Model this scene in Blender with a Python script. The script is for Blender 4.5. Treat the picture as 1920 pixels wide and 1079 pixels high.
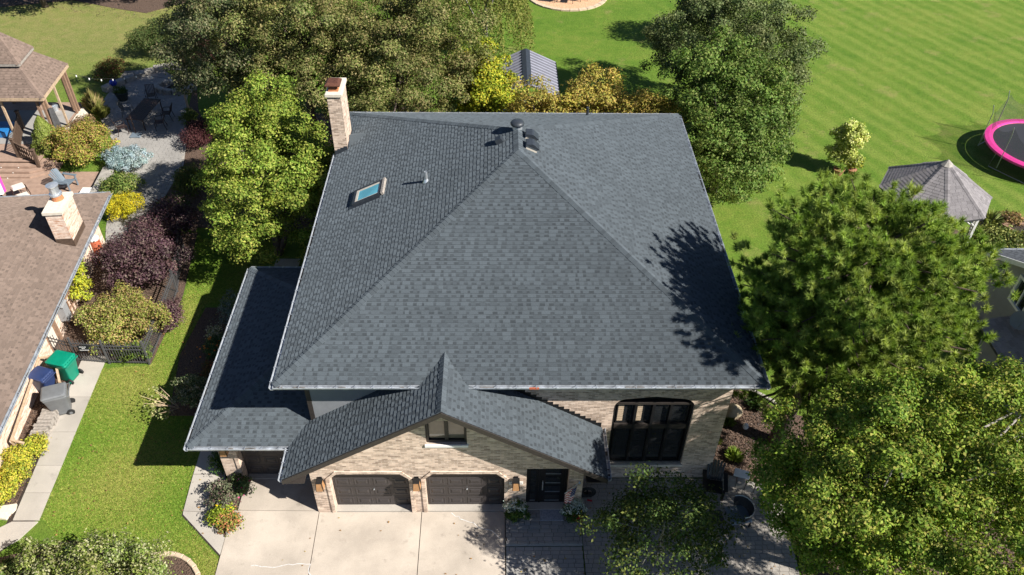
import bpy, bmesh, math, random
import numpy as np
from mathutils import Vector, Matrix
from mathutils.geometry import tessellate_polygon

for o in list(bpy.data.objects):
    bpy.data.objects.remove(o)
scene = bpy.context.scene
COL = scene.collection
random.seed(7)

# ---------------------------------------------------------------- camera, sky, sun, exposure
F_PX, YAW, PITCH, ROLL, CAM_H = 1538.05, 0.0242, 0.7225, 0.0175, 24.3
fw = Vector((math.sin(YAW) * math.cos(PITCH), math.cos(YAW) * math.cos(PITCH), -math.sin(PITCH)))
rt = Vector((math.cos(YAW), -math.sin(YAW), 0))
up = rt.cross(fw)
r2 = rt * math.cos(ROLL) + up * math.sin(ROLL)
u2 = up * math.cos(ROLL) - rt * math.sin(ROLL)
cam_data = bpy.data.cameras.new("camera")
cam_data.sensor_fit = 'HORIZONTAL'
cam_data.sensor_width = 36.0
cam_data.lens = F_PX / 1920.0 * 36.0
cam_data.clip_start = 0.5
cam_data.clip_end = 2000
camera = bpy.data.objects.new("camera", cam_data)
COL.objects.link(camera)
camera.matrix_world = Matrix(((r2.x, u2.x, -fw.x, 0), (r2.y, u2.y, -fw.y, 0), (r2.z, u2.z, -fw.z, CAM_H), (0, 0, 0, 1)))
scene.camera = camera

SUN = Vector((1.043, -0.52, 1.0)).normalized()
elev = math.asin(SUN.z)
azim = math.atan2(SUN.x, SUN.y)
world = bpy.data.worlds.new("World")
scene.world = world
world.use_nodes = True
wn = world.node_tree.nodes
wl = world.node_tree.links
bg = wn["Background"]
sky = wn.new("ShaderNodeTexSky")
sky.sky_type = 'NISHITA'
sky.sun_disc = False
sky.sun_elevation = elev
sky.sun_rotation = azim
sky.air_density = 0.65
sky.dust_density = 0.3
sky.ozone_density = 2.5
wl.new(sky.outputs[0], bg.inputs[0])
bg.inputs[1].default_value = 0.057
sun_data = bpy.data.lights.new("sun", 'SUN')
sun_data.energy = 5.0
sun_data.angle = math.radians(0.53)
sun_data.color = (1.0, 0.95, 0.87)
sun = bpy.data.objects.new("sun", sun_data)
COL.objects.link(sun)
sun.rotation_euler = SUN.to_track_quat('Z', 'Y').to_euler()
sun.location = (40, -20, 60)
scene.view_settings.view_transform = 'Standard'
scene.view_settings.look = 'None'
scene.view_settings.gamma = 1.0
scene.view_settings.exposure = 0.95

# ---------------------------------------------------------------- materials
MATS = {}

def new_mat(name):
    m = bpy.data.materials.new(name)
    m.use_nodes = True
    nt = m.node_tree
    return m, nt.nodes, nt.links, nt.nodes["Principled BSDF"]

def ramp(nodes, pts):
    r = nodes.new("ShaderNodeValToRGB")
    el = r.color_ramp.elements
    while len(el) < len(pts):
        el.new(0.5)
    for e, (p, c) in zip(el, pts):
        e.position = p
        e.color = (c[0], c[1], c[2], 1) if hasattr(c, '__len__') else (c, c, c, 1)
    return r

def noise(nodes, links, vec, scale, detail=4, rough=0.6):
    n = nodes.new("ShaderNodeTexNoise")
    n.inputs["Scale"].default_value = scale
    n.inputs["Detail"].default_value = detail
    n.inputs["Roughness"].default_value = rough
    if vec is not None:
        links.new(vec, n.inputs["Vector"])
    return n

def mixc(nodes, links, fac, a, b, mode='MIX'):
    m = nodes.new("ShaderNodeMix")
    m.data_type = 'RGBA'
    m.blend_type = mode
    for i, v in ((0, fac), (6, a), (7, b)):
        if hasattr(v, 'is_output'):
            links.new(v, m.inputs[i])
        elif i == 0:
            m.inputs[0].default_value = v
        else:
            m.inputs[i].default_value = (v[0], v[1], v[2], 1)
    return m.outputs[2]

def math_n(nodes, links, op, a, b=None):
    m = nodes.new("ShaderNodeMath")
    m.operation = op
    for i, v in ((0, a), (1, b)):
        if v is None:
            continue
        if hasattr(v, 'is_output'):
            links.new(v, m.inputs[i])
        else:
            m.inputs[i].default_value = v
    return m.outputs[0]

def bump(nodes, links, bsdf, height, strength=0.3, dist=0.02):
    b = nodes.new("ShaderNodeBump")
    b.inputs["Strength"].default_value = strength
    b.inputs["Distance"].default_value = dist
    links.new(height, b.inputs["Height"])
    links.new(b.outputs[0], bsdf.inputs["Normal"])

def plain(name, col, rough=0.6, var=0.18, scale=6.0, metal=0.0, spec=0.4, bmp=0.0, col2=None):
    """base colour broken up by world-space noise (dirt, grain)"""
    m, n, l, b = new_mat(name)
    g = n.new("ShaderNodeNewGeometry")
    nz = noise(n, l, g.outputs["Position"], scale, 6)
    lo = [c * (1 - var) for c in col]
    hi = col2 if col2 else [min(1, c * (1 + var)) for c in col]
    r = ramp(n, [(0.3, lo), (0.7, hi)])
    l.new(nz.outputs[0], r.inputs[0])
    l.new(r.outputs[0], b.inputs["Base Color"])
    b.inputs["Roughness"].default_value = rough
    b.inputs["Metallic"].default_value = metal
    b.inputs["Specular IOR Level"].default_value = spec
    if bmp:
        n2 = noise(n, l, g.outputs["Position"], scale * 6, 4)
        bump(n, l, b, n2.outputs[0], bmp, 0.02)
    MATS[name] = m
    return m

def attr_mat(name, rough=0.9, grain=90, amt=0.35, spec=0.2, bmp=0.4):
    """colour from the mesh attribute Col with granule noise on top"""
    m, n, l, b = new_mat(name)
    a = n.new("ShaderNodeAttribute")
    a.attribute_name = "Col"
    g = n.new("ShaderNodeNewGeometry")
    nz = noise(n, l, g.outputs["Position"], grain, 3)
    big = noise(n, l, g.outputs["Position"], 0.7, 4)
    r = ramp(n, [(0.25, 1 - amt), (0.75, 1 + amt)])
    l.new(nz.outputs[0], r.inputs[0])
    r3 = ramp(n, [(0.3, 0.94), (0.7, 1.05)])
    l.new(big.outputs[0], r3.inputs[0])
    c = mixc(n, l, 1.0, a.outputs["Color"], r.outputs[0], 'MULTIPLY')
    c = mixc(n, l, 1.0, c, r3.outputs[0], 'MULTIPLY')
    l.new(c, b.inputs["Base Color"])
    b.inputs["Roughness"].default_value = rough
    b.inputs["Diffuse Roughness"].default_value = 1.0
    b.inputs["Specular IOR Level"].default_value = spec
    if bmp:
        bump(n, l, b, nz.outputs[0], bmp, 0.01)
    MATS[name] = m
    return m

def leaf_mat(name, transl=0.24):
    m, n, l, b = new_mat(name)
    a = n.new("ShaderNodeAttribute")
    a.attribute_name = "Col"
    l.new(a.outputs["Color"], b.inputs["Base Color"])
    b.inputs["Roughness"].default_value = 0.6
    b.inputs["Specular IOR Level"].default_value = 0.12
    t = n.new("ShaderNodeBsdfTranslucent")
    tc = mixc(n, l, 1.0, a.outputs["Color"], (1.25, 1.2, 0.6), 'MULTIPLY')
    l.new(tc, t.inputs[0])
    mx = n.new("ShaderNodeMixShader")
    mx.inputs[0].default_value = transl
    l.new(b.outputs[0], mx.inputs[1])
    l.new(t.outputs[0], mx.inputs[2])
    l.new(mx.outputs[0], n["Material Output"].inputs[0])
    MATS[name] = m
    return m

def brick_mat(name, c1, c2, mortar, pale=None, patch=0.0):
    m, n, l, b = new_mat(name)
    g = n.new("ShaderNodeNewGeometry")
    sp = n.new("ShaderNodeSeparateXYZ")
    l.new(g.outputs["Position"], sp.inputs[0])
    u = math_n(n, l, 'ADD', sp.outputs[0], sp.outputs[1])
    cb = n.new("ShaderNodeCombineXYZ")
    l.new(u, cb.inputs[0])
    l.new(sp.outputs[2], cb.inputs[1])
    br = n.new("ShaderNodeTexBrick")
    l.new(cb.outputs[0], br.inputs["Vector"])
    br.inputs["Scale"].default_value = 1.0
    br.inputs["Brick Width"].default_value = 0.21
    br.inputs["Row Height"].default_value = 0.073
    br.inputs["Mortar Size"].default_value = 0.006
    br.inputs["Mortar Smooth"].default_value = 0.2
    br.inputs["Bias"].default_value = -0.1
    br.inputs["Color1"].default_value = (*c1, 1)
    br.inputs["Color2"].default_value = (*c2, 1)
    br.inputs["Mortar"].default_value = (*mortar, 1)
    nz = noise(n, l, g.outputs["Position"], 5, 5)
    r = ramp(n, [(0.3, 0.8), (0.7, 1.15)])
    l.new(nz.outputs[0], r.inputs[0])
    c = mixc(n, l, 1.0, br.outputs[0], r.outputs[0], 'MULTIPLY')
    if pale:
        # stretched streaks of odd pale / red bricks
        mp = n.new("ShaderNodeMapping")
        mp.inputs["Scale"].default_value = (1.6, 9.0, 1)
        l.new(cb.outputs[0], mp.inputs[0])
        n3 = noise(n, l, mp.outputs[0], 1.6, 2)
        r3 = ramp(n, [(0.56, 0.0), (0.63, 1.0)])
        l.new(n3.outputs[0], r3.inputs[0])
        f = math_n(n, l, 'MULTIPLY', r3.outputs[0], patch)
        c = mixc(n, l, f, c, pale)
    l.new(c, b.inputs["Base Color"])
    b.inputs["Roughness"].default_value = 0.9
    b.inputs["Specular IOR Level"].default_value = 0.2
    inv = math_n(n, l, 'SUBTRACT', 1.0, br.outputs[1])
    bump(n, l, b, inv, 0.6, 0.012)
    MATS[name] = m
    return m

# leaf and shingle colours come from Col; the others are noise-broken plain materials
leaf_mat("leaf")
leaf_mat("needle", 0.3)
attr_mat("shingle")
attr_mat("painted_attr", 0.6, 30, 0.1, 0.3, 0.0)
brick_mat("brick_tan", (0.64, 0.495, 0.39), (0.27, 0.198, 0.15), (0.62, 0.53, 0.45), (0.74, 0.61, 0.50), 0.7)
brick_mat("brick_pink", (0.60, 0.42, 0.32), (0.74, 0.62, 0.52), (0.76, 0.68, 0.58), (0.46, 0.22, 0.13), 0.85)
plain("grey_siding", (0.20, 0.21, 0.225), 0.7, 0.08, 3)
plain("dark_trim", (0.035, 0.029, 0.026), 0.5, 0.2, 8)
plain("black_frame", (0.012, 0.012, 0.013), 0.35, 0.2, 8)
plain("garage_door", (0.042, 0.036, 0.035), 0.5, 0.12, 3)
plain("roof_deck", (0.04, 0.042, 0.046), 0.9, 0.2, 8)
plain("gutter_metal", (0.42, 0.45, 0.49), 0.38, 0.35, 5, 0.35)
plain("gutter_dirt", (0.10, 0.085, 0.07), 0.9, 0.4, 12)
plain("limestone", (0.60, 0.54, 0.45), 0.85, 0.12, 9)
plain("clay", (0.42, 0.17, 0.075), 0.8, 0.25, 9)
plain("rust", (0.13, 0.055, 0.035), 0.6, 0.35, 14, 0.4)
plain("galvanised", (0.62, 0.66, 0.70), 0.3, 0.15, 15, 0.7)
plain("vent_black", (0.03, 0.036, 0.045), 0.45, 0.2, 8)
plain("white_paint", (0.74, 0.74, 0.72), 0.5, 0.06, 6)
plain("off_white", (0.62, 0.57, 0.50), 0.6, 0.1, 6)
plain("wood_dark", (0.09, 0.058, 0.04), 0.75, 0.3, 9)
plain("wood_brown", (0.24, 0.15, 0.10), 0.75, 0.25, 9)
plain("wood_pale", (0.42, 0.31, 0.21), 0.8, 0.25, 9)
plain("wood_grey", (0.30, 0.27, 0.24), 0.85, 0.3, 12, bmp=0.4)
plain("deck_board", (0.30, 0.205, 0.155), 0.75, 0.18, 4)
plain("bark", (0.11, 0.085, 0.07), 0.95, 0.4, 10, bmp=0.6)
plain("bark_red", (0.075, 0.052, 0.04), 0.95, 0.45, 9, bmp=0.6)
plain("bark_pale", (0.25, 0.23, 0.21), 0.9, 0.3, 14, bmp=0.4)
plain("fence_metal", (0.10, 0.10, 0.105), 0.5, 0.2, 8, 0.3)
plain("bin_green", (0.0, 0.20, 0.125), 0.42, 0.1, 5)
plain("bin_blue", (0.018, 0.035, 0.11), 0.45, 0.15, 5)
plain("bin_grey", (0.145, 0.152, 0.16), 0.5, 0.1, 5)
plain("rubber", (0.02, 0.02, 0.02), 0.8, 0.2, 9)
plain("sign_black", (0.012, 0.016, 0.02), 0.5, 0.1, 5)
plain("terracotta", (0.36, 0.17, 0.10), 0.8, 0.2, 9)
plain("red_clay", (0.45, 0.12, 0.06), 0.75, 0.15, 7)
plain("pot_dark", (0.02, 0.03, 0.028), 0.4, 0.2, 7)
plain("blue_glaze", (0.012, 0.03, 0.30), 0.15, 0.1, 6)
plain("bronze_metal", (0.05, 0.032, 0.028), 0.5, 0.25, 9, 0.4)
plain("grey_plastic", (0.13, 0.165, 0.20), 0.5, 0.1, 6)
plain("pink_pad", (0.75, 0.055, 0.30), 0.5, 0.08, 4)
plain("mat_black", (0.028, 0.03, 0.036), 0.6, 0.1, 10)
plain("steel_tube", (0.35, 0.38, 0.40), 0.35, 0.15, 9, 0.6)
plain("boulder_stone", (0.40, 0.33, 0.22), 0.9, 0.25, 6, bmp=0.6)
plain("stone_grey", (0.30, 0.28, 0.25), 0.9, 0.25, 5, bmp=0.5)
plain("stone_tan", (0.50, 0.39, 0.28), 0.9, 0.2, 6, bmp=0.4)
plain("doormat", (0.27, 0.28, 0.31), 0.95, 0.3, 18)
plain("siding_grey", (0.26, 0.265, 0.275), 0.6, 0.06, 3)
plain("ribbed_metal", (0.15, 0.155, 0.185), 0.45, 0.1, 3, 0.3)
plain("rib_highlight_metal", (0.36, 0.36, 0.42), 0.35, 0.1, 3, 0.3)  # paler than the sheet: highlights on the raised ribs put into the colour
plain("amber_panel", (0.38, 0.20, 0.09), 0.4, 0.15, 7)
plain("red_cloth", (0.42, 0.02, 0.03), 0.8, 0.1, 9)
plain("blue_cloth", (0.02, 0.03, 0.13), 0.8, 0.1, 9)
plain("white_cloth", (0.72, 0.70, 0.70), 0.8, 0.05, 9)
plain("pool_blue", (0.02, 0.16, 0.42), 0.4, 0.1, 4)
plain("crack_grey", (0.56, 0.55, 0.54), 0.9, 0.25, 12)
plain("soil", (0.035, 0.025, 0.02), 0.95, 0.4, 14)

def concrete_mat(name, col, dark=0.82):
    m, n, l, b = new_mat(name)
    g = n.new("ShaderNodeNewGeometry")
    a = noise(n, l, g.outputs["Position"], 0.55, 5)
    c2 = noise(n, l, g.outputs["Position"], 45, 4, 0.75)
    r = ramp(n, [(0.3, [c * dark for c in col]), (0.65, [c * 1.06 for c in col])])
    l.new(a.outputs[0], r.inputs[0])
    r2_ = ramp(n, [(0.3, 0.86), (0.7, 1.1)])
    l.new(c2.outputs[0], r2_.inputs[0])
    c = mixc(n, l, 1.0, r.outputs[0], r2_.outputs[0], 'MULTIPLY')
    sn_ = noise(n, l, g.outputs["Position"], 2.6, 6, 0.7)
    rs_ = ramp(n, [(0.58, 1.0), (0.74, 0.72)])
    l.new(sn_.outputs[0], rs_.inputs[0])
    c = mixc(n, l, 1.0, c, rs_.outputs[0], 'MULTIPLY')
    oi = n.new("ShaderNodeObjectInfo")
    r3 = ramp(n, [(0.0, 0.9), (1.0, 1.06)])
    l.new(oi.outputs["Random"], r3.inputs[0])
    c = mixc(n, l, 1.0, c, r3.outputs[0], 'MULTIPLY')
    l.new(c, b.inputs["Base Color"])
    b.inputs["Roughness"].default_value = 0.9
    b.inputs["Specular IOR Level"].default_value = 0.25
    bump(n, l, b, c2.outputs[0], 0.25, 0.01)
    MATS[name] = m
concrete_mat("concrete", (0.47, 0.41, 0.345), 0.74)
concrete_mat("concrete_grey", (0.42, 0.385, 0.34))
concrete_mat("paver", (0.29, 0.278, 0.262))
concrete_mat("paver_tan", (0.32, 0.295, 0.265))

def mulch_mat(name, c1, c2):
    m, n, l, b = new_mat(name)
    g = n.new("ShaderNodeNewGeometry")
    v = n.new("ShaderNodeTexVoronoi")
    v.inputs["Scale"].default_value = 16
    l.new(g.outputs["Position"], v.inputs["Vector"])
    nz = noise(n, l, g.outputs["Position"], 9, 6, 0.7)
    f = math_n(n, l, 'MULTIPLY', v.outputs[0], 0.8)
    f = math_n(n, l, 'ADD', f, nz.outputs[0])
    r = ramp(n, [(0.45, c1), (0.95, c2)])
    l.new(f, r.inputs[0])
    l.new(r.outputs[0], b.inputs["Base Color"])
    b.inputs["Roughness"].default_value = 0.95
    bump(n, l, b, f, 0.8, 0.06)
    MATS[name] = m
mulch_mat("mulch", (0.03, 0.019, 0.014), (0.105, 0.066, 0.046))
mulch_mat("mulch_bright", (0.34, 0.17, 0.08), (0.66, 0.40, 0.24))

def lawn_mat():
    m, n, l, b = new_mat("lawn")
    g = n.new("ShaderNodeNewGeometry")
    pos = g.outputs["Position"]
    sp = n.new("ShaderNodeSeparateXYZ")
    l.new(pos, sp.inputs[0])
    big = noise(n, l, pos, 0.22, 6, 0.6)
    mid = noise(n, l, pos, 1.6, 6, 0.65)
    fine = noise(n, l, pos, 11, 8, 0.85)
    r = ramp(n, [(0.30, (0.058, 0.130, 0.012)), (0.5, (0.098, 0.168, 0.020)), (0.70, (0.158, 0.195, 0.035))])
    s = math_n(n, l, 'ADD', math_n(n, l, 'MULTIPLY', big.outputs[0], 0.55), math_n(n, l, 'MULTIPLY', mid.outputs[0], 0.45))
    # the strip beside the neighbour and the far left yard are drier; the back yard is lush
    l.new(s, r.inputs[0])
    c = r.outputs[0]
    # mown stripes across the big back lawn
    ph = math_n(n, l, 'ADD', math_n(n, l, 'MULTIPLY', sp.outputs[0], 0.893), math_n(n, l, 'MULTIPLY', sp.outputs[1], 0.45))
    wob = noise(n, l, pos, 0.5, 3)
    ph = math_n(n, l, 'ADD', ph, math_n(n, l, 'MULTIPLY', wob.outputs[0], 0.6))
    sn = math_n(n, l, 'SINE', math_n(n, l, 'MULTIPLY', ph, 5.2))
    sn2 = math_n(n, l, 'SINE', math_n(n, l, 'MULTIPLY', ph, 2.1))
    st = math_n(n, l, 'ADD', math_n(n, l, 'MULTIPLY', sn, 0.5), math_n(n, l, 'MULTIPLY', sn2, 0.3))
    msk = ramp(n, [(0.0, 0.0), (1.0, 1.0)])
    mx = n.new("ShaderNodeMapRange")
    mx.inputs[1].default_value = 9.0
    mx.inputs[2].default_value = 17.0
    l.new(sp.outputs[0], mx.inputs[0])
    rs_ = ramp(n, [(0.30, 0.0), (0.78, 1.0)])
    l.new(math_n(n, l, 'ADD', math_n(n, l, 'MULTIPLY', st, 0.5), 0.5), rs_.inputs[0])
    f = math_n(n, l, 'MULTIPLY', rs_.outputs[0], mx.outputs[0])
    c = mixc(n, l, math_n(n, l, 'MULTIPLY', f, math_n(n, l, 'ADD', 0.18, math_n(n, l, 'MULTIPLY', mid.outputs[0], 0.55))), c, (0.19, 0.235, 0.048))
    # straw-coloured worn spots
    dry = noise(n, l, pos, 0.42, 5, 0.7)
    rd = ramp(n, [(0.57, 0.0), (0.72, 0.6)])
    l.new(dry.outputs[0], rd.inputs[0])
    c = mixc(n, l, rd.outputs[0], c, (0.24, 0.205, 0.08))
    # the far left yard is drier
    mlx = n.new("ShaderNodeMapRange")
    mlx.inputs[1].default_value = -15.0
    mlx.inputs[2].default_value = -24.0
    l.new(sp.outputs[0], mlx.inputs[0])
    mly = n.new("ShaderNodeMapRange")
    mly.inputs[1].default_value = 42.0
    mly.inputs[2].default_value = 52.0
    l.new(sp.outputs[1], mly.inputs[0])
    fd = math_n(n, l, 'MULTIPLY', math_n(n, l, 'MULTIPLY', mlx.outputs[0], mly.outputs[0]), math_n(n, l, 'MULTIPLY', mid.outputs[0], 1.1))
    c = mixc(n, l, fd, c, (0.24, 0.20, 0.085))
    rf = ramp(n, [(0.30, 0.35), (0.70, 1.65)])
    l.new(fine.outputs[0], rf.inputs[0])
    c = mixc(n, l, 1.0, c, rf.outputs[0], 'MULTIPLY')
    l.new(c, b.inputs["Base Color"])
    b.inputs["Roughness"].default_value = 0.9
    b.inputs["Specular IOR Level"].default_value = 0.15
    hh = math_n(n, l, 'ADD', fine.outputs[0], mid.outputs[0])
    bump(n, l, b, hh, 0.9, 0.06)
    MATS["lawn"] = m
lawn_mat()

def glass_mat(name, tint, rough=0.03, metal=0.0, spec=0.9):
    m, n, l, b = new_mat(name)
    g = n.new("ShaderNodeNewGeometry")
    nz = noise(n, l, g.outputs["Position"], 1.3, 3)
    r = ramp(n, [(0.35, [c * 0.6 for c in tint]), (0.7, tint)])
    l.new(nz.outputs[0], r.inputs[0])
    l.new(r.outputs[0], b.inputs["Base Color"])
    b.inputs["Roughness"].default_value = rough
    b.inputs["Metallic"].default_value = metal
    b.inputs["Specular IOR Level"].default_value = spec
    MATS[name] = m
glass_mat("glass_dark", (0.02, 0.022, 0.024))
glass_mat("glass_tan_reflection", (0.27, 0.21, 0.155), 0.06)  # tan reflection on the gable panes is put into the base colour
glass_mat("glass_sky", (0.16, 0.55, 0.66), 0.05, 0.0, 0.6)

def net_mat():
    m, n, l, b = new_mat("net")
    b.inputs["Base Color"].default_value = (0.03, 0.035, 0.04, 1)
    t = n.new("ShaderNodeBsdfTransparent")
    mx = n.new("ShaderNodeMixShader")
    g = n.new("ShaderNodeNewGeometry")
    nz = noise(n, l, g.outputs["Position"], 30, 2)
    r = ramp(n, [(0.35, 0.22), (0.65, 0.42)])
    l.new(nz.outputs[0], r.inputs[0])
    l.new(r.outputs[0], mx.inputs[0])
    l.new(t.outputs[0], mx.inputs[1])
    l.new(b.outputs[0], mx.inputs[2])
    l.new(mx.outputs[0], n["Material Output"].inputs[0])
    MATS["net"] = m
net_mat()

# ---------------------------------------------------------------- scene-graph helpers
WM = {}

def thing(name, label, cat, loc=(0, 0, 0), rz=0.0, group=None):
    o = bpy.data.objects.new(name, None)
    o.empty_display_size = 0.2
    COL.objects.link(o)
    o.location = loc
    o.rotation_euler = (0, 0, rz)
    WM[o.name] = Matrix.Translation(loc) @ Matrix.Rotation(rz, 4, 'Z')
    tag(o, label, cat, group)
    return o

def tag(o, label=None, cat=None, group=None, kind=None):
    if label: o["label"] = label
    if cat: o["category"] = cat
    if group: o["group"] = group
    if kind: o["kind"] = kind
    return o

def link(name, me, mats, parent=None, loc=(0, 0, 0), local=False):
    o = bpy.data.objects.new(name, me)
    COL.objects.link(o)
    if me is not None and len(me.materials) == 0:
        for m in (mats if isinstance(mats, (list, tuple)) else [mats]):
            me.materials.append(MATS[m])
    o.location = loc
    w = Matrix.Translation(loc)
    if parent is not None:
        o.parent = parent
        if local:
            w = WM[parent.name] @ w
        else:
            o.matrix_parent_inverse = WM[parent.name].inverted()
    WM[o.name] = w
    return o

class MB:
    """collects faces; build() links them as one mesh object with its origin at the middle of its base"""
    def __init__(s):
        s.v = []
        s.f = []
        s.m = []
        s.c = []
        s.col = None
        s.mi = 0
    def add(s, vs, fs):
        k = len(s.v)
        s.v += [tuple(v) for v in vs]
        for f in fs:
            s.f.append([k + i for i in f])
            s.m.append(s.mi)
        if s.col is not None:
            s.c += [s.col] * len(vs)
        return s
    def box(s, x0, x1, y0, y1, z0, z1):
        return s.add([(x0, y0, z0), (x1, y0, z0), (x1, y1, z0), (x0, y1, z0), (x0, y0, z1), (x1, y0, z1), (x1, y1, z1), (x0, y1, z1)],
                     [(3, 2, 1, 0), (4, 5, 6, 7), (0, 1, 5, 4), (1, 2, 6, 5), (2, 3, 7, 6), (3, 0, 4, 7)])
    def bbox(s, x0, x1, y0, y1, z0, z1, b=0.015):
        """box with chamfered top edges"""
        b = min(b, (x1 - x0) / 3, (y1 - y0) / 3, (z1 - z0) / 2)
        q = lambda d, z: [(x0 + d, y0 + d, z), (x1 - d, y0 + d, z), (x1 - d, y1 - d, z), (x0 + d, y1 - d, z)]
        return s.rings([q(0, z0), q(0, z1 - b), q(b, z1)], True, True)
    def rings(s, rings, cap0=False, cap1=False):
        n = len(rings[0])
        vs = [p for r in rings for p in r]
        fs = []
        for i in range(len(rings) - 1):
            for j in range(n):
                a = i * n + j
                b_ = i * n + (j + 1) % n
                fs.append((a, b_, b_ + n, a + n))
        if cap0: fs.append(tuple(range(n - 1, -1, -1)))
        if cap1: fs.append(tuple(range((len(rings) - 1) * n, len(rings) * n)))
        return s.add(vs, fs)
    def bar(s, a, b, w, h=None):
        """rectangular bar from a to b"""
        h = w if h is None else h
        a = Vector(a); b = Vector(b)
        d = (b - a).normalized()
        ref = Vector((0, 0, 1)) if abs(d.z) < 0.95 else Vector((0, 1, 0))
        sx = d.cross(ref).normalized() * (w / 2)
        sy = sx.cross(d).normalized() * (h / 2)
        r = lambda p: [p - sx - sy, p + sx - sy, p + sx + sy, p - sx + sy]
        return s.rings([r(a), r(b)], True, True)
    def tube(s, pts, rad, n=8):
        pts = [Vector(p) for p in pts]
        if not hasattr(rad, '__len__'):
            rad = [rad] * len(pts)
        rings = []
        for i, p in enumerate(pts):
            d = (pts[min(i + 1, len(pts) - 1)] - pts[max(i - 1, 0)]).normalized()
            ref = Vector((0, 0, 1)) if abs(d.z) < 0.9 else Vector((0, 1, 0))
            sx = d.cross(ref).normalized()
            sy = d.cross(sx).normalized()
            rings.append([p + (sx * math.cos(6.28318 * k / n) + sy * math.sin(6.28318 * k / n)) * rad[i] for k in range(n)])
        return s.rings(rings, True, True)
    def lathe(s, cx, cy, prof, n=16):
        rings = [[(cx + r * math.cos(6.28318 * k / n), cy + r * math.sin(6.28318 * k / n), z) for k in range(n)] for r, z in prof]
        return s.rings(rings, True, True)
    def prism(s, poly, z0, z1):
        n = len(poly)
        tri = tessellate_polygon([[Vector((p[0], p[1], 0)) for p in poly]])
        vs = [(p[0], p[1], z0) for p in poly] + [(p[0], p[1], z1) for p in poly]
        fs = [(i, (i + 1) % n, n + (i + 1) % n, n + i) for i in range(n)]
        for t in tri:
            a, b, c = t
            A, B, Cc = poly[a], poly[b], poly[c]
            if (B[0] - A[0]) * (Cc[1] - A[1]) - (B[1] - A[1]) * (Cc[0] - A[0]) < 0:
                a, c = c, a
            fs.append((n + a, n + b, n + c))
            fs.append((c, b, a))
        return s.add(vs, fs)
    def wall(s, outline, holes, fn, depth):
        """plate with openings; outline/holes in 2D (u, z), fn(u, z, d) -> 3D"""
        loops = [outline] + holes
        tri = tessellate_polygon([[Vector((p[0], p[1], 0)) for p in lp] for lp in loops])
        flat = [p for lp in loops for p in lp]
        N = len(flat)
        vs = [fn(p[0], p[1], 0) for p in flat] + [fn(p[0], p[1], depth) for p in flat]
        fs = []
        for t in tri:
            fs.append(tuple(t))
            fs.append(tuple(N + i for i in reversed(t)))
        k = 0
        for lp in loops:
            n = len(lp)
            for i in range(n):
                a = k + i
                b_ = k + (i + 1) % n
                fs.append((a, b_, N + b_, N + a))
            k += n
        return s.add(vs, fs)
    def mesh(s, name, c):
        me = bpy.data.meshes.new(name)
        me.from_pydata([(v[0] - c[0], v[1] - c[1], v[2] - c[2]) for v in s.v], [], s.f)
        if any(s.m):
            me.polygons.foreach_set("material_index", s.m)
        if s.c:
            at = me.attributes.new("Col", 'FLOAT_COLOR', 'POINT')
            at.data.foreach_set("color", np.array([(q[0], q[1], q[2], 1.0) for q in s.c], dtype=np.float32).ravel())
        me.update()
        return me
    def build(s, name, mat, parent=None, local=False, smooth=False, fix=True):
        a = np.array([tuple(v) for v in s.v])
        lo, hi = a.min(0), a.max(0)
        c = ((lo[0] + hi[0]) / 2, (lo[1] + hi[1]) / 2, lo[2])
        me = s.mesh(name, c)
        if fix and len(s.f) < 20000:
            bm = bmesh.new()
            bm.from_mesh(me)
            bmesh.ops.recalc_face_normals(bm, faces=bm.faces)
            bm.to_mesh(me)
            bm.free()
        if smooth:
            me.polygons.foreach_set("use_smooth", [True] * len(me.polygons))
        return link(name, me, mat, parent, c, local)

def copy_tree(o, loc, rz, label=None, parent=None):
    c = o.copy()
    COL.objects.link(c)
    if parent is None:
        c.location = loc
        c.rotation_euler = (0, 0, rz)
        if label:
            c["label"] = label
    else:
        c.parent = parent
    for ch in list(o.children):
        copy_tree(ch, None, 0, None, c)
    return c

def np_mesh(name, V, F4, cols=None):
    """fast mesh from numpy: F4 (n, k) faces with k corners each"""
    me = bpy.data.meshes.new(name)
    n, k = F4.shape
    me.vertices.add(len(V))
    me.vertices.foreach_set("co", np.ascontiguousarray(V, dtype=np.float32).ravel())
    me.loops.add(n * k)
    me.loops.foreach_set("vertex_index", np.ascontiguousarray(F4, dtype=np.int32).ravel())
    me.polygons.add(n)
    me.polygons.foreach_set("loop_start", np.arange(0, n * k, k, dtype=np.int32))
    if cols is not None:
        at = me.attributes.new("Col", 'FLOAT_COLOR', 'POINT')
        c4 = np.ones((len(V), 4), dtype=np.float32)
        c4[:, :3] = cols
        at.data.foreach_set("color", c4.ravel())
    me.update(calc_edges=True)
    me.validate()
    return me

# ---------------------------------------------------------------- foliage
def unit(a):
    return a / np.maximum(np.linalg.norm(a, axis=-1, keepdims=True), 1e-9)

SAT = 1.0
LEAF_GAIN = 1.1

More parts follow.
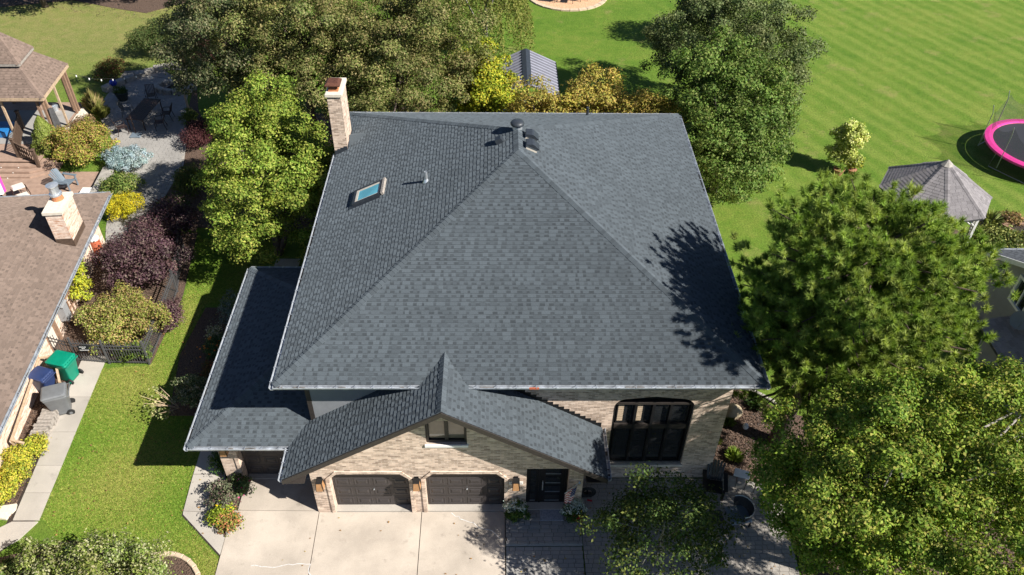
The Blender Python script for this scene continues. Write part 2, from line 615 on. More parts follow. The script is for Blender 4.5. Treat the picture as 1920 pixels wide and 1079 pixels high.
def leaf_mesh(name, P, N, L, Wd, pal, rng, jitter=0.18, tone=None):
    n = len(P)
    T = unit(np.cross(N, rng.normal(size=(n, 3))))
    B = np.cross(N, T)
    s = rng.uniform(0.65, 1.3, (n, 1))
    l = L * s * 0.5
    w = Wd * s * 0.5
    V = np.empty((n, 4, 3))
    V[:, 0] = P - T * l
    V[:, 1] = P + B * w + N * w * 0.5
    V[:, 2] = P + T * l
    V[:, 3] = P - B * w + N * w * 0.5
    F = np.arange(n * 4).reshape(n, 4)
    pal = np.array(pal)
    ci = rng.integers(0, len(pal), n)
    c = pal[ci] * rng.uniform(1 - jitter, 1 + jitter, (n, 1))
    if tone is not None:
        c = c * tone
    lm = c @ np.array([0.3, 0.6, 0.1])
    c = np.clip((lm[:, None] + (c - lm[:, None]) * SAT) * LEAF_GAIN, 0.004, 0.8)
    cols = np.repeat(c, 4, axis=0)
    return np_mesh(name, V.reshape(-1, 3), F, cols)

def crown_points(rng, n, center, radii, clumps, cr, flat=0.75, zmin=-0.45, inner=0.12, lump=0.25):
    """leaf positions and normals gathered in clumps over an uneven ellipsoid"""
    center = np.array(center); radii = np.array(radii)
    # evenly spread clump directions with jitter, so that the crown closes without looking regular
    K0 = int(clumps * 2 / (1 - zmin)) + 1
    i = np.arange(K0) + 0.5
    zz = 1 - 2 * i / K0
    ph_ = i * 2.39996 + rng.uniform(0, 6.28)
    q = np.sqrt(np.maximum(0, 1 - zz * zz))
    d = unit(np.stack([q * np.cos(ph_), q * np.sin(ph_), zz], -1) + rng.normal(size=(K0, 3)) * 0.10)
    d = d[d[:, 2] > zmin]
    d = d[rng.permutation(len(d))]
    K = len(d)
    ph = rng.uniform(0, 6.28, 6)
    lum = 1 + lump * (np.sin(3 * d[:, 0] + ph[0]) * np.sin(2.5 * d[:, 1] + ph[1]) + 0.6 * np.sin(5 * d[:, 1] + 4 * d[:, 2] + ph[2]))
    rad = rng.uniform(0.66, 1.03, K) * lum
    rad[: K // 7] *= 0.6
    cc = center + d * radii * rad[:, None]
    crr = cr * rng.uniform(0.6, 1.35, K)
    w = crr ** 2
    idx = rng.choice(K, n, p=w / w.sum())
    dd = unit(rng.normal(size=(n, 3)) + d[idx] * 0.55 + np.array([0, 0, 0.25]))
    rr = rng.uniform(0, 1, (n, 1)) ** 0.4 * (1 + np.abs(rng.normal(size=(n, 1))) * 0.28)
    P = cc[idx] + dd * rr * crr[idx][:, None] * np.array([1, 1, flat])
    k = int(n * inner)
    if k:
        P[:k] = center + unit(rng.normal(size=(k, 3))) * radii * rng.uniform(0.2, 0.75, (k, 1))
    N = unit(dd * 0.8 + rng.normal(size=(n, 3)) * 0.5 + np.array([0, 0, 0.38]))
    P[:, 2] = np.maximum(P[:, 2], 0.05)
    global LAST_TONE
    tb = rng.uniform(0.80, 1.18, (K, 1)) * (1 + rng.normal(size=(K, 3)) * np.array([0.035, 0.015, 0.03]))
    LAST_TONE = tb[idx]
    return P, N, cc

def limb_mesh(mb, base, top, r0, cc, rng, nl=9, wig=0.15):
    base = Vector(base); top = Vector(top)
    pts = []
    for i in range(6):
        t = i / 5
        p = base.lerp(top, t)
        p += Vector((rng.normal() * wig * t * (1 - t) * 2, rng.normal() * wig * t * (1 - t) * 2, 0))
        pts.append(p)
    mb.tube(pts, [r0 * (1.25 if i == 0 else 1) * (1 - 0.13 * i) for i in range(6)], 9)
    for k in range(min(nl, len(cc))):
        e = Vector(cc[k * max(1, len(cc) // nl)])
        st = pts[2 + k % 4]
        mid = st.lerp(e, 0.5) + Vector((0, 0, -0.08 * (e - st).length))
        mb.tube([st, mid, e], [r0 * 0.42, r0 * 0.26, r0 * 0.1], 6)

def tree(name, label, base, crowns, n, leaf, pal, seed, r0=0.2, clumps=90, cr=0.8, bark="bark", cat="tree", group=None, flat=0.75, zmin=-0.45, wd=0.6, mat="leaf", limbs=9, lump=0.25, inner=0.12, trunk_name="trunk"):
    """crowns: list of (centre, radii, share)"""
    rng = np.random.default_rng(seed)
    root = thing(name, label, cat, (base[0], base[1], base[2] if len(base) > 2 else 0), 0, group)
    Ps, Ns, CC, TT = [], [], [], []
    for c, r, sh in crowns:
        P, N, cc = crown_points(rng, int(n * sh), c, r, max(6, int(clumps * sh)), cr, flat, zmin, inner, lump)
        Ps.append(P); Ns.append(N); CC.append(cc); TT.append(LAST_TONE)
    P = np.concatenate(Ps); N = np.concatenate(Ns); cc = np.concatenate(CC)
    o0 = np.array([base[0], base[1], 0])
    me = leaf_mesh("crown", P - o0, N, leaf, leaf * wd, pal, rng, tone=np.concatenate(TT))
    link("crown" if cat == "tree" else "foliage", me, mat, root, (base[0], base[1], 0))
    mb = MB()
    bz = base[2] if len(base) > 2 else 0
    for c, r, sh in crowns:
        limb_mesh(mb, (base[0], base[1], bz), (c[0], c[1], c[2] + r[2] * 0.3), r0, cc, rng, limbs)
    mb.build(trunk_name if cat == "tree" else "stems", bark, root, smooth=True)
    return root

def shrub(name, label, base, r, h, n, leaf, pal, seed, clumps=26, cr=None, group=None, cat="shrub", zmin=-0.2, lump=0.2, mat="leaf", wd=0.6):
    cr = cr or 0.32 * (r if not hasattr(r, '__len__') else min(r))
    rx, ry = (r, r) if not hasattr(r, '__len__') else r
    return tree(name, label, base, [((base[0], base[1], h * 0.45), (rx * 0.85, ry * 0.85, h * 0.5), 1.0)], n, leaf, pal, seed, 0.035, clumps, cr, cat=cat, group=group, zmin=zmin, limbs=7, lump=lump, inner=0.2, mat=mat, wd=wd)

# ---------------------------------------------------------------- shingles
def clip_poly(sub, clip):
    out = list(sub)
    for i in range(len(clip)):
        if not out:
            return out
        a = clip[i]; b = clip[(i + 1) % len(clip)]
        ins = lambda p: (b[0] - a[0]) * (p[1] - a[1]) - (b[1] - a[1]) * (p[0] - a[0]) >= -1e-9
        res = []
        for j in range(len(out)):
            p = out[j]; q = out[(j + 1) % len(out)]
            ip, iq = ins(p), ins(q)
            if ip:
                res.append(p)
            if ip != iq:
                d1 = (b[0] - a[0]) * (p[1] - a[1]) - (b[1] - a[1]) * (p[0] - a[0])
                d2 = (b[0] - a[0]) * (q[1] - a[1]) - (b[1] - a[1]) * (q[0] - a[0])
                t = d1 / (d1 - d2)
                res.append((p[0] + (q[0] - p[0]) * t, p[1] + (q[1] - p[1]) * t))
        out = res
    return out

SHMESH = {}

def shingle_plane(poly, light, dark, rng, mbuf, parent, n_obj=0, exposure=0.143, teeth=(0.10, 0.30), gaps=(0.06, 0.17), lift=0.013, thick=0.005, plain_tabs=False, skip=None):
    """poly: 3D convex points, first edge is the eave (left to right seen from outside). Adds every course of
    laminated shingles to mbuf; the first n_obj whole teeth become objects of their own under parent."""
    P = [Vector(p) for p in poly]
    o = P[0]
    u = (P[1] - P[0]).normalized()
    nn = u.cross(P[2] - P[0]).normalized()
    v = nn.cross(u).normalized()
    p2 = [((p - o).dot(u), (p - o).dot(v)) for p in P]
    vmax = max(q[1] for q in p2)
    rows = int(math.ceil(vmax / exposure))
    made = 0
    def row_span(vv):
        xs = []
        for i in range(len(p2)):
            a, b = p2[i], p2[(i + 1) % len(p2)]
            if abs(a[1] - b[1]) < 1e-9:
                if abs(a[1] - vv) < 1e-6: xs += [a[0], b[0]]
                continue
            t = (vv - a[1]) / (b[1] - a[1])
            if -1e-9 <= t <= 1 + 1e-9:
                xs.append(a[0] + (b[0] - a[0]) * t)
        return (min(xs), max(xs)) if xs else None
    def piece(a, b, v0, v1, vb, h0, h1, col, whole):
        # h0 height at lower edge, h1 at upper edge above the deck
        rect = [(a, v0), (b, v0), (b, v1), (a, v1)]
        pts = rect if whole else clip_poly(rect, p2)
        if len(pts) < 3:
            return
        hh = lambda q: h0 + (h1 - h0) * (q[1] - v0) / max(v1 - v0, 1e-6)
        top = [o + u * q[0] + v * q[1] + nn * hh(q) for q in pts]
        bot = [o + u * q[0] + v * q[1] for q in pts]
        k = len(pts)
        mbuf.col = col
        mbuf.add(top + bot, [tuple(range(k))] + [(i, k + i, k + (i + 1) % k, (i + 1) % k) for i in range(k)])
    for r in range(rows):
        v0 = r * exposure
        v1 = min(v0 + exposure, vmax - 1e-4)
        s0, s1 = row_span(v0 + 1e-5), row_span(v1)
        if s0 is None: continue
        s1 = s1 or s0
        L, R = min(s0[0], s1[0]), max(s0[1], s1[1])
        Li, Ri = max(s0[0], s1[0]), min(s0[1], s1[1])
        x = L - rng.uniform(0, 0.3)
        while x < R and not plain_tabs:      # base layer
            b = x + rng.uniform(0.7, 1.1)
            sh = rng.uniform(0.85, 1.15)
            whole = x >= Li and b <= Ri
            vm = v0 + exposure * 0.62
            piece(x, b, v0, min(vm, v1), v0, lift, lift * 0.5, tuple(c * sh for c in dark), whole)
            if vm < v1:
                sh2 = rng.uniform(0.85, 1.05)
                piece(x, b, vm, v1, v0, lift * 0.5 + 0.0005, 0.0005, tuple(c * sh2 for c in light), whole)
            x = b
        x = L - rng.uniform(0, 0.3)
        while x < R:                          # raised teeth
            w = rng.uniform(*teeth)
            b = x + w
            sh = rng.choice([0.84, 0.93, 1.0, 1.0, 1.08])
            col = tuple(c * sh for c in light)
            whole = x >= Li and b <= Ri
            if made < n_obj and whole and v1 - v0 > exposure * 0.9 and (skip is None or not skip(o + u * (x + w / 2) + v * v0)):
                key = (id(mbuf), round(w, 2), sh)
                wq = round(w, 2)
                if key not in SHMESH:
                    t0 = lift + thick
                    t = [Vector((0, 0, t0)), Vector((wq, 0, t0)), Vector((wq, exposure, 0.003)), Vector((0, exposure, 0.003))]
                    bt = [Vector((q.x, q.y, 0)) for q in t]
                    m_ = MB()
                    m_.col = col
                    m_.add(t + bt, [(0, 1, 2, 3)] + [(i, 4 + i, 4 + (i + 1) % 4, (i + 1) % 4) for i in range(4)])
                    SHMESH[key] = m_.mesh("shingle", (0, 0, 0))
                    SHMESH[key].materials.append(MATS["shingle"])
                ob = bpy.data.objects.new("shingle", SHMESH[key])
                COL.objects.link(ob)
                q = o + u * x + v * v0
                M = Matrix(((u.x, v.x, nn.x, q.x), (u.y, v.y, nn.y, q.y), (u.z, v.z, nn.z, q.z), (0, 0, 0, 1)))
                ob.parent = parent
                ob.matrix_local = WM[parent.name].inverted() @ M
                made += 1
            else:
                piece(x, b, v0, v1, v0, lift + thick, 0.003, col, whole)
            x = b + rng.uniform(*gaps)

def cap_line(a, b, nl, nr, light, rng, parent, mbuf, step=0.145, half=0.15, objs=False, name="cap_shingle"):
    """bent cap shingles along a hip or ridge; nl/nr are unit down-slope directions on both sides"""
    a = Vector(a); b = Vector(b)
    d = (b - a).normalized()
    n = int((b - a).length / step)
    upv = (Vector(nl) + Vector(nr)) * -1
    upv = upv.normalized() if upv.length > 0.05 else Vector((0, 0, 1))
    key = None
    for i in range(n):
        p = a + d * (i * step)
        sh = rng.choice([0.82, 0.92, 1.0, 1.08])
        col = tuple(c * sh for c in light)
        def pts(q):
            e = step * 1.35
            l0 = q + Vector(nl) * half + upv * 0.028
            m0 = q + upv * 0.05
            r0 = q + Vector(nr) * half + upv * 0.028
            return [l0, m0, r0, r0 + d * e - upv * 0.014, m0 + d * e - upv * 0.014, l0 + d * e - upv * 0.014]
        if objs:
            k = (round(a.x, 2), round(b.x, 2), sh, half)
            if k not in SHMESH:
                m_ = MB()
                m_.col = col
                t = pts(Vector((0, 0, 0)))
                bt = [q - upv * 0.012 for q in t]
                m_.add(t + bt, [(0, 1, 4, 5), (1, 2, 3, 4)] + [(j, 6 + j, 6 + (j + 1) % 6, (j + 1) % 6) for j in range(6)])
                SHMESH[k] = m_.mesh(name, (0, 0, 0))
                SHMESH[k].materials.append(MATS["shingle"])
            ob = bpy.data.objects.new(name, SHMESH[k])
            COL.objects.link(ob)
            ob.parent = parent
            ob.matrix_local = WM[parent.name].inverted() @ Matrix.Translation(p)
        else:
            mbuf.col = col
            t = pts(p)
            bt = [q - upv * 0.012 for q in t]
            mbuf.add(t + bt, [(0, 1, 4, 5), (1, 2, 3, 4)] + [(j, 6 + j, 6 + (j + 1) % 6, (j + 1) % 6) for j in range(6)])

def structure(o):
    o["kind"] = "structure"
    return o
# ---------------------------------------------------------------- the ground
def sheet(name, poly, z, mat, parent=None, thick=0.004):
    mb = MB()
    mb.prism(poly, z - thick - 0.05, z)
    return mb.build(name, mat, parent)

gm = MB()
gm.add([(-400, -250, 0), (400, -250, 0), (400, 550, 0), (-400, 550, 0)], [(0, 1, 2, 3)])
lawn = structure(gm.build("lawn", "lawn"))

def in_poly(x, y, poly):
    c = False
    n = len(poly)
    for i in range(n):
        x1, y1 = poly[i]; x2, y2 = poly[(i + 1) % n]
        if (y1 > y) != (y2 > y) and x < (x2 - x1) * (y - y1) / (y2 - y1) + x1:
            c = not c
    return c

# driveway: poured slabs with open joints
drive = structure(sheet("driveway", [(-9.3, 11.0), (0.3, 11.0), (0.3, 16.6), (-6.1, 16.6), (-6.1, 17.7), (-8.95, 17.7), (-8.85, 15.6), (-9.0, 14.0)], 0.006, "soil"))
def slab(poly, z=0.05, mat="concrete", parent=drive, name="slab"):
    mb = MB()
    mb.prism(poly, 0.0, z)
    return mb.build(name, mat, parent)
slab([(-8.93, 11.0), (-5.97, 11.0), (-6.05, 15.98), (-8.98, 16.02)])
slab([(-8.80, 16.04), (-6.05, 16.0), (-6.05, 17.62), (-8.80, 17.62)])
slab([(-5.945, 11.0), (-2.545, 11.0), (-2.565, 15.94), (-6.025, 15.94)])
slab([(-2.52, 11.0), (0.27, 11.0), (0.27, 15.94), (-2.54, 15.94)])
for (a, b) in ((-5.45, -2.87), (-2.35, 0.25)):
    slab([(a, 15.96), (b, 15.96), (b, 16.3), (a, 16.3)], 0.075, "concrete_grey", drive, "apron")
slab([(-8.75, 17.3), (-6.2, 17.3), (-6.2, 17.66), (-8.75, 17.66)], 0.08, "concrete_grey", drive, "apron")

def ribbon(name, pts, w, z, mat, parent):
    mb = MB()
    for (a, b) in zip(pts[:-1], pts[1:]):
        dx, dy = b[0] - a[0], b[1] - a[1]
        L = math.hypot(dx, dy)
        nx, ny = -dy / L * w / 2, dx / L * w / 2
        mb.add([(a[0] - nx, a[1] - ny, z), (b[0] - nx, b[1] - ny, z), (b[0] + nx, b[1] + ny, z), (a[0] + nx, a[1] + ny, z)], [(0, 1, 2, 3)])
    return mb.build(name, mat, parent)
random.seed(3)
cr = [(-1.55, 15.9)]
while cr[-1][0] < 0.15:
    cr.append((cr[-1][0] + random.uniform(0.05, 0.14), cr[-1][1] - random.uniform(-0.02, 0.14)))
ribbon("crack_filler", cr, 0.022, 0.054, "crack_grey", drive)
cr = [(-7.9, 13.95)]
while cr[-1][0] < -6.1:
    cr.append((cr[-1][0] + random.uniform(0.06, 0.16), cr[-1][1] + random.uniform(-0.04, 0.04)))
cr += [(-6.03, 13.85), (-6.0, 13.7), (-5.9, 13.6)]
ribbon("crack_filler", cr, 0.022, 0.054, "crack_grey", drive)

# side path along the small garage
sp = structure(sheet("side_path", [(-10.75, 19.0), (-10.66, 15.85), (-8.99, 14.3), (-8.99, 16.0), (-9.6, 17.3), (-9.6, 19.0)], 0.01, "soil"))
slab([(-10.72, 17.5), (-10.64, 16.02), (-8.98, 15.92), (-9.0, 16.2), (-9.5, 17.2), (-9.6, 17.5)], 0.045, "concrete_grey", sp)
slab([(-10.64, 16.0), (-10.62, 15.88), (-8.99, 14.36), (-8.98, 15.90)], 0.047, "concrete_grey", sp)
slab([(-10.75, 19.0), (-10.72, 17.53), (-9.6, 17.53), (-9.6, 19.0)], 0.043, "concrete_grey", sp)
slab([(-10.3, 25.8), (-9.2, 25.8), (-9.1, 29.5), (-10.2, 29.5)], 0.043, "concrete_grey", sp)

# neighbour's walk
nw = structure(sheet("neighbour_walk", [(-16.95, 23.2), (-15.85, 23.2), (-15.5, 15.6), (-16.1, 14.55), (-18.5, 12.6), (-19, 13.4), (-16.4, 15.5)], 0.01, "soil"))
ys = [23.3, 21.1, 19.4, 17.9, 16.75, 15.66]
for i in range(5):
    y1, y0 = ys[i], ys[i + 1] + 0.015
    xl = lambda y: -16.22 - (y - 15.6) * 0.068
    xr = lambda y: -15.36 - (y - 15.6) * 0.055
    slab([(xl(y0), y0), (xr(y0), y0), (xr(y1), y1), (xl(y1), y1)], 0.045, "concrete_grey", nw)
slab([(-16.23, 15.62), (-15.37, 15.62), (-15.72, 14.95), (-18.5, 12.5), (-19.2, 13.4)], 0.046, "concrete_grey", nw)

# mulch beds
def bed(name, poly, z=0.03, mat="mulch"):
    return structure(sheet(name, poly, z, mat))
bed("mulch_bed", [(-18.3, 15.5), (-16.35, 15.8), (-16.85, 22.6), (-18.8, 22.6)])
bed("mulch_bed", [(-18.9, 23.2), (-16.4, 23.2), (-13.9, 22.9), (-13.8, 27), (-14.4, 31.5), (-18.9, 30.6)])
bed("mulch_bed", [(-16.4, 14.2), (-14.0, 14.9), (-11.2, 14.5), (-9.9, 14.25), (-9.2, 13.4), (-9.2, 10), (-16.4, 10)], 0.035)
bed("mulch_bed", [(7.5, 17.45), (9.95, 16.5), (9.65, 8), (19, 8), (18, 16), (13.5, 19.5), (11.0, 20.35), (9.5, 21.5), (7.5, 22.2)])
bed("mulch_bed", [(-12.4, 20.2), (-9.4, 20.2), (-9.4, 26.2), (-12.6, 26.2), (-12.9, 23.4)], 0.02)
bed("mulch_bed", [(-8.98, 15.0), (-8.85, 17.0), (-9.5, 17.3), (-9.7, 17.0), (-9.6, 15.7)], 0.06)
bed("mulch_bed", [(-38, 57.2), (-31, 59.2), (-27.5, 57.8), (-25.0, 57.0), (-23.0, 58.8), (-21, 60), (-21, 75), (-38, 75)], 0.02)
bed("mulch_bed", [(-16, 32), (-8, 31.5), (2, 34.5), (9, 34.5), (9, 39), (2, 39.2), (-6, 42), (-15, 44)], 0.012)
bed("mulch_bed", [(-17.1, 33.3), (-14.5, 31.5), (-15, 38), (-17.6, 43.4), (-19, 48), (-17.2, 38)], 0.015)
bed("mulch_bed", [(23.2, 29.6), (30, 28.2), (30, 32.6), (24.2, 33.2)], 0.02)
rng = np.random.default_rng(5)
# loose bark chips over the front beds, too many to count
def chips(poly, n, z, mat, parent_name, seed):
    r = np.random.default_rng(seed)
    xs = np.array([p[0] for p in poly]); ysv = np.array([p[1] for p in poly])
    out = []
    while len(out) < n:
        x = r.uniform(xs.min(), xs.max()); y = r.uniform(ysv.min(), ysv.max())
        if in_poly(x, y, poly): out.append((x, y, z + r.uniform(0.005, 0.03)))
    P = np.array(out)
    N = unit(r.normal(size=(n, 3)) * 0.4 + np.array([0, 0, 1]))
    me = leaf_mesh("bark_chips", P, N, 0.09, 0.04, [(0.055, 0.034, 0.024), (0.095, 0.06, 0.042), (0.16, 0.11, 0.08), (0.035, 0.022, 0.016)], r)
    o = link("bark_chips", me, "painted_attr")
    tag(o, parent_name, "mulch", None, "stuff")
chips([(7.5, 17.45), (10.6, 16.6), (11.0, 20.35), (9.5, 21.5), (7.5, 22.2)], 3500, 0.03, "mulch", "loose brown bark chips on the bed right of the brick house", 1)
chips([(-17.4, 15.6), (-16.35, 15.8), (-16.85, 22.4), (-17.6, 22.4)], 2000, 0.03, "mulch", "loose bark chips along the pale brick house wall", 2)
chips([(-38, 55.6), (-31, 57.5), (-27.5, 56.0), (-25.0, 55.6), (-23.0, 58.2), (-21, 60), (-21, 63), (-38, 63)], 2500, 0.02, "mulch", "bark litter under the trees at the far upper left", 4)

# ---- pavers
def pavers(name, poly, w, h, z, mat, n_obj, seed, ang=0.0, center=None, gap=0.012, convex=False):
    random.seed(seed)
    base = structure(sheet(name, poly, z - 0.03, "soil" if convex else "stone_grey"))
    xs = [p[0] for p in poly]; yv = [p[1] for p in poly]
    cx, cy = center or ((min(xs) + max(xs)) / 2, (min(yv) + max(yv)) / 2)
    R_ = max(max(xs) - min(xs), max(yv) - min(yv)) * 0.75
    ca, sa = math.cos(ang), math.sin(ang)
    cells = []
    cuts = []
    for j in range(int(-R_ / h), int(R_ / h)):
        x = -R_ + (0.5 * w if j % 2 else 0) * 1.0
        while x < R_:
            ww = w * random.choice((0.67, 1.0, 1.0, 1.33))
            px, py = x + ww / 2, (j + 0.5) * h
            X, Y = cx + px * ca - py * sa, cy + px * sa + py * ca
            ok = True
            if convex:
                pc = clip_poly([(X - ww / 2 + gap / 2, Y - h / 2 + gap / 2), (X + ww / 2 - gap / 2, Y - h / 2 + gap / 2), (X + ww / 2 - gap / 2, Y + h / 2 - gap / 2), (X - ww / 2 + gap / 2, Y + h / 2 - gap / 2)], poly)
                if len(pc) >= 3:
                    a_ = [min(p[0] for p in pc), max(p[0] for p in pc), min(p[1] for p in pc), max(p[1] for p in pc)]
                    if a_[1] - a_[0] > 0.03 and a_[3] - a_[2] > 0.03:
                        if a_[1] - a_[0] > ww - gap - 0.004 and a_[3] - a_[2] > h - gap - 0.004: cells.append((X, Y, ww))
                        else: cuts.append(pc)
                x += ww
                continue
            for (sx, sy) in ((-1, -1), (1, -1), (1, 1), (-1, 1)):
                qx, qy = px + sx * ww * 0.48, py + sy * h * 0.46
                if not in_poly(cx + qx * ca - qy * sa, cy + qx * sa + qy * ca, poly):
                    ok = False
                    break
            if ok: cells.append((X, Y, ww))
            x += ww
    cells.sort(key=lambda c: c[1])
    cache = {}
    rest = MB()
    for i, (X, Y, ww) in enumerate(cells):
        dz = random.uniform(-0.004, 0.004)
        if i < n_obj:
            if ww not in cache:
                m_ = MB()
                m_.bbox(-ww / 2 + gap / 2, ww / 2 - gap / 2, -h / 2 + gap / 2, h / 2 - gap / 2, -0.05, 0, 0.008)
                cache[ww] = m_.mesh("paver", (0, 0, 0))
                cache[ww].materials.append(MATS[mat])
            o = bpy.data.objects.new("paver", cache[ww])
            COL.objects.link(o)
            o.parent = base
            o.matrix_local = WM[base.name].inverted() @ Matrix.Translation((X, Y, z + dz)) @ Matrix.Rotation(ang, 4, 'Z')
        else:
            a = [(-ww / 2 + gap / 2, -h / 2 + gap / 2), (ww / 2 - gap / 2, -h / 2 + gap / 2), (ww / 2 - gap / 2, h / 2 - gap / 2), (-ww / 2 + gap / 2, h / 2 - gap / 2)]
            pts = [(X + p[0] * ca - p[1] * sa, Y + p[0] * sa + p[1] * ca) for p in a]
            rest.add([(p[0], p[1], z + dz) for p in pts] + [(p[0], p[1], z - 0.05) for p in pts], [(0, 1, 2, 3)] + [(k, 4 + k, 4 + (k + 1) % 4, (k + 1) % 4) for k in range(4)])
    for pc in cuts:
        k = len(pc)
        rest.add([(p[0], p[1], z) for p in pc] + [(p[0], p[1], z - 0.05) for p in pc], [tuple(range(k))] + [(i, k + i, k + (i + 1) % k, (i + 1) % k) for i in range(k)])
    if rest.v:
        o = rest.build("paver", mat, base)
        o["kind"] = "stuff"
    return base
porch = pavers("porch", [(0.31, 14.66), (2.82, 14.66), (2.82, 16.34), (0.31, 16.34)], 0.30, 0.15, 0.16, "paver", 300, 11, convex=True)
pm = MB()
pm.box(0.30, 2.83, 14.63, 16.3, 0.0, 0.128)
pm.build("riser", "paver", porch)
pavers("front_walk", [(0.31, 11.0), (2.82, 11.0), (2.82, 14.6), (0.31, 14.6)], 0.30, 0.15, 0.05, "paver", 60, 12, convex=True)
pavers("front_patio", [(2.86, 11.0), (9.6, 11.0), (9.9, 16.5), (7.8, 17.25), (2.86, 17.3)], 0.24, 0.16, 0.05, "paver_tan", 220, 13, convex=True)
PATIO = [(-19.3, 33.5), (-18.9, 31.9), (-18.4, 30.4), (-16.6, 30.4), (-16.9, 33.2), (-16.75, 37.4), (-17.3, 40), (-18.2, 42.9), (-18.9, 46), (-21.3, 48.5), (-23.5, 48.1), (-23.5, 44.6), (-22.9, 42.2), (-21.2, 39.6), (-20.3, 38.4), (-19.7, 36.4)]
pavers("garden_patio", PATIO, 0.30, 0.19, 0.05, "paver", 300, 14, 0.25)

# round gravel pit far behind the house, stone rim as separate blocks
pit = structure(sheet("gravel_circle", [(5.25 + 2.75 * math.cos(a * 0.1745), 60.9 + 2.75 * math.sin(a * 0.1745)) for a in range(36)], 0.03, "mulch_bright"))
for k in range(28):
    a0, a1 = k * 6.28318 / 28 + 0.008, (k + 1) * 6.28318 / 28 - 0.008
    mb = MB()
    P = [(5.25 + r * math.cos(a), 60.9 + r * math.sin(a)) for r, a in ((2.75, a0), (3.05, a0), (3.05, a1), (2.75, a1))]
    mb.prism(P, 0, 0.1)
    mb.build("rim_stone", "stone_tan", pit)

# short grass blades over the nearest lawn
def grass(poly, n, seed, label, pal, h=0.03):
    r = np.random.default_rng(seed)
    xs = [p[0] for p in poly]; yv = [p[1] for p in poly]
    X = r.uniform(min(xs), max(xs), n * 3); Y = r.uniform(min(yv), max(yv), n * 3)
    keep = np.zeros(len(X), bool)
    j = len(poly) - 1
    for i in range(len(poly)):
        x1, y1 = poly[i]; x2, y2 = poly[j]
        if y1 != y2:
            cnd = ((y1 > Y) != (y2 > Y)) & (X < (x2 - x1) * (Y - y1) / (y2 - y1) + x1)
            keep ^= cnd
        j = i
    X = X[keep][:n]; Y = Y[keep][:n]
    k = len(X)
    a = r.uniform(0, 6.28, k)
    w = r.uniform(0.012, 0.022, k)
    hh = h * r.uniform(0.5, 1.5, k)
    ln = r.normal(size=(k, 2)) * 0.06
    V = np.zeros((k, 3, 3))
    V[:, 0] = np.stack([X - np.cos(a) * w, Y - np.sin(a) * w, np.zeros(k)], -1)
    V[:, 1] = np.stack([X + np.cos(a) * w, Y + np.sin(a) * w, np.zeros(k)], -1)
    V[:, 2] = np.stack([X + ln[:, 0], Y + ln[:, 1], hh], -1)
    pal = np.array(pal)
    # blade colour drifts in patches over the lawn
    pf = np.sin(X * 0.9 + 1.3 * np.sin(Y * 0.5)) * np.sin(Y * 0.8 + 0.7 * np.sin(X * 0.6 + 2)) + r.normal(size=k) * 0.7
    ci = np.clip(((pf + 1.6) / 3.2 * len(pal)).astype(int), 0, len(pal) - 1)
    c = pal[ci] * r.uniform(0.75, 1.3, (k, 1))
    me = np_mesh("lawn_grass", V.reshape(-1, 3), np.arange(k * 3).reshape(k, 3), np.repeat(c, 3, 0))
    o = link("lawn_grass", me, "leaf")
    tag(o, label, "grass", None, "stuff")
GP = [(0.13, 0.24, 0.026), (0.18, 0.275, 0.038), (0.24, 0.29, 0.052), (0.31, 0.31, 0.08)]
grass([(-15.3, 15.8), (-14.3, 14.9), (-11.2, 14.6), (-9.9, 14.4), (-9.1, 13.2), (-8.95, 13.2), (-8.98, 14.2), (-10.72, 15.85), (-10.76, 19.8), (-12.4, 20.1), (-12.9, 23.4), (-12.7, 26.5), (-11, 26.5), (-10.5, 31), (-14.2, 31), (-13.7, 27), (-13.85, 22.8), (-15.8, 22.6)], 130000, 21, "mown grass strip between the two brick houses", GP)
0 and grass([(8.6, 22), (11, 21), (14.0, 24), (17, 27), (17, 36), (11, 36), (9, 33)], 80000, 22, "mown grass right of the grey hip roof", GP, 0.06)
# ---------------------------------------------------------------- the brick house with the grey hip roof
HX0, HX1, HY0, HY1, ZE, SL = -6.766, 8.231, 16.737, 33.13, 5.6, 0.4815
XM = (HX0 + HX1) / 2
HW = (HX1 - HX0) / 2
ZR = ZE + SL * HW
house = thing("brick_house", "large tan brick house with grey hipped shingle roof in the middle", "house", (XM, 24.9, 0))
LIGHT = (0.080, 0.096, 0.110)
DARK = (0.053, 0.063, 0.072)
WX0, WX1, WY0, WY1 = -6.06, 7.53, 17.34, 32.5

# walls
Yf = lambda Y: (lambda u, z, d: (u, Y + d, z))
def arch(x0, x1, z0, z1, n=8, r=0.42):
    pts = [(x0, z0), (x1, z0)]
    for k in range(n + 1):
        a = k / n * math.pi / 2
        pts.append((x1 - r + r * math.cos(a), z1 - 0.12 - r + r * math.sin(a)))
    pts.append(((x0 + x1) / 2, z1))
    for k in range(n + 1):
        a = math.pi / 2 + k / n * math.pi / 2
        pts.append((x0 + r + r * math.cos(a), z1 - 0.12 - r + r * math.sin(a)))
    return pts
AW = arch(3.80, 6.42, 0.82, 4.36)
mb = MB()
mb.wall([(2.6, 0), (WX1, 0), (WX1, 5.45), (-1.0, 5.45), (-1.0, 3.0), (2.6, 3.0)], [AW], Yf(WY0), 0.3)
mb.build("front_wall", "brick_tan", house)
mb = MB()
mb.box(WX1 - 0.3, WX1, WY0 + 0.3, WY1, 0, 5.45)
mb.build("side_wall", "brick_tan", house)
mb = MB()
mb.box(WX0, WX0 + 0.3, WY0 + 0.3, WY1, 0, 5.45)
mb.build("side_wall", "brick_tan", house)
mb = MB()
mb.box(WX0 + 0.3, WX1 - 0.3, WY1 - 0.3, WY1, 0, 5.45)
mb.build("back_wall", "brick_tan", house)
mb = MB()
mb.box(WX0, -1.0, WY0, WY0 + 0.3, 2.4, 5.45)
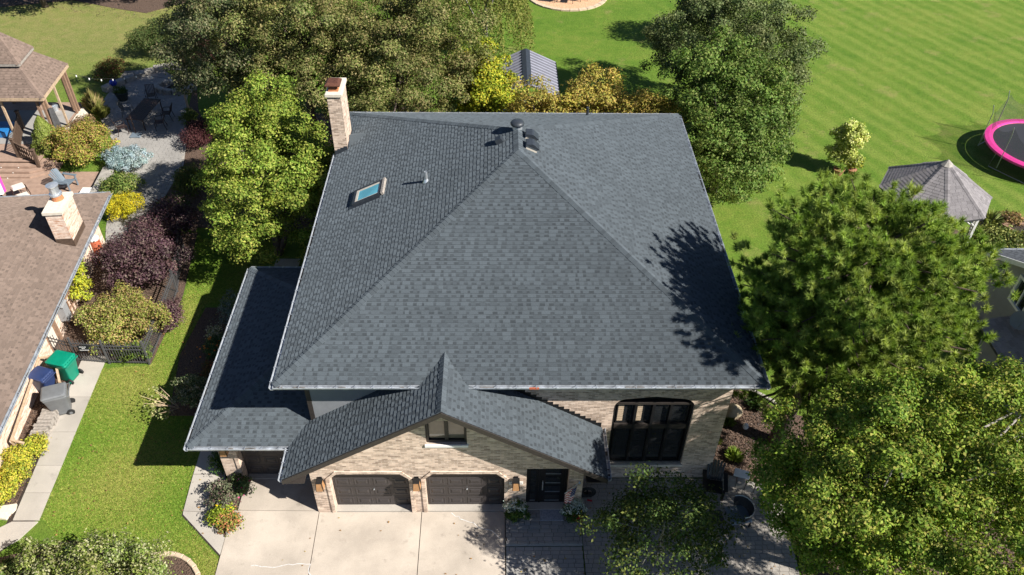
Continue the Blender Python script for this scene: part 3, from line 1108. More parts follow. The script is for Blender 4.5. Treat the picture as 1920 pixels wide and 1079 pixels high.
tag(mb.build("upper_wall", "grey_siding", house), "smooth grey upper wall above the garage roof")
mb = MB()
mb.box(WX0 - 0.012, WX0 + 0.14, WY0 - 0.012, WY0 + 0.1, 2.6, 5.44)
mb.build("corner_trim", "dark_trim", house)
# thin brick lines: soldier course over the arched window
for k in range(26):
    t = k / 25
    x = 3.86 + t * 2.5
    zt = 4.39 + 0.10 * math.sin(t * math.pi) - 0.10 * max(0, abs(t - 0.5) * 2 - 0.8) * 5
    mb = MB()
    mb.box(x - 0.035, x + 0.035, WY0 - 0.012, WY0 + 0.02, zt, zt + 0.19)
    mb.build("lintel_brick", "brick_tan", house)

# gable wall with garage and entry openings
GY = 15.95
ch = 0.27
out = [(-6.05, 0), (-5.45, 0), (-5.45, 2.22 - ch), (-5.45 + ch, 2.22), (-2.87 - ch, 2.22), (-2.87, 2.22 - ch), (-2.87, 0), (-2.35, 0), (-2.35, 2.22 - ch), (-2.35 + ch, 2.22),
       (0.25 - ch, 2.22), (0.25, 2.22 - ch), (0.25, 0), (0.97, 0), (0.97, 2.45), (2.36, 2.45), (2.36, 0), (2.83, 0), (2.83, 3.1), (-1.61, 5.90), (-6.05, 3.1)]
GWIN = [(-2.2, 3.72), (-0.93, 3.72), (-0.93, 4.86), (-2.2, 4.86)]
mb = MB()
mb.wall(out, [GWIN], Yf(GY), 0.3)
mb.build("gable_wall", "brick_tan", house)
mb = MB()
mb.box(2.53, 2.83, GY + 0.3, WY0, 0, 3.1)
mb.build("return_wall", "brick_tan", house)
mb = MB()
mb.box(-6.05, -5.75, GY + 0.3, 17.6, 0, 3.1)
mb.build("return_wall", "brick_tan", house)
# projecting brick band around each garage opening
for (a, b) in ((-5.45, -2.87), (-2.35, 0.25)):
    for s, xx in ((-1, a), (1, b)):
        mb = MB()
        mb.box(min(xx, xx + s * 0.12), max(xx, xx + s * 0.12), GY - 0.035, GY - 0.001, 0, 2.22 - ch)
        mb.add([(xx, GY - 0.035, 2.22 - ch), (xx + s * 0.12, GY - 0.035, 2.22 - ch), (xx - s * (ch - 0.06), GY - 0.035, 2.34), (xx - s * ch, GY - 0.035, 2.22),
                (xx, GY - 0.001, 2.22 - ch), (xx + s * 0.12, GY - 0.001, 2.22 - ch), (xx - s * (ch - 0.06), GY - 0.001, 2.34), (xx - s * ch, GY - 0.001, 2.22)],
               [(0, 1, 2, 3), (1, 5, 6, 2), (2, 6, 7, 3), (0, 3, 7, 4)])
        mb.build("brick_band", "brick_tan", house)
    mb = MB()
    mb.box(a + ch - 0.06, b - ch + 0.06, GY - 0.033, GY - 0.001, 2.22, 2.34)
    mb.build("brick_band", "brick_tan", house)

def garage_door(x0, x1, y, h, label=None):
    d = MB()
    d.box(x0 + 0.02, x1 - 0.02, y, y + 0.05, 0.06, h)
    door = d.build("garage_door", "garage_door", house)
    if label: door["label"] = label
    w = (x1 - x0 - 0.04) / 4
    rows = 4
    hh = (h - 0.06) / rows
    for r in range(rows):
        mb = MB()
        mb.box(x0 + 0.02, x1 - 0.02, y - 0.004, y - 0.001, 0.06 + r * hh - 0.006, 0.06 + r * hh + 0.006)
        mb.build("section_joint", "black_frame", door)
        for c in range(4):
            cx, cz = x0 + 0.02 + (c + 0.5) * w, 0.06 + (r + 0.5) * hh
            a, b = w * 0.40, hh * 0.33
            ring = lambda f, dy: [(cx - a + f, y + dy, cz - b + f), (cx + a - f, y + dy, cz - b + f), (cx + a - f, y + dy, cz + b - f), (cx - a + f, y + dy, cz + b - f)]
            p = MB()
            p.rings([ring(-0.01, 0.001), ring(0, -0.012), ring(0.03, -0.012), ring(0.045, -0.002), ring(0.075, -0.002), ring(0.12, -0.028)], False, True)
            p.build("door_panel", "garage_door", door)
    mb = MB()
    mb.box(x0 + 0.02, x1 - 0.02, y - 0.01, y + 0.04, 0.045, 0.06)
    mb.build("door_seal", "rubber", door)
    mb = MB()
    mb.tube([((x0 + x1) / 2 + 0.05, y - 0.05, 1.0), ((x0 + x1) / 2 + 0.05, y - 0.01, 1.0)], 0.022, 8)
    mb.build("door_handle", "galvanised", door)
    return door
garage_door(-5.45, -2.87, 16.22, 2.22)
garage_door(-2.35, 0.25, 16.22, 2.22)

# entry door
mb = MB()
mb.box(0.97, 2.36, 16.24, 16.3, 0.15, 2.45)
entry = mb.build("entry_door", "black_frame", house)
for (x0, x1, n_, nm) in ((1.12, 1.30, 1, "sidelight"), (1.62, 2.12, 4, "door_pane")):
    hh = 2.0 / n_
    for k in range(n_):
        p = MB()
        p.box(x0, x1, 16.228, 16.236, 0.32 + k * hh, 0.32 + (k + 1) * hh - (0.2 if n_ > 1 else 0))
        p.build(nm, "glass_dark", entry)
        q = MB()
        q.box(x0, x1, 16.215, 16.239, 0.285 + k * hh, 0.315 + k * hh)
        q.build("pane_trim", "steel_tube", entry)
for x in (0.99, 1.40, 2.27):
    p = MB()
    p.box(x, x + 0.07, 16.20, 16.239, 0.16, 2.43)
    p.build("door_stile", "black_frame", entry)
p = MB()
p.tube([(1.53, 16.19, 0.95), (1.53, 16.16, 1.0), (1.53, 16.16, 1.4), (1.53, 16.19, 1.45)], 0.022, 8)
p.build("handle", "galvanised", entry)
p = MB()
p.box(0.9, 2.42, 15.93, 16.22, 0.17, 0.20)
p.build("threshold", "concrete_grey", house)

# windows
def window(name, outline, y, mat_frame, panes, label=None, sill=None, glass="glass_dark"):
    xs = [p[0] for p in outline]; zs = [p[1] for p in outline]
    x0, x1, z0, z1 = min(xs), max(xs), min(zs), max(zs)
    f = MB()
    inner = []
    cx, cz = (x0 + x1) / 2, (z0 + z1) / 2
    for p in outline:
        inner.append((cx + (p[0] - cx) * (1 - 0.16 / (x1 - x0)), cz + (p[1] - cz) * (1 - 0.16 / (z1 - z0))))
    f.wall(outline, [inner], Yf(y), 0.12)
    w = f.build(name, mat_frame, house)
    if label: w["label"] = label
    b = MB()
    b.wall(outline, [], Yf(y + 0.10), 0.03)
    b.build("backing", "black_frame", w)
    for (a, c, d, e) in panes:
        p = MB()
        p.box(a, c, y + 0.075, y + 0.085, d, e)
        p.build("pane", glass, w)
    return w
bw = window("arched_window", AW, WY0 + 0.10, "black_frame", [], "tall black window of eight panes with rounded top corners")
xs = [3.92, 4.54, 5.12, 5.70, 6.30]
for i in range(4):
    for (z0, z1) in ((0.95, 2.62), (2.92, 3.86)):
        p = MB()
        p.box(xs[i] + 0.05, xs[i + 1] - 0.05, WY0 + 0.17, WY0 + 0.185, z0, z1)
        p.build("pane", "glass_dark", bw)
        fr = MB()
        fr.wall([(xs[i] + 0.015, z0 - 0.035), (xs[i + 1] - 0.015, z0 - 0.035), (xs[i + 1] - 0.015, z1 + 0.035), (xs[i] + 0.015, z1 + 0.035)],
                [[(xs[i] + 0.05, z0), (xs[i + 1] - 0.05, z0), (xs[i + 1] - 0.05, z1), (xs[i] + 0.05, z1)]], Yf(WY0 + 0.145), 0.045)
        fr.build("sash", "black_frame", bw)
    if i < 3:
        m_ = MB()
        m_.box(xs[i + 1] - 0.045, xs[i + 1] + 0.045, WY0 + 0.06, WY0 + 0.16, 0.88, 4.0)
        m_.build("mullion", "black_frame", bw)
m_ = MB()
m_.box(3.90, 6.32, WY0 + 0.075, WY0 + 0.165, 2.66, 2.88)
m_.build("transom", "dark_trim", bw)
m_ = MB()
m_.box(3.90, 6.32, WY0 + 0.055, WY0 + 0.16, 3.90, 3.99)
m_.build("head_rail", "dark_trim", bw)
# slatted blinds behind two upper panes
for i in (0, 1):
    for k in range(9):
        p = MB()
        p.box(xs[i] + 0.06, xs[i] + 0.24, WY0 + 0.158, WY0 + 0.166, 2.98 + k * 0.095, 3.05 + k * 0.095)
        p.build("blind_slat", "stone_tan", bw)
for a, b in ((3.72, 5.1), (5.11, 6.48)):
    m_ = MB()
    m_.box(a, b, WY0 - 0.06, WY0 + 0.1, 0.72, 0.82)
    m_.build("sill", "limestone", bw)
gw = window("gable_window", GWIN, GY + 0.10, "dark_trim", [(-2.10, -1.62, 3.82, 4.78), (-1.50, -1.02, 3.82, 4.78)], "two-pane window under the gable peak", glass="glass_tan_reflection")
m_ = MB()
m_.box(-1.62, -1.50, GY + 0.11, GY + 0.2, 3.79, 4.80)
m_.build("mullion", "dark_trim", gw)
m_ = MB()
m_.box(-2.24, -0.89, GY - 0.05, GY + 0.12, 3.62, 3.72)
m_.build("sill", "white_paint", gw)

# ---- roofs
def deck(name, planes, parent, mat="roof_deck", drop=0.12):
    mb = MB()
    for P in planes:
        k = len(P)
        mb.add([Vector(p) - Vector((0, 0, 0.004)) for p in P] + [Vector(p) - Vector((0, 0, drop)) for p in P], [tuple(range(k)), tuple(range(2 * k - 1, k - 1, -1))] + [(i, k + i, k + (i + 1) % k, (i + 1) % k) for i in range(k)])
    return mb.build(name, mat, parent)

A_, B_, C_, D_ = (HX0, HY0, ZE), (HX1, HY0, ZE), (HX1, HY1, ZE), (HX0, HY1, ZE)
E_, F_ = (XM, HY0 + HW, ZR), (XM, HY1 - HW, ZR)
planes = [[A_, B_, E_], [B_, C_, F_, E_], [C_, D_, F_], [D_, A_, E_, F_]]
roof = deck("hip_roof", planes, house)
rr = random.Random(4)
sb = MB()
def under_gable(p):
    return p.x > -2.9 and p.x < -0.3 and p.y < 18
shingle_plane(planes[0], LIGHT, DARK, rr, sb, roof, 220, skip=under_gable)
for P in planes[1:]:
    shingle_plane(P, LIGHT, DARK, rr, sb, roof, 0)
cb = MB()
def dn(nx, ny):
    return Vector((nx, ny, -SL)).normalized()
fr_, ri_, ba_, le_ = dn(0, -1), dn(1, 0), dn(0, 1), dn(-1, 0)
def flatdir(n, along):
    d = Vector(along).normalized()
    q = n - d * n.dot(d)
    return q.normalized()
for (p, q, n1, n2, ob) in ((A_, E_, le_, fr_, True), (B_, E_, fr_, ri_, True), (C_, F_, ri_, ba_, False), (D_, F_, ba_, le_, False)):
    dv = Vector(q) - Vector(p)
    cap_line(p, q, flatdir(n1, dv), flatdir(n2, dv), LIGHT, rr, roof, cb, objs=ob)
cap_line(E_, F_, le_, ri_, LIGHT, rr, roof, cb, half=0.2)
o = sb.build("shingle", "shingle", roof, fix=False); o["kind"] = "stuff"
o = cb.build("cap_shingle", "shingle", roof, fix=False); o["kind"] = "stuff"
# soffit and fascia
mb = MB()
for (x0, x1, y0, y1) in ((HX0 + 0.02, HX1 - 0.02, HY0 + 0.02, WY0 + 0.1), (HX0 + 0.02, HX1 - 0.02, WY1 - 0.1, HY1 - 0.02), (HX0 + 0.02, WX0 + 0.1, WY0 + 0.1, WY1 - 0.1), (WX1 - 0.1, HX1 - 0.02, WY0 + 0.1, WY1 - 0.1)):
    mb.box(x0, x1, y0, y1, ZE - 0.17, ZE - 0.15)
mb.build("soffit", "dark_trim", house)

def gutter(name, a, b, outn, parent, hang=0.62, label=None):
    """open trough along a-b, outn points away from the roof"""
    a = Vector(a); b = Vector(b); n = Vector(outn)
    prof = [(0.0, 0.0), (0.0, -0.115), (0.085, -0.115), (0.125, -0.03), (0.125, 0.0), (0.108, 0.0), (0.108, -0.028), (0.076, -0.1), (0.014, -0.1), (0.014, 0.0)]
    mb = MB()
    r = lambda p: [p + n * q[0] + Vector((0, 0, q[1])) for q in prof]
    mb.rings([r(a), r(b)], True, True)
    g = mb.build(name, "gutter_metal", parent)
    if label: g["label"] = label
    d = (b - a)
    k = int(d.length / hang)
    me = None
    for i in range(k + 1):
        p = a + d * ((i + 0.4) / (k + 1))
        m_ = MB()
        e = d.normalized() * 0.011
        m_.rings([[p - e + n * 0.005 + Vector((0, 0, 0.004)), p + e + n * 0.005 + Vector((0, 0, 0.004)), p + e + n * 0.005 + Vector((0, 0, 0.014)), p - e + n * 0.005 + Vector((0, 0, 0.014))],
                  [p - e + n * 0.14 + Vector((0, 0, 0.004)), p + e + n * 0.14 + Vector((0, 0, 0.004)), p + e + n * 0.14 + Vector((0, 0, 0.014)), p - e + n * 0.14 + Vector((0, 0, 0.014))]], True, True)
        m_.build("gutter_hanger", "galvanised", g)
    # dark silt and leaf bits lying in the trough
    for i in range(4):
        m_ = MB()
        t0 = random.random() * 0.95
        L = random.uniform(0.02, 0.09)
        p0, p1 = a + d * t0, a + d * min(1, t0 + L)
        m_.add([p0 + n * 0.02 + Vector((0, 0, -0.07)), p1 + n * 0.02 + Vector((0, 0, -0.07)), p1 + n * 0.095 + Vector((0, 0, -0.06)), p0 + n * 0.095 + Vector((0, 0, -0.06))], [(0, 1, 2, 3)])
        m_.build("gutter_silt", "gutter_dirt", g)
    return g
ZG = ZE - 0.012
random.seed(9)
gutter("gutter", (HX0, HY0, ZG), (-2.28, HY0, ZG), (0, -1, 0), house)
gutter("gutter", (-0.86, HY0, ZG), (HX1, HY0, ZG), (0, -1, 0), house)
gutter("gutter", (HX0, HY0 - 0.1, ZG), (HX0, 29.75, ZG), (-1, 0, 0), house)
gutter("gutter", (HX1, HY0 - 0.1, ZG), (HX1, HY1, ZG), (1, 0, 0), house)
gutter("gutter", (HX0, HY1, ZG), (HX1, HY1, ZG), (0, 1, 0), house)
m_ = MB()
m_.box(0.98, 1.28, HY0 - 0.127, HY0 - 0.1, ZG - 0.06, ZG + 0.006)
tag(m_.build("gutter_patch", "red_clay", house), "small red patch on the front gutter")

# gable roof over the garage
GZE, GZR, GXL, GXR, GXM, GYF, GYB = 2.8, 6.04, -6.71, 3.49, -1.61, 15.30, 17.66
gl = [(GXL, 18.1, GZE), (GXL, GYF, GZE), (GXM, GYF, GZR), (GXM, GYB, GZR), (-2.6, GYB, 2.8 + 0.6353 * (-2.6 - GXL))]
gl = [(GXL, GYB, GZE), (GXL, GYF, GZE), (GXM, GYF, GZR), (GXM, GYB, GZR)]
gr = [(GXR, GYF, GZE), (GXR, WY0 - 0.004, GZE), (GXM + 0.72, WY0 - 0.004, GZR - 0.72 * 0.6353), (GXM + 0.72, GYB, GZR - 0.72 * 0.6353), (GXM, GYB, GZR), (GXM, GYF, GZR)]
gr = [(GXR, GYF, GZE), (GXR, GYB, GZE), (GXM, GYB, GZR), (GXM, GYF, GZR)]
groof = deck("gable_roof", [gl, gr], house)
sb = MB()
shingle_plane(gl, LIGHT, DARK, rr, sb, groof, 40)
shingle_plane(gr, LIGHT, DARK, rr, sb, groof, 40, skip=lambda p: p.y > 17)
o = sb.build("shingle", "shingle", groof, fix=False); o["kind"] = "stuff"
s3 = 0.6353
cb = MB()
cap_line((GXM, GYF - 0.01, GZR), (GXM, GYB, GZR), Vector((-1, 0, -s3)).normalized(), Vector((1, 0, -s3)).normalized(), LIGHT, rr, groof, cb, objs=True)
# rake boards, soffit strips and returns
for sgn, xe in ((-1, GXL), (1, GXR)):
    mb = MB()
    q = lambda x, z, y: (x, y, z)
    z1, z0 = GZR - 0.02, GZE - 0.02
    mb.add([(GXM, GYF - 0.03, z1), (xe, GYF - 0.03, z0), (xe, GYF - 0.03, z0 - 0.2), (GXM, GYF - 0.03, z1 - 0.2),
            (GXM, GYF + 0.02, z1), (xe, GYF + 0.02, z0), (xe, GYF + 0.02, z0 - 0.2), (GXM, GYF + 0.02, z1 - 0.2)],
           [(0, 1, 2, 3), (4, 7, 6, 5), (0, 4, 5, 1), (3, 2, 6, 7), (1, 5, 6, 2), (0, 3, 7, 4)])
    mb.build("rake_board", "dark_trim", house)
    mb = MB()
    mb.add([(GXM, GYF + 0.02, z1 - 0.14), (xe, GYF + 0.02, z0 - 0.14), (xe, GY + 0.02, z0 - 0.14), (GXM, GY + 0.02, z1 - 0.14),
            (GXM, GYF + 0.02, z1 - 0.17), (xe, GYF + 0.02, z0 - 0.17), (xe, GY + 0.02, z0 - 0.17), (GXM, GY + 0.02, z1 - 0.17)],
           [(0, 1, 2, 3), (4, 7, 6, 5), (0, 4, 5, 1), (3, 2, 6, 7), (1, 5, 6, 2), (0, 3, 7, 4)])
    mb.build("rake_soffit", "dark_trim", house)
mb = MB()
mb.box(GXL + 0.02, -6.05, GYF + 0.05, 17.6, GZE - 0.28, GZE - 0.24)
mb.build("eave_soffit", "dark_trim", house)
mb = MB()
mb.box(2.83, GXR - 0.02, GYF + 0.05, WY0, GZE - 0.28, GZE - 0.24)
mb.build("eave_soffit", "dark_trim", house)
gutter("gutter", (GXL, 16.55, GZE - 0.012), (GXL, GYF, GZE - 0.012), (-1, 0, 0), house)
gutter("gutter", (GXR, GYF, GZE - 0.012), (GXR, WY0 - 0.01, GZE - 0.012), (1, 0, 0), house)
mb = MB()
mb.tube([(GXR + 0.06, WY0 - 0.08, GZE - 0.1), (GXR + 0.02, WY0 - 0.06, 2.3), (3.2, WY0 - 0.05, 2.1), (3.2, WY0 - 0.05, 0.1)], 0.045, 4)
mb.build("downspout", "dark_trim", house)
# stepped flashing where the gable roof meets the brick wall
for k in range(23):
    x = -0.75 + k * 0.183
    z = GZR - (x - GXM) * s3
    mb = MB()
    mb.box(x, x + 0.183, WY0 - 0.006, WY0 - 0.002, z - 0.16, z + 0.13)
    mb.build("step_flashing", "black_frame", house)

# small garage wing on the left
EX, EY0, EY1, EZ, ES = -9.98, 16.60, 25.55, 2.8, 0.45
run = WX0 - EX
zt = EZ + ES * run
wl_ = [(EX, EY1, EZ), (EX, EY0, EZ), (WX0, EY0 + run, zt), (WX0, EY1 - run, zt)]
wf_ = [(EX, EY0, EZ), (WX0, EY0, EZ), (WX0, EY0 + run, zt)]
wb_ = [(WX0, EY1, EZ), (EX, EY1, EZ), (WX0, EY1 - run, zt)]
wroof = deck("wing_roof", [wl_, wf_, wb_], house)
sb = MB()
shingle_plane(wf_, LIGHT, DARK, rr, sb, wroof, 60)
shingle_plane(wl_, LIGHT, DARK, rr, sb, wroof, 0)
shingle_plane(wb_, LIGHT, DARK, rr, sb, wroof, 0)
o = sb.build("shingle", "shingle", wroof, fix=False); o["kind"] = "stuff"
cb = MB()
w1, w2 = Vector((-1, 0, -ES)).normalized(), Vector((0, -1, -ES)).normalized()
for (p, q, n1, n2, ob) in (((EX, EY0, EZ), (WX0, EY0 + run, zt), w1, w2, True), ((EX, EY1, EZ), (WX0, EY1 - run, zt), Vector((0, 1, -ES)).normalized(), w1, False)):
    dv = Vector(q) - Vector(p)
    cap_line(p, q, flatdir(n1, dv), flatdir(n2, dv), LIGHT, rr, wroof, cb, objs=ob)
o = cb.build("cap_shingle", "shingle", wroof, fix=False); o["kind"] = "stuff"
gutter("gutter", (EX, EY0, EZ - 0.012), (-6.72, EY0, EZ - 0.012), (0, -1, 0), house)
gutter("gutter", (EX, EY0 - 0.1, EZ - 0.012), (EX, EY1, EZ - 0.012), (-1, 0, 0), house)
gutter("gutter", (EX, EY1, EZ - 0.012), (HX0, EY1, EZ - 0.012), (0, 1, 0), house)
mb = MB()
mb.wall([(-9.4, 0), (-8.80, 0), (-8.80, 2.22 - ch), (-8.80 + ch, 2.22), (-6.25 - ch, 2.22), (-6.25, 2.22 - ch), (-6.25, 0), (-6.06, 0), (-6.06, 2.7), (-9.4, 2.7)], [], Yf(17.2), 0.35)
mb.build("wing_wall", "brick_tan", house)
mb = MB()
mb.box(-9.4, -9.1, 17.55, 25.0, 0, 2.7)
mb.build("wing_wall", "brick_tan", house)
mb = MB()
mb.box(-9.1, WX0, 24.7, 25.0, 0, 2.7)
mb.build("wing_wall", "brick_tan", house)
mb = MB()
mb.box(EX + 0.02, WX0, EY0 + 0.02, 17.25, EZ - 0.16, EZ - 0.13)
mb.box(EX + 0.02, -9.35, 17.25, EY1 - 0.02, EZ - 0.16, EZ - 0.13)
mb.build("wing_soffit", "dark_trim", house)
mb = MB()
mb.box(-8.92, -8.80, 17.165, 17.199, 0, 2.0)
mb.build("brick_band", "brick_tan", house)
garage_door(-8.80, -6.25, 17.5, 2.22, "single brown garage door of the left wing in shade")
mb = MB()
mb.box(-10.12, -10.0, 16.95, 17.3, 2.3, 2.42)
mb.build("camera_bracket", "white_paint", house)

# chimney
mb = MB()
mb.box(-6.80, -6.25, 29.62, 30.92, 0, 8.30)
cm = mb.build("chimney", "brick_tan", house)
mb = MB()
mb.bbox(-6.86, -6.19, 29.56, 30.98, 8.30, 8.45, 0.03)
mb.build("crown", "limestone", cm)
mb = MB()
mb.rings([[(-6.74, 29.75, 8.45), (-6.34, 29.75, 8.45), (-6.34, 30.2, 8.45), (-6.74, 30.2, 8.45)], [(-6.72, 29.77, 8.56), (-6.36, 29.77, 8.56), (-6.36, 30.18, 8.56), (-6.72, 30.18, 8.56)]], True, True)
mb.build("flue", "clay", cm)
mb = MB()
for (x, y) in ((-6.71, 29.8), (-6.37, 29.8), (-6.37, 30.15), (-6.71, 30.15)):
    mb.box(x - 0.015, x + 0.015, y - 0.015, y + 0.015, 8.5, 8.76)
mb.rings([[(-6.69, 29.82, 8.56), (-6.39, 29.82, 8.56), (-6.39, 30.13, 8.56), (-6.69, 30.13, 8.56)], [(-6.69, 29.82, 8.74), (-6.39, 29.82, 8.74), (-6.39, 30.13, 8.74), (-6.69, 30.13, 8.74)]])
mb.build("spark_screen", "rust", cm)
mb = MB()
q = lambda d, z: [(-6.84 + d, 29.66 + d, z), (-6.24 - d, 29.66 + d, z), (-6.24 - d, 30.3 - d, z), (-6.84 + d, 30.3 - d, z)]
mb.rings([q(0, 8.70), q(0, 8.75), q(0.1, 8.83)], True, True)
mb.build("rain_cap", "rust", cm)
for k in range(4):
    mb = MB()
    x = -6.80 + k * 0.1375
    mb.box(x, x + 0.1375, 29.60, 29.615, ZE + (x - HX0) * SL - 0.1, ZE + (x - HX0) * SL + 0.24)
    mb.build("flashing", "vent_black", cm)
for k in range(4):
    mb = MB()
    mb.box(-6.246, -6.23, 29.64 + k * 0.32, 29.94 + k * 0.32, 5.7, 6.02)
    mb.build("flashing", "vent_black", cm)
# cricket behind the chimney: a small folded saddle of shingles
mb = MB()
mb.col = LIGHT
zc = lambda x: ZE + (x - HX0) * SL
mb.add([(-6.23, 29.85, zc(-6.23)), (-5.45, 30.3, zc(-5.45) + 0.02), (-6.23, 30.3, zc(-6.23) + 0.3), (-6.23, 30.9, zc(-6.23))], [(0, 1, 2), (2, 1, 3)])
mb.build("cricket", "shingle", cm)

# skylight, pipes and vents (frame of the left roof plane)
def on_left(x, y, h=0):
    return Vector((x, y, ZE + (x - HX0) * SL)) + Vector((-SL, 0, 1)).normalized() * h
def frame_left(x, y):
    u = Vector((1, 0, SL)).normalized(); v = Vector((0, 1, 0)); n = u.cross(v)
    p = on_left(x, y)
    return Matrix(((u.x, v.x, n.x, p.x), (u.y, v.y, n.y, p.y), (u.z, v.z, n.z, p.z), (0, 0, 0, 1)))
def tmb(mb, M):
    mb.v = [tuple(M @ Vector(v)) for v in mb.v]
    return mb
M = frame_left(-4.80, 25.42)
s_ = MB()
s_.wall([(-0.62, -0.46), (0.62, -0.46), (0.62, 0.46), (-0.62, 0.46)], [[(-0.52, -0.38), (0.52, -0.38), (0.52, 0.38), (-0.52, 0.38)]], lambda u, z, d: (u, z, d), 0.12)
skl = tmb(s_, M).build("skylight", "vent_black", house)
s_ = MB(); s_.box(-0.53, 0.53, -0.39, 0.39, 0.085, 0.097)
tmb(s_, M).build("pane", "glass_sky", skl)
s_ = MB()
s_.wall([(-0.51, -0.37), (0.51, -0.37), (0.51, 0.37), (-0.51, 0.37)], [[(-0.40, -0.33), (0.48, -0.33), (0.48, 0.27), (-0.40, 0.27)]], lambda u, z, d: (u, z, 0.100 + d), 0.006)
tmb(s_, M).build("inner_frame", "limestone", skl)
s_ = MB(); s_.box(0.625, 0.72, -0.48, 0.48, 0.02, 0.14)
tmb(s_, M).build("flashing", "wood_grey", skl)
s_ = MB(); s_.box(-0.80, 0.55, -0.58, -0.462, 0.012, 0.03); s_.box(-0.80, 0.55, 0.462, 0.58, 0.012, 0.03); s_.box(-0.80, -0.622, -0.46, 0.46, 0.012, 0.03)
tmb(s_, M).build("flashing", "vent_black", skl)
p = on_left(-2.55, 24.66)
m_ = MB(); m_.lathe(p.x, p.y, [(0.06, p.z - 0.1), (0.06, p.z + 0.42), (0.044, p.z + 0.42), (0.044, p.z + 0.2)], 12)
vp = m_.build("vent_pipe", "galvanised", house, smooth=False)
m_ = MB(); m_.lathe(p.x, p.y, [(0.15, p.z - 0.09), (0.10, p.z + 0.03), (0.065, p.z + 0.1)], 12)
m_.build("pipe_boot", "galvanised", vp)
M = frame_left(0.10, 25.28)
m_ = MB()
m_.rings([[(-0.13, -0.14, 0), (0.15, -0.14, 0), (0.15, 0.14, 0), (-0.13, 0.14, 0)], [(-0.13, -0.12, 0.17), (0.1, -0.12, 0.2), (0.1, 0.12, 0.2), (-0.13, 0.12, 0.17)]], True, True)
tmb(m_, M).build("roof_vent", "vent_black", house)
for y in (25.36, 24.70):
    p0 = Vector((1.16, y, ZE + (HX1 - 1.16) * SL))
    u = Vector((1, 0, -SL)).normalized(); v = Vector((0, 1, 0)); n = u.cross(v)
    M = Matrix(((u.x, v.x, n.x, p0.x), (u.y, v.y, n.y, p0.y), (u.z, v.z, n.z, p0.z), (0, 0, 0, 1)))
    m_ = MB()
    m_.rings([[(-0.25, -0.20, 0.15), (0.25, -0.20, 0.15), (0.25, 0.20, 0.15), (-0.25, 0.20, 0.15)], [(-0.25, -0.20, 0.19), (0.25, -0.20, 0.19), (0.25, 0.20, 0.19), (-0.25, 0.20, 0.19)], [(-0.06, -0.20, 0.27), (0.02, -0.20, 0.27), (0.02, 0.20, 0.27), (-0.06, 0.20, 0.27)]], True, True)
    vt = tmb(m_, M).build("box_vent", "vent_black", house)
    m_ = MB(); m_.box(-0.20, 0.22, -0.17, 0.17, 0.0, 0.16)
    tmb(m_, M).build("collar", "limestone", vt)
zt_ = ZR
m_ = MB()
m_.lathe(XM - 0.02, 25.75, [(0.18, zt_ - 0.15), (0.18, zt_ + 0.16)], 18)
rv = m_.build("round_vent", "galvanised", house)
m_ = MB()
m_.lathe(XM - 0.02, 25.75, [(0.24, zt_ + 0.13), (0.255, zt_ + 0.18), (0.21, zt_ + 0.25), (0.10, zt_ + 0.28), (0.01, zt_ + 0.29)], 20)
m_.build("cap", "vent_black", rv, smooth=True)
m_ = MB()
pz = ZE + (HY1 - 32.4) * SL
m_.lathe(4.0, 32.4, [(0.06, pz - 0.1), (0.06, pz + 0.4)], 10)
m_.build("vent_pipe", "vent_black", house)

# wall lanterns
def lantern(x, y, z, nx=0):
    l_ = MB()
    l_.box(x - 0.07, x + 0.07, y - 0.02, y, z - 0.16, z + 0.2)
    r_ = l_.build("wall_lantern", "black_frame", house)
    t = MB()
    a, b = 0.10, 0.125
    yc = y - 0.15
    t.rings([[(x - a, yc - a, z + 0.14), (x + a, yc - a, z + 0.14), (x + a, yc + a, z + 0.14), (x - a, yc + a, z + 0.14)], [(x - a * 1.1, yc - a * 1.1, z + 0.17), (x + a * 1.1, yc - a * 1.1, z + 0.17), (x + a * 1.1, yc + a * 1.1, z + 0.17), (x - a * 1.1, yc + a * 1.1, z + 0.17)]], True, True)
    t.build("cap", "black_frame", r_)
    t = MB()
    t.rings([[(x - b, yc - b, z - 0.22), (x + b, yc - b, z - 0.22), (x + b, yc + b, z - 0.22), (x - b, yc + b, z - 0.22)], [(x - a * 0.9, yc - a * 0.9, z + 0.14), (x + a * 0.9, yc - a * 0.9, z + 0.14), (x + a * 0.9, yc + a * 0.9, z + 0.14), (x - a * 0.9, yc + a * 0.9, z + 0.14)]], True, True)
    t.build("glass_box", "amber_panel", r_)
    t = MB()
    for sx in (-1, 1):
        for sy in (-1, 1):
            t.bar((x + sx * b, yc + sy * b, z - 0.23), (x + sx * a * 0.95, yc + sy * a * 0.95, z + 0.15), 0.018)
    t.build("cage", "black_frame", r_)
    t = MB()
    t.bar((x, y - 0.01, z + 0.12), (x, yc, z + 0.15), 0.03)
    t.build("arm", "black_frame", r_)
lantern(-5.74, GY, 1.85)
lantern(-2.61, GY, 1.85)
lantern(0.63, GY, 1.85)
lantern(-9.12, 17.2, 2.05)
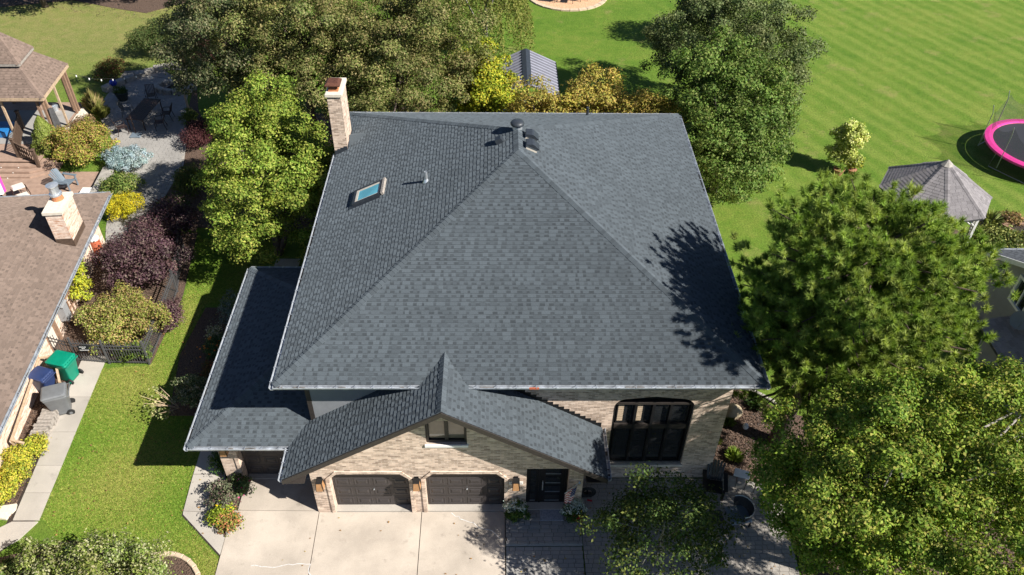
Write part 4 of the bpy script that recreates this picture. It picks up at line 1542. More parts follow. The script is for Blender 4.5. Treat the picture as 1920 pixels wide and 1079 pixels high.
# house number tiles
def text_mesh(s, size, M, mat, name, parent):
    cu = bpy.data.curves.new("lettering", 'FONT')
    cu.body = s
    cu.size = size
    cu.align_x = 'CENTER'
    cu.align_y = 'CENTER'
    cu.extrude = 0.001
    t = bpy.data.objects.new("tmp", cu)
    COL.objects.link(t)
    dg = bpy.context.evaluated_depsgraph_get()
    me = bpy.data.meshes.new_from_object(t.evaluated_get(dg))
    bpy.data.objects.remove(t)
    me.transform(M)
    me.materials.clear()
    return link(name, me, mat, parent)
for x, s in ((0.46, "N"), (0.80, "1")):
    m_ = MB()
    m_.box(x - 0.06, x + 0.06, GY - 0.018, GY - 0.001, 1.62, 1.76)
    t_ = m_.build("number_tile", "white_paint", house)
    text_mesh(s, 0.11, Matrix.Translation((x, GY - 0.021, 1.69)) @ Matrix.Rotation(math.pi / 2, 4, 'X'), "black_frame", "numeral", t_)
# ---------------------------------------------------------------- left neighbour's brick house
O = Vector((-17.77, 31.3, 2.45))
e1 = Vector((0.085, -0.9964, 0)).normalized()     # along the right eave, towards the camera
e2 = Vector((-e1.y, e1.x, 0)) * -1
e2 = Vector((-0.9964, -0.085, 0)).normalized()    # into the house
NS = 0.34
EZN = 2.45
nh = thing("neighbour_house", "pinkish brick house with brown shingle roof at the left edge", "house", (-21, 22, 0))
NP = lambda a, b, z: Vector((O.x, O.y, 0)) + e1 * a + e2 * b + Vector((0, 0, z))
D = 6.0
right_plane = [NP(20, 0, EZN), NP(0, 0, EZN), NP(D, D, EZN + NS * D), NP(20, D, EZN + NS * D)]
right_plane = [right_plane[1], right_plane[0], right_plane[3], right_plane[2]]
right_plane = [NP(20, 0, EZN), NP(0, 0, EZN), NP(D, D, EZN + NS * D), NP(20, D, EZN + NS * D)]
back_plane = [NP(0, 0, EZN), NP(0, 2 * D, EZN), NP(D, D, EZN + NS * D)]
nroof = deck("roof", [right_plane, back_plane], nh)
NL, ND = (0.165, 0.125, 0.103), (0.128, 0.098, 0.082)
sb = MB()
rn = random.Random(8)
shingle_plane(right_plane, NL, ND, rn, sb, nroof, 0)
shingle_plane(back_plane, NL, ND, rn, sb, nroof, 0)
o = sb.build("shingle", "shingle", nroof, fix=False); o["kind"] = "stuff"
cb = MB()
n1, n2 = (-e2 - Vector((0, 0, NS))).normalized(), (-e1 - Vector((0, 0, NS))).normalized()
dv = NP(D, D, EZN + NS * D) - NP(0, 0, EZN)
cap_line(NP(0, 0, EZN), NP(D, D, EZN + NS * D), flatdir(n2, dv), flatdir(n1, dv), NL, rn, nroof, cb)
o = cb.build("cap_shingle", "shingle", nroof, fix=False); o["kind"] = "stuff"
gutter("gutter", NP(0, 0, EZN - 0.01), NP(20, 0, EZN - 0.01), -e2, nh, 0.75)
gutter("gutter", NP(0, 0, EZN - 0.01), NP(0, 12, EZN - 0.01), -e1, nh, 0.9)
# wall under the right eave with a door opening
OV = 0.8
wfn = lambda u, z, d: tuple(NP(u, OV + d, z))
DOOR0 = (O - Vector((0, 0, 0)))
mb = MB()
da, db = 7.0, 7.9
mb.wall([(0.5, 0), (da, 0), (da, 2.08), (db, 2.08), (db, 0), (20, 0), (20, 2.32), (0.5, 2.32)], [], wfn, 0.25)
mb.build("wall", "brick_pink", nh)
mb = MB()
mb.wall([(OV, 0), (12, 0), (12, 2.32), (OV, 2.32)], [], lambda u, z, d: tuple(NP(0.5 + d, u + 0.26, z)), 0.25)
mb.build("back_wall", "brick_pink", nh)
mb = MB()
mb.wall([(0, 2.27), (20, 2.27), (20, 2.31), (0, 2.31)], [], lambda u, z, d: tuple(NP(u, 0.02 + d, z)), 0.8)
mb.build("soffit", "off_white", nh)
mb = MB()
mb.wall([(da, 0.1), (db, 0.1), (db, 2.06), (da, 2.06)], [], lambda u, z, d: tuple(NP(u, OV + 0.12 + d, z)), 0.05)
sd = mb.build("side_door", "off_white", nh)
for u in (da, db):
    mb = MB()
    mb.wall([(u - 0.06, 0), (u + 0.06, 0), (u + 0.06, 2.18), (u - 0.06, 2.18)], [], lambda uu, z, d: tuple(NP(uu, OV - 0.03 + d, z)), 0.15)
    mb.build("door_frame", "wood_brown", sd)
mb = MB()
mb.wall([(da, 2.08), (db, 2.08), (db, 2.18), (da, 2.18)], [], lambda uu, z, d: tuple(NP(uu, OV - 0.03 + d, z)), 0.1)
mb.build("door_frame", "wood_brown", sd)
mb = MB()
mb.tube([NP(db - 0.15, OV + 0.06, 1.0), NP(db - 0.15, OV + 0.10, 1.0)], 0.03, 8)
mb.build("knob", "galvanised", sd)
mb = MB()
mb.tube([NP(2.05, -0.06, 2.36), NP(2.05, OV - 0.1, 2.0), NP(2.05, OV - 0.06, 0.1)], 0.05, 4)
mb.build("downspout", "off_white", nh)
# neighbour chimney
CZ = 4.22
ch_ = MB()
ca, cb_ = 2.68, 4.05      # along the eave
b0, b1 = 0.30, 0.97       # into the roof
def nbox(mb, a0, a1, c0, c1, z0, z1):
    P = [NP(a1, c1, 0), NP(a1, c0, 0), NP(a0, c0, 0), NP(a0, c1, 0)]
    return mb.rings([[p + Vector((0, 0, z0)) for p in P], [p + Vector((0, 0, z1)) for p in P]], True, True)
nbox(ch_, ca, cb_, b0, b1, 2.3, CZ)
nc = ch_.build("chimney", "brick_pink", nh)
ch_ = MB(); nbox(ch_, ca - 0.06, cb_ + 0.06, b0 - 0.06, b1 + 0.06, CZ, CZ + 0.13)
ch_.build("crown", "limestone", nc)
q = NP((ca + cb_) / 2 - 0.25, (b0 + b1) / 2 + 0.05, 0)
ch_ = MB(); ch_.lathe(q.x, q.y, [(0.24, CZ + 0.12), (0.20, CZ + 0.35)], 14)
ch_.build("flue", "clay", nc)
ch_ = MB(); ch_.lathe(q.x - 0.03, q.y + 0.03, [(0.26, CZ + 0.34), (0.25, CZ + 0.40), (0.19, CZ + 0.42), (0.19, CZ + 0.75)], 16)
fc = ch_.build("flue_cap", "galvanised", nc)
ch_ = MB(); ch_.lathe(q.x - 0.03, q.y + 0.03, [(0.235, CZ + 0.75), (0.25, CZ + 0.80), (0.10, CZ + 0.86), (0.01, CZ + 0.87)], 18)
ch_.build("lid", "galvanised", fc)
for (a0, a1, c0, c1, z0, z1) in ((ca - 0.02, cb_ + 0.02, b0 - 0.02, b0 - 0.004, 2.52, 2.84), (cb_ + 0.004, cb_ + 0.02, b0 - 0.02, b1, 2.55, 2.98)):
    ch_ = MB(); nbox(ch_, a0, a1, c0, c1, z0, z1)
    ch_.build("flashing", "wood_dark", nc)
nh_rot = math.atan2(e1.y, e1.x)

# things along that wall
def tagged(mb, name, mat, label, cat, group=None, smooth=False):
    return tag(mb.build(name, mat, smooth=smooth), label, cat, group)
w0 = NP(1.9, OV - 0.25, 0)
rb = thing("rain_barrel", "tall red clay coloured rain barrel under the downspout", "barrel", (w0.x, w0.y, 0))
m_ = MB(); m_.lathe(w0.x, w0.y, [(0.20, 0), (0.22, 0.1), (0.22, 1.25), (0.20, 1.3)], 16); m_.build("body", "red_clay", rb, smooth=False)
m_ = MB(); m_.lathe(w0.x, w0.y, [(0.235, 1.28), (0.235, 1.36), (0.05, 1.40)], 16); m_.build("lid", "white_paint", rb)
m_ = MB(); m_.tube([(w0.x + 0.2, w0.y, 0.3), (w0.x + 0.34, w0.y, 0.3)], 0.03, 8); m_.build("spigot", "galvanised", rb)
# trellis with yellow-green vine
tr = thing("trellis", "thin brown wooden trellis on the pale brick wall", "trellis", tuple(NP(6.1, OV - 0.08, 0)))
for k in range(5):
    m_ = MB(); a = 5.05 + k * 0.28
    m_.bar(NP(a, OV - 0.05, 0.1), NP(a, OV - 0.05, 2.2), 0.035); m_.build("slat", "wood_brown", tr)
for z in (0.5, 1.1, 1.7, 2.1):
    m_ = MB(); m_.bar(NP(5.0, OV - 0.085, z), NP(6.25, OV - 0.085, z), 0.03); m_.build("rail", "wood_brown", tr)
vb = NP(4.75, OV - 0.4, 0)
tree("climbing_vine", "bright yellow-green climber on the trellis by the wall", (vb.x, vb.y), [((vb.x, vb.y, 0.9), (0.32, 0.55, 0.9), 0.6), ((vb.x - 0.1, vb.y + 0.25, 1.7), (0.3, 0.4, 0.5), 0.4)], 2600, 0.10, [(0.42, 0.40, 0.03), (0.30, 0.34, 0.04), (0.20, 0.24, 0.03)], 31, 0.03, 20, 0.22, cat="vine", limbs=4)
# meter cabinet (grey board leaning on the wall)
mc = thing("utility_cabinet", "grey rounded utility cabinet on the pale brick wall", "cabinet", tuple(NP(6.35, OV - 0.2, 0)))
m_ = MB(); nbox(m_, 6.15, 6.55, OV - 0.32, OV - 0.02, 0.6, 1.35); m_.build("box", "siding_grey", mc)
m_ = MB()
m_.rings([[NP(6.1, OV - 0.36, 1.35), NP(6.6, OV - 0.36, 1.35), NP(6.6, OV, 1.48), NP(6.1, OV, 1.48)], [NP(6.1, OV - 0.36, 1.39), NP(6.6, OV - 0.36, 1.39), NP(6.6, OV, 1.52), NP(6.1, OV, 1.52)]], True, True); m_.build("lid", "siding_grey", mc)
m_ = MB(); m_.tube([NP(6.35, OV - 0.12, 0.0), NP(6.35, OV - 0.12, 0.6)], 0.04, 8); m_.build("conduit", "wood_brown", mc)

# wheeled bins
def bin_(name, label, x, y, rz, mat, logo=True, s=1.0):
    b = thing(name, label, "trash bin", (x, y, 0), rz, "wheeled bins by the neighbour's wall")
    h = 0.95 * s
    w0_, d0 = 0.22 * s, 0.26 * s
    w1_, d1 = 0.31 * s, 0.37 * s
    def ring(w, d, z, r=0.06, oy=0):
        out = []
        for (cx, cy, a0) in ((w - r, d - r, 0), (-w + r, d - r, 90), (-w + r, -d + r, 180), (w - r, -d + r, 270)):
            for k in range(4):
                a = math.radians(a0 + k * 30)
                out.append((cx + r * math.cos(a), cy + r * math.sin(a) + oy, z))
        return out
    m_ = MB(); m_.rings([ring(w0_, d0, 0.05), ring(w0_ * 1.02, d0 * 1.02, 0.12), ring(w1_ * 0.96, d1 * 0.96, h * 0.86), ring(w1_, d1, h * 0.9), ring(w1_, d1, h)], True, True)
    m_.build("body", mat, b, True, True)
    m_ = MB(); m_.rings([ring(w1_ * 1.05, d1 * 1.04, h + 0.004, 0.07, -0.01), ring(w1_ * 1.05, d1 * 1.04, h + 0.045, 0.07, -0.01), ring(w1_ * 0.9, d1 * 0.9, h + 0.085, 0.1, -0.01), ring(w1_ * 0.5, d1 * 0.5, h + 0.095, 0.1, -0.01)], True, True)
    ld = m_.build("lid", mat, b, True)
    for k in range(5):
        t_ = MB(); xx = -w1_ * 0.7 + k * w1_ * 0.35
        t_.box(xx - 0.02, xx + 0.02, d1 * 0.86, d1 * 1.06, h + 0.02, h + 0.06); t_.build("hinge", mat, b, True)
    m_ = MB(); m_.tube([(-w1_, d1 * 1.0, h - 0.06), (-w1_ * 0.95, d1 * 1.22, h - 0.03), (w1_ * 0.95, d1 * 1.22, h - 0.03), (w1_, d1 * 1.0, h - 0.06)], 0.018, 7); m_.build("handle", mat, b, True)
    for sx in (-1, 1):
        m_ = MB(); m_.tube([(sx * (w0_ + 0.02), d0 * 1.05, 0.13), (sx * (w0_ + 0.085), d0 * 1.05, 0.13)], 0.13, 16); wh = m_.build("wheel", "rubber", b, True)
        m_ = MB(); m_.tube([(sx * (w0_ + 0.086), d0 * 1.05, 0.13), (sx * (w0_ + 0.095), d0 * 1.05, 0.13)], 0.06, 12); m_.build("hub", mat, b, True)
    if logo:
        m_ = MB(); m_.box(-0.12 * s, 0.12 * s, -d1 * 0.95, -d1 * 0.94 + 0.004, h * 0.74, h * 0.79); m_.box(-0.06 * s, 0.05 * s, -d1 * 0.955, -d1 * 0.945 + 0.004, h * 0.79, h * 0.83)
        m_.build("printed_mark", "white_paint", b, True)
    m_ = MB(); m_.box(-w0_ * 0.9, w0_ * 0.9, -d0 * 1.2, -d0 * 1.08, h * 0.22, h * 0.25); m_.box(-w0_ * 0.9, w0_ * 0.9, -d0 * 1.28, -d0 * 1.1, h * 0.5, h * 0.53); m_.build("rib", mat, b, True)
    return b
bin_("wheeled_bin", "large green wheeled bin beside the metal gate", -16.85, 22.15, math.radians(-105), "bin_green", s=1.12)
bin_("wheeled_bin", "dark blue wheeled bin between the green and the grey one", -17.38, 21.45, math.radians(-108), "bin_blue")
bin_("wheeled_bin", "grey wheeled bin at the edge of the concrete walk", -16.42, 20.45, math.radians(-70), "bin_grey", s=1.12)
# white sticker on the blue lid
# timber rails of the bin enclosure
fr = thing("bin_enclosure", "weathered timber frame of the bin enclosure against the wall", "enclosure", (-17.0, 20.5, 0))
for a, b in (((-17.75, 22.25, 1.0), (-17.2, 22.35, 1.0)), ((-17.2, 22.35, 1.0), (-16.72, 21.35, 0.62)), ((-17.72, 22.2, 1.0), (-17.15, 18.4, 0.85)), ((-17.15, 18.4, 0.85), (-16.7, 18.3, 0.8)), ((-17.15, 18.4, 0.0), (-17.15, 18.4, 0.85)), ((-17.2, 22.35, 0.0), (-17.2, 22.35, 1.0)), ((-16.72, 21.35, 0), (-16.72, 21.35, 0.62))):
    m_ = MB(); m_.bar(a, b, 0.08, 0.06); m_.build("rail", "wood_pale", fr)
rw = random.Random(5)
ORD = ['first', 'second', 'third', 'fourth', 'fifth', 'sixth', 'seventh', 'eighth', 'ninth']
for k in range(7):
    m_ = MB()
    y = 18.5 + k * 0.05
    m_.bar((-17.1 + rw.uniform(-0.05, 0.05), y + 0.05, 0.02), (-16.75 + k * 0.06, y - rw.uniform(0, 0.3), 0.75 - k * 0.07), 0.07, 0.03)
    tag(m_.build("loose_stick", "wood_grey"), ORD[k] + " weathered stick from the lawn end leaning on the bin enclosure", "stick", "sticks leaning on the bin enclosure")
for k in range(9):
    y = 18.95 + k * 0.145
    m_ = MB(); m_.box(-16.95 + rw.uniform(-0.04, 0.04), -16.42 + rw.uniform(-0.05, 0.05), y, y + 0.12, 0.25 + rw.uniform(-0.02, 0.03), 0.42 + rw.uniform(-0.02, 0.02))
    tag(m_.build("stacked_board", "wood_grey"), ORD[k] + " short grey board, counted from the barberries, in the upper row by the grey bin", "board", "grey boards beside the bins")
for k in range(8):
    y = 18.9 + k * 0.16
    m_ = MB(); m_.box(-16.93 + rw.uniform(-0.04, 0.02), -16.45 + rw.uniform(-0.03, 0.05), y, y + 0.13, 0.03, 0.23)
    tag(m_.build("stacked_board", "wood_grey"), ORD[k] + " short grey board, counted from the barberries, in the bottom row by the grey bin", "board", "bottom row of grey boards")
m_ = MB(); m_.prism([(-16.9, 15.75), (-16.45, 15.7), (-16.3, 16.1), (-16.35, 16.3), (-16.9, 16.2)], 0.0, 0.09)
tagged(m_, "stepping_stone", "limestone", "pale flat stone slab in the mulch beside the walk", "stone")

# metal fence and gate
fence = thing("metal_fence", "dark metal picket fence with gate between wall and lawn", "fence", (-15.5, 22.9, 0))
def fence_run(p, q, n_p, parent, posts=(True, True), h=1.25, gate=False):
    p = Vector(p); q = Vector(q)
    for z in (0.12, 0.82, 1.0) if not gate else (0.12, 0.85, 1.02):
        m_ = MB(); m_.bar(p + Vector((0, 0, z)), q + Vector((0, 0, z)), 0.035); m_.build("rail", "fence_metal", parent)
    me = None
    for k in range(1, n_p):
        c = p.lerp(q, k / n_p)
        hh = h if k % 2 else h - 0.12
        if me is None or hh not in me:
            me = me or {}
            m_ = MB(); m_.bar((0, 0, 0.05), (0, 0, hh), 0.02)
            me[hh] = m_.mesh("picket", (0, 0, 0)); me[hh].materials.append(MATS["fence_metal"])
        o = bpy.data.objects.new("picket", me[hh]); COL.objects.link(o)
        o.parent = parent
        o.matrix_local = WM[parent.name].inverted() @ Matrix.Translation(c)
    for f_, c in zip(posts, (p, q)):
        if f_:
            m_ = MB(); m_.bbox(c.x - 0.035, c.x + 0.035, c.y - 0.035, c.y + 0.035, 0, h + 0.08, 0.02); m_.build("post", "fence_metal", parent)
fence_run((-18.0, 23.42, 0), (-16.85, 23.05, 0), 8, fence)
fence_run((-16.8, 23.03, 0), (-15.62, 22.9, 0), 11, fence, (False, False), gate=True)
fence_run((-15.55, 22.9, 0), (-13.95, 22.86, 0), 15, fence)
fence_run((-13.95, 22.86, 0), (-13.98, 25.0, 0), 19, fence, (False, True))
fence_run((-13.98, 25.0, 0), (-14.1, 27.2, 0), 19, fence, (False, True))
fence_run((-14.1, 27.2, 0), (-14.7, 30.3, 0), 27, fence, (False, True))
sg = thing("gate_sign", "small black sign with three white lines on the gate", "sign", (-16.3, 22.86, 0.75))
m_ = MB(); m_.box(-16.52, -16.06, 22.865, 22.88, 0.74, 1.06); m_.build("plate", "sign_black", sg)
for z, a, b in ((0.98, -16.44, -16.18), (0.90, -16.36, -16.26), (0.81, -16.46, -16.12)):
    x = a
    m_ = MB()
    while x < b:
        m_.box(x, x + 0.022, 22.861, 22.864, z - 0.022, z + 0.022 - (0.012 if int(x * 100) % 2 else 0)); x += 0.033
    m_.build("lettering_line", "white_paint", sg)

# ---------------------------------------------------------------- neighbour's deck, gazebo and garden
deckt = thing("timber_deck", "brown timber deck with steps behind the left house", "deck", (-25, 38.5, 0))
def planks(parent, poly_y0, poly_y1, x0, x1, z, w, ang_name="plank", gap=0.008, mat="deck_board"):
    y = poly_y0
    me = None
    while y < poly_y1:
        if me is None:
            m_ = MB(); m_.bbox(x0, x1, 0, w - gap, z - 0.03, z, 0.004); me = m_.mesh("plank", (0, 0, 0)); me.materials.append(MATS[mat])
        o = bpy.data.objects.new("plank", me); COL.objects.link(o); o.parent = parent
        o.matrix_local = WM[parent.name].inverted() @ Matrix.Translation((0, y, 0))
        y += w
planks(deckt, 36.9, 43.2, -31, -24.0, 0.52, 0.14)
planks(deckt, 31.2, 36.6, -28.5, -20.3, 0.06, 0.14)
m_ = MB(); m_.box(-31, -24.05, 36.95, 43.15, 0.05, 0.485); m_.build("rim", "wood_dark", deckt)
m_ = MB(); m_.box(-23.95, -23.75, 38.2, 43.4, 0.0, 0.50); m_.build("rim_stone", "limestone", deckt)
# three wrap-around steps
for k in range(3):
    z = 0.40 - k * 0.13
    d = 0.30 * (k + 1)
    m_ = MB(); m_.prism([(-31, 36.9 - d), (-24.6 + d * 0.4, 36.9 - d), (-24.0 + d, 36.9 - d * 0.2 + 0.0), (-24.0 + d, 37.4), (-31, 37.4)], z - 0.11, z)
    m_.build("step", "deck_board", deckt)
    for j in range(4):
        l_ = MB(); x = -25.0 - j * 0.9 - k * 0.2
        l_.lathe(x, 36.9 - d - 0.005, [(0.025, z - 0.08), (0.025, z - 0.05)], 8); l_.build("step_light", "white_paint", deckt)
# railing with lattice
rl = thing("deck_railing", "dark deck railing with lattice beside the conical evergreen", "railing", (-24.2, 38, 0.5))
R0, R1, R2 = Vector((-26.2, 40.2, 0.5)), Vector((-25.2, 37.3, 0.5)), Vector((-24.0, 36.75, 0.2))
for p in (R0, R1, R2):
    m_ = MB(); m_.bbox(p.x - 0.07, p.x + 0.07, p.y - 0.07, p.y + 0.07, p.z - 0.3, p.z + 1.1, 0.02); m_.build("post", "wood_dark", rl)
    m_ = MB(); m_.bbox(p.x - 0.10, p.x + 0.10, p.y - 0.10, p.y + 0.10, p.z + 1.1, p.z + 1.15, 0.02); m_.build("post_cap", "wood_dark", rl)
for p, q in ((R0, R1), (R1, R2)):
    for z in (0.12, 0.95):
        m_ = MB(); m_.bar(p + Vector((0, 0, z)), q + Vector((0, 0, z)), 0.06); m_.build("rail", "wood_dark", rl)
    n_ = int((q - p).length / 0.16)
    for k in range(1, n_):
        c = p.lerp(q, k / n_)
        m_ = MB(); m_.bar(c + Vector((0, 0, 0.12)), c + Vector((0, 0, 0.95)), 0.03); m_.build("baluster", "wood_dark", rl)
for k in range(7):
    for s in (-1, 1):
        t0, t1 = k / 8, min(1, max(0, k / 8 + s * 0.3))
        m_ = MB(); m_.bar(R1.lerp(R2, t0) + Vector((0, 0, 0.15)), R1.lerp(R2, t1) + Vector((0, 0, 0.9)), 0.025); m_.build("lattice_strip", "wood_dark", rl)

# brown-shingled gazebo
gz = thing("timber_gazebo", "timber gazebo with two-tiered brown shingle roof at upper left", "gazebo", (-26, 41, 0.5))
FR, BR, BL, FL = Vector((-23.5, 38.55, 3.3)), Vector((-23.72, 42.4, 3.3)), Vector((-28.2, 43.6, 3.3)), Vector((-28.2, 38.5, 3.3))
C0 = Vector((-26.0, 40.9, 0))
def scaled(p, f, z):
    return Vector((C0.x + (p.x - C0.x) * f, C0.y + (p.y - C0.y) * f, z))
lower = [FR, BR, BL, FL]
inn = [scaled(p, 0.40, 4.55) for p in lower]
BRN, BRD = (0.175, 0.13, 0.107), (0.128, 0.095, 0.078)
pl = []
for i in range(4):
    a, b = lower[i], lower[(i + 1) % 4]
    ia, ib = inn[i], inn[(i + 1) % 4]
    pl.append([a, b, ib, ia])
gr_ = deck("roof", pl, gz)
sb = MB(); cbm = MB()
rg = random.Random(3)
for P in pl:
    shingle_plane(P, BRN, BRD, rg, sb, gr_, 0)
cup = [scaled(p, 0.52, 4.62) for p in lower]
top = Vector((C0.x, C0.y, 5.9))
cpl = [[cup[i], cup[(i + 1) % 4], top] for i in range(4)]
cu = deck("cupola_roof", cpl, gz)
for P in cpl:
    shingle_plane(P, BRN, BRD, rg, sb, cu, 0)
for i in range(4):
    for (p, q) in ((lower[i], inn[i]), (cup[i], top)):
        dv = q - p
        pr, nx = lower[i - 1] - lower[i], lower[(i + 1) % 4] - lower[i]
        cap_line(p, q, flatdir(pr.normalized(), dv), flatdir(nx.normalized(), dv), BRN, rg, gr_, cbm, half=0.14)
o = sb.build("shingle", "shingle", gr_, fix=False); o["kind"] = "stuff"
o = cbm.build("cap_shingle", "shingle", gr_, fix=False); o["kind"] = "stuff"
for i in range(4):
    a, b = lower[i], lower[(i + 1) % 4]
    m_ = MB(); m_.bar(a - Vector((0, 0, 0.08)), b - Vector((0, 0, 0.08)), 0.05, 0.17); m_.build("fascia", "wood_pale", gz)
    ca_, cb2 = cup[i], cup[(i + 1) % 4]
    m_ = MB(); m_.bar(ca_ - Vector((0, 0, 0.07)), cb2 - Vector((0, 0, 0.07)), 0.04, 0.12); m_.build("cupola_fascia", "wood_grey", gz)
    ia, ib = scaled(lower[i], 0.36, 4.3), scaled(lower[(i + 1) % 4], 0.36, 4.3)
    m_ = MB(); m_.rings([[ia, ib, ib * 1.0 + Vector((0, 0, 0.35)), ia + Vector((0, 0, 0.35))]], True); m_.add([ia, ib, ib + Vector((0, 0, 0.35)), ia + Vector((0, 0, 0.35))], [(0, 1, 2, 3)]); m_.build("cupola_wall", "wood_dark", gz)
for i in range(4):
    p = scaled(lower[i], 0.90, 0.5)
    for dx, dy in ((0, 0), (-0.28 if i in (0, 1) else 0.28, 0), (0, 0.28 if i in (0, 3) else -0.28)):
        m_ = MB(); m_.bar((p.x + dx, p.y + dy, 0.5), (p.x + dx, p.y + dy, 3.25), 0.11); m_.build("post", "wood_brown", gz)
    nx = scaled(lower[(i + 1) % 4], 0.90, 0.5)
    m_ = MB(); m_.bar(p + Vector((0, 0, 2.55)), nx + Vector((0, 0, 2.55)), 0.10, 0.16); m_.build("beam", "wood_brown", gz)
    md = p.lerp(nx, 0.5)
    m_ = MB(); m_.bar(md, md + Vector((0, 0, 2.5)), 0.10); m_.build("post", "wood_pale", gz)
m_ = MB(); m_.box(-28.0, -24.1, 38.6, 42.2, 0.5, 0.535); m_.build("floor", "paver", gz)
# folded grey drape tied at the front post
m_ = MB()
pf = scaled(FR, 0.90, 0.5)
ringp = []
for z, r in ((0.55, 0.13), (1.0, 0.16), (1.6, 0.18), (2.2, 0.14), (2.45, 0.10)):
    ringp.append([(pf.x + 0.15 + r * (1 + 0.25 * (k % 2)) * math.cos(k * 0.5236), pf.y + 0.2 + r * (1 + 0.25 * (k % 2)) * math.sin(k * 0.5236), z) for k in range(12)])
m_.rings(ringp, True, True)
tagged(m_, "folded_drape", "fence_metal", "dark grey folded drape hanging at the gazebo's front corner", "drape")
m_ = MB(); m_.prism([(-28.0, 39.2), (-26.7, 39.2), (-26.7, 40.4), (-28.0, 40.4)], 0.54, 0.85)
tagged(m_, "blue_cushion_box", "pool_blue", "bright blue padded box inside the gazebo", "cushion")

# lower terrace: low wall cap, Adirondack chair, striped parasol, white seat
lw = thing("terrace_wall", "low grey capped stone wall beside the blue spruce", "wall", (-20.2, 35.2, 0))
m_ = MB(); m_.prism([(-20.45, 36.4), (-20.3, 34.2), (-19.85, 34.2), (-20.0, 36.4)], 0, 0.42); m_.build("body", "stone_grey", lw)
m_ = MB(); m_.prism([(-20.52, 36.48), (-20.36, 34.12), (-19.78, 34.12), (-19.92, 36.48)], 0.42, 0.48); m_.build("cap", "stone_grey", lw)
m_ = MB(); m_.bbox(-20.95, -20.45, 33.9, 34.7, 0.06, 0.42, 0.03)
tagged(m_, "white_bench_box", "white_paint", "white box seat beside the terrace wall", "box")

def adirondack(name, label, x, y, rz, mat, z=0.05):
    c = thing(name, label, "chair", (x, y, z), rz)
    for k in range(6):
        xx = -0.26 + k * 0.088
        m_ = MB(); hgt = 1.0 - 0.14 * abs(k - 2.5) / 2.5
        m_.bar((xx + 0.04, 0.28, 0.28), (xx + 0.04 + (xx + 0.04) * 0.25, 0.62, hgt), 0.082, 0.022); m_.build("back_slat", mat, c, True)
    for k in range(6):
        m_ = MB(); yy = -0.32 + k * 0.105
        m_.bar((-0.27, yy, 0.40 - k * 0.024), (0.27, yy, 0.40 - k * 0.024), 0.095, 0.022); m_.build("seat_slat", mat, c, True)
    for s in (-1, 1):
        m_ = MB(); m_.bar((s * 0.36, -0.38, 0.58), (s * 0.36, 0.42, 0.56), 0.14, 0.028); m_.build("arm", mat, c, True)
        m_ = MB(); m_.bar((s * 0.31, -0.33, 0), (s * 0.31, -0.33, 0.57), 0.09, 0.035); m_.build("leg", mat, c, True)
        m_ = MB(); m_.bar((s * 0.29, -0.36, 0.38), (s * 0.29, 0.62, 0.03), 0.035, 0.11); m_.build("leg", mat, c, True)
        m_ = MB(); m_.bar((s * 0.35, 0.40, 0.12), (s * 0.35, 0.42, 0.56), 0.05, 0.035); m_.build("arm_brace", mat, c, True)
    return c
adirondack("adirondack_chair", "blue-grey slatted garden chair on the brown terrace behind the chimney", -21.95, 35.2, math.radians(75), "grey_plastic", 0.06)
ps = thing("folded_parasol", "folded white and pink striped parasol at the left edge", "parasol", (-24.7, 34.0, 0.06))
m_ = MB(); m_.tube([(-24.7, 34.0, 0.06), (-25.2, 34.6, 2.5)], 0.03, 8); m_.build("pole", "wood_dark", ps)
rgs = []
for t, r in ((0.12, 0.22), (0.5, 0.26), (0.85, 0.14), (1.0, 0.03)):
    cpt = Vector((-24.72, 34.03, 0.2)).lerp(Vector((-25.2, 34.6, 2.55)), t)
    rgs.append([cpt + Vector((r * (1 + 0.3 * (k % 2)) * math.cos(k * 0.5236), r * (1 + 0.3 * (k % 2)) * math.sin(k * 0.5236), 0)) for k in range(12)])
m_ = MB(); m_.rings(rgs, True, True); m_.build("canopy", "white_cloth", ps)
m_ = MB(); m_.rings([[p + (p - sum(r_, Vector()) / 12) * 0.05 for p in (r_[0], r_[1], r_[2], r_[2])] for r_ in rgs]); m_.build("stripe", "pink_pad", ps)
lg = thing("low_chair", "low chair with cream cushions by the terrace steps", "chair", (-23.8, 34.2, 0.06), math.radians(40))
for (y, z, a) in ((-0.25, 0.32, 0), (0.25, 0.5, 1)):
    m_ = MB(); m_.bbox(-0.28, 0.28, y - 0.22, y + 0.22, z - 0.05 + a * 0.1, z + 0.05 + a * 0.1, 0.04); m_.build("cushion", "off_white", lg, True)
for s in (-1, 1):
    m_ = MB(); m_.tube([(s * 0.33, -0.45, 0.0), (s * 0.33, -0.4, 0.45), (s * 0.33, 0.3, 0.55), (s * 0.33, 0.5, 0.0)], 0.022, 8); m_.build("leg", "bronze_metal", lg, True)

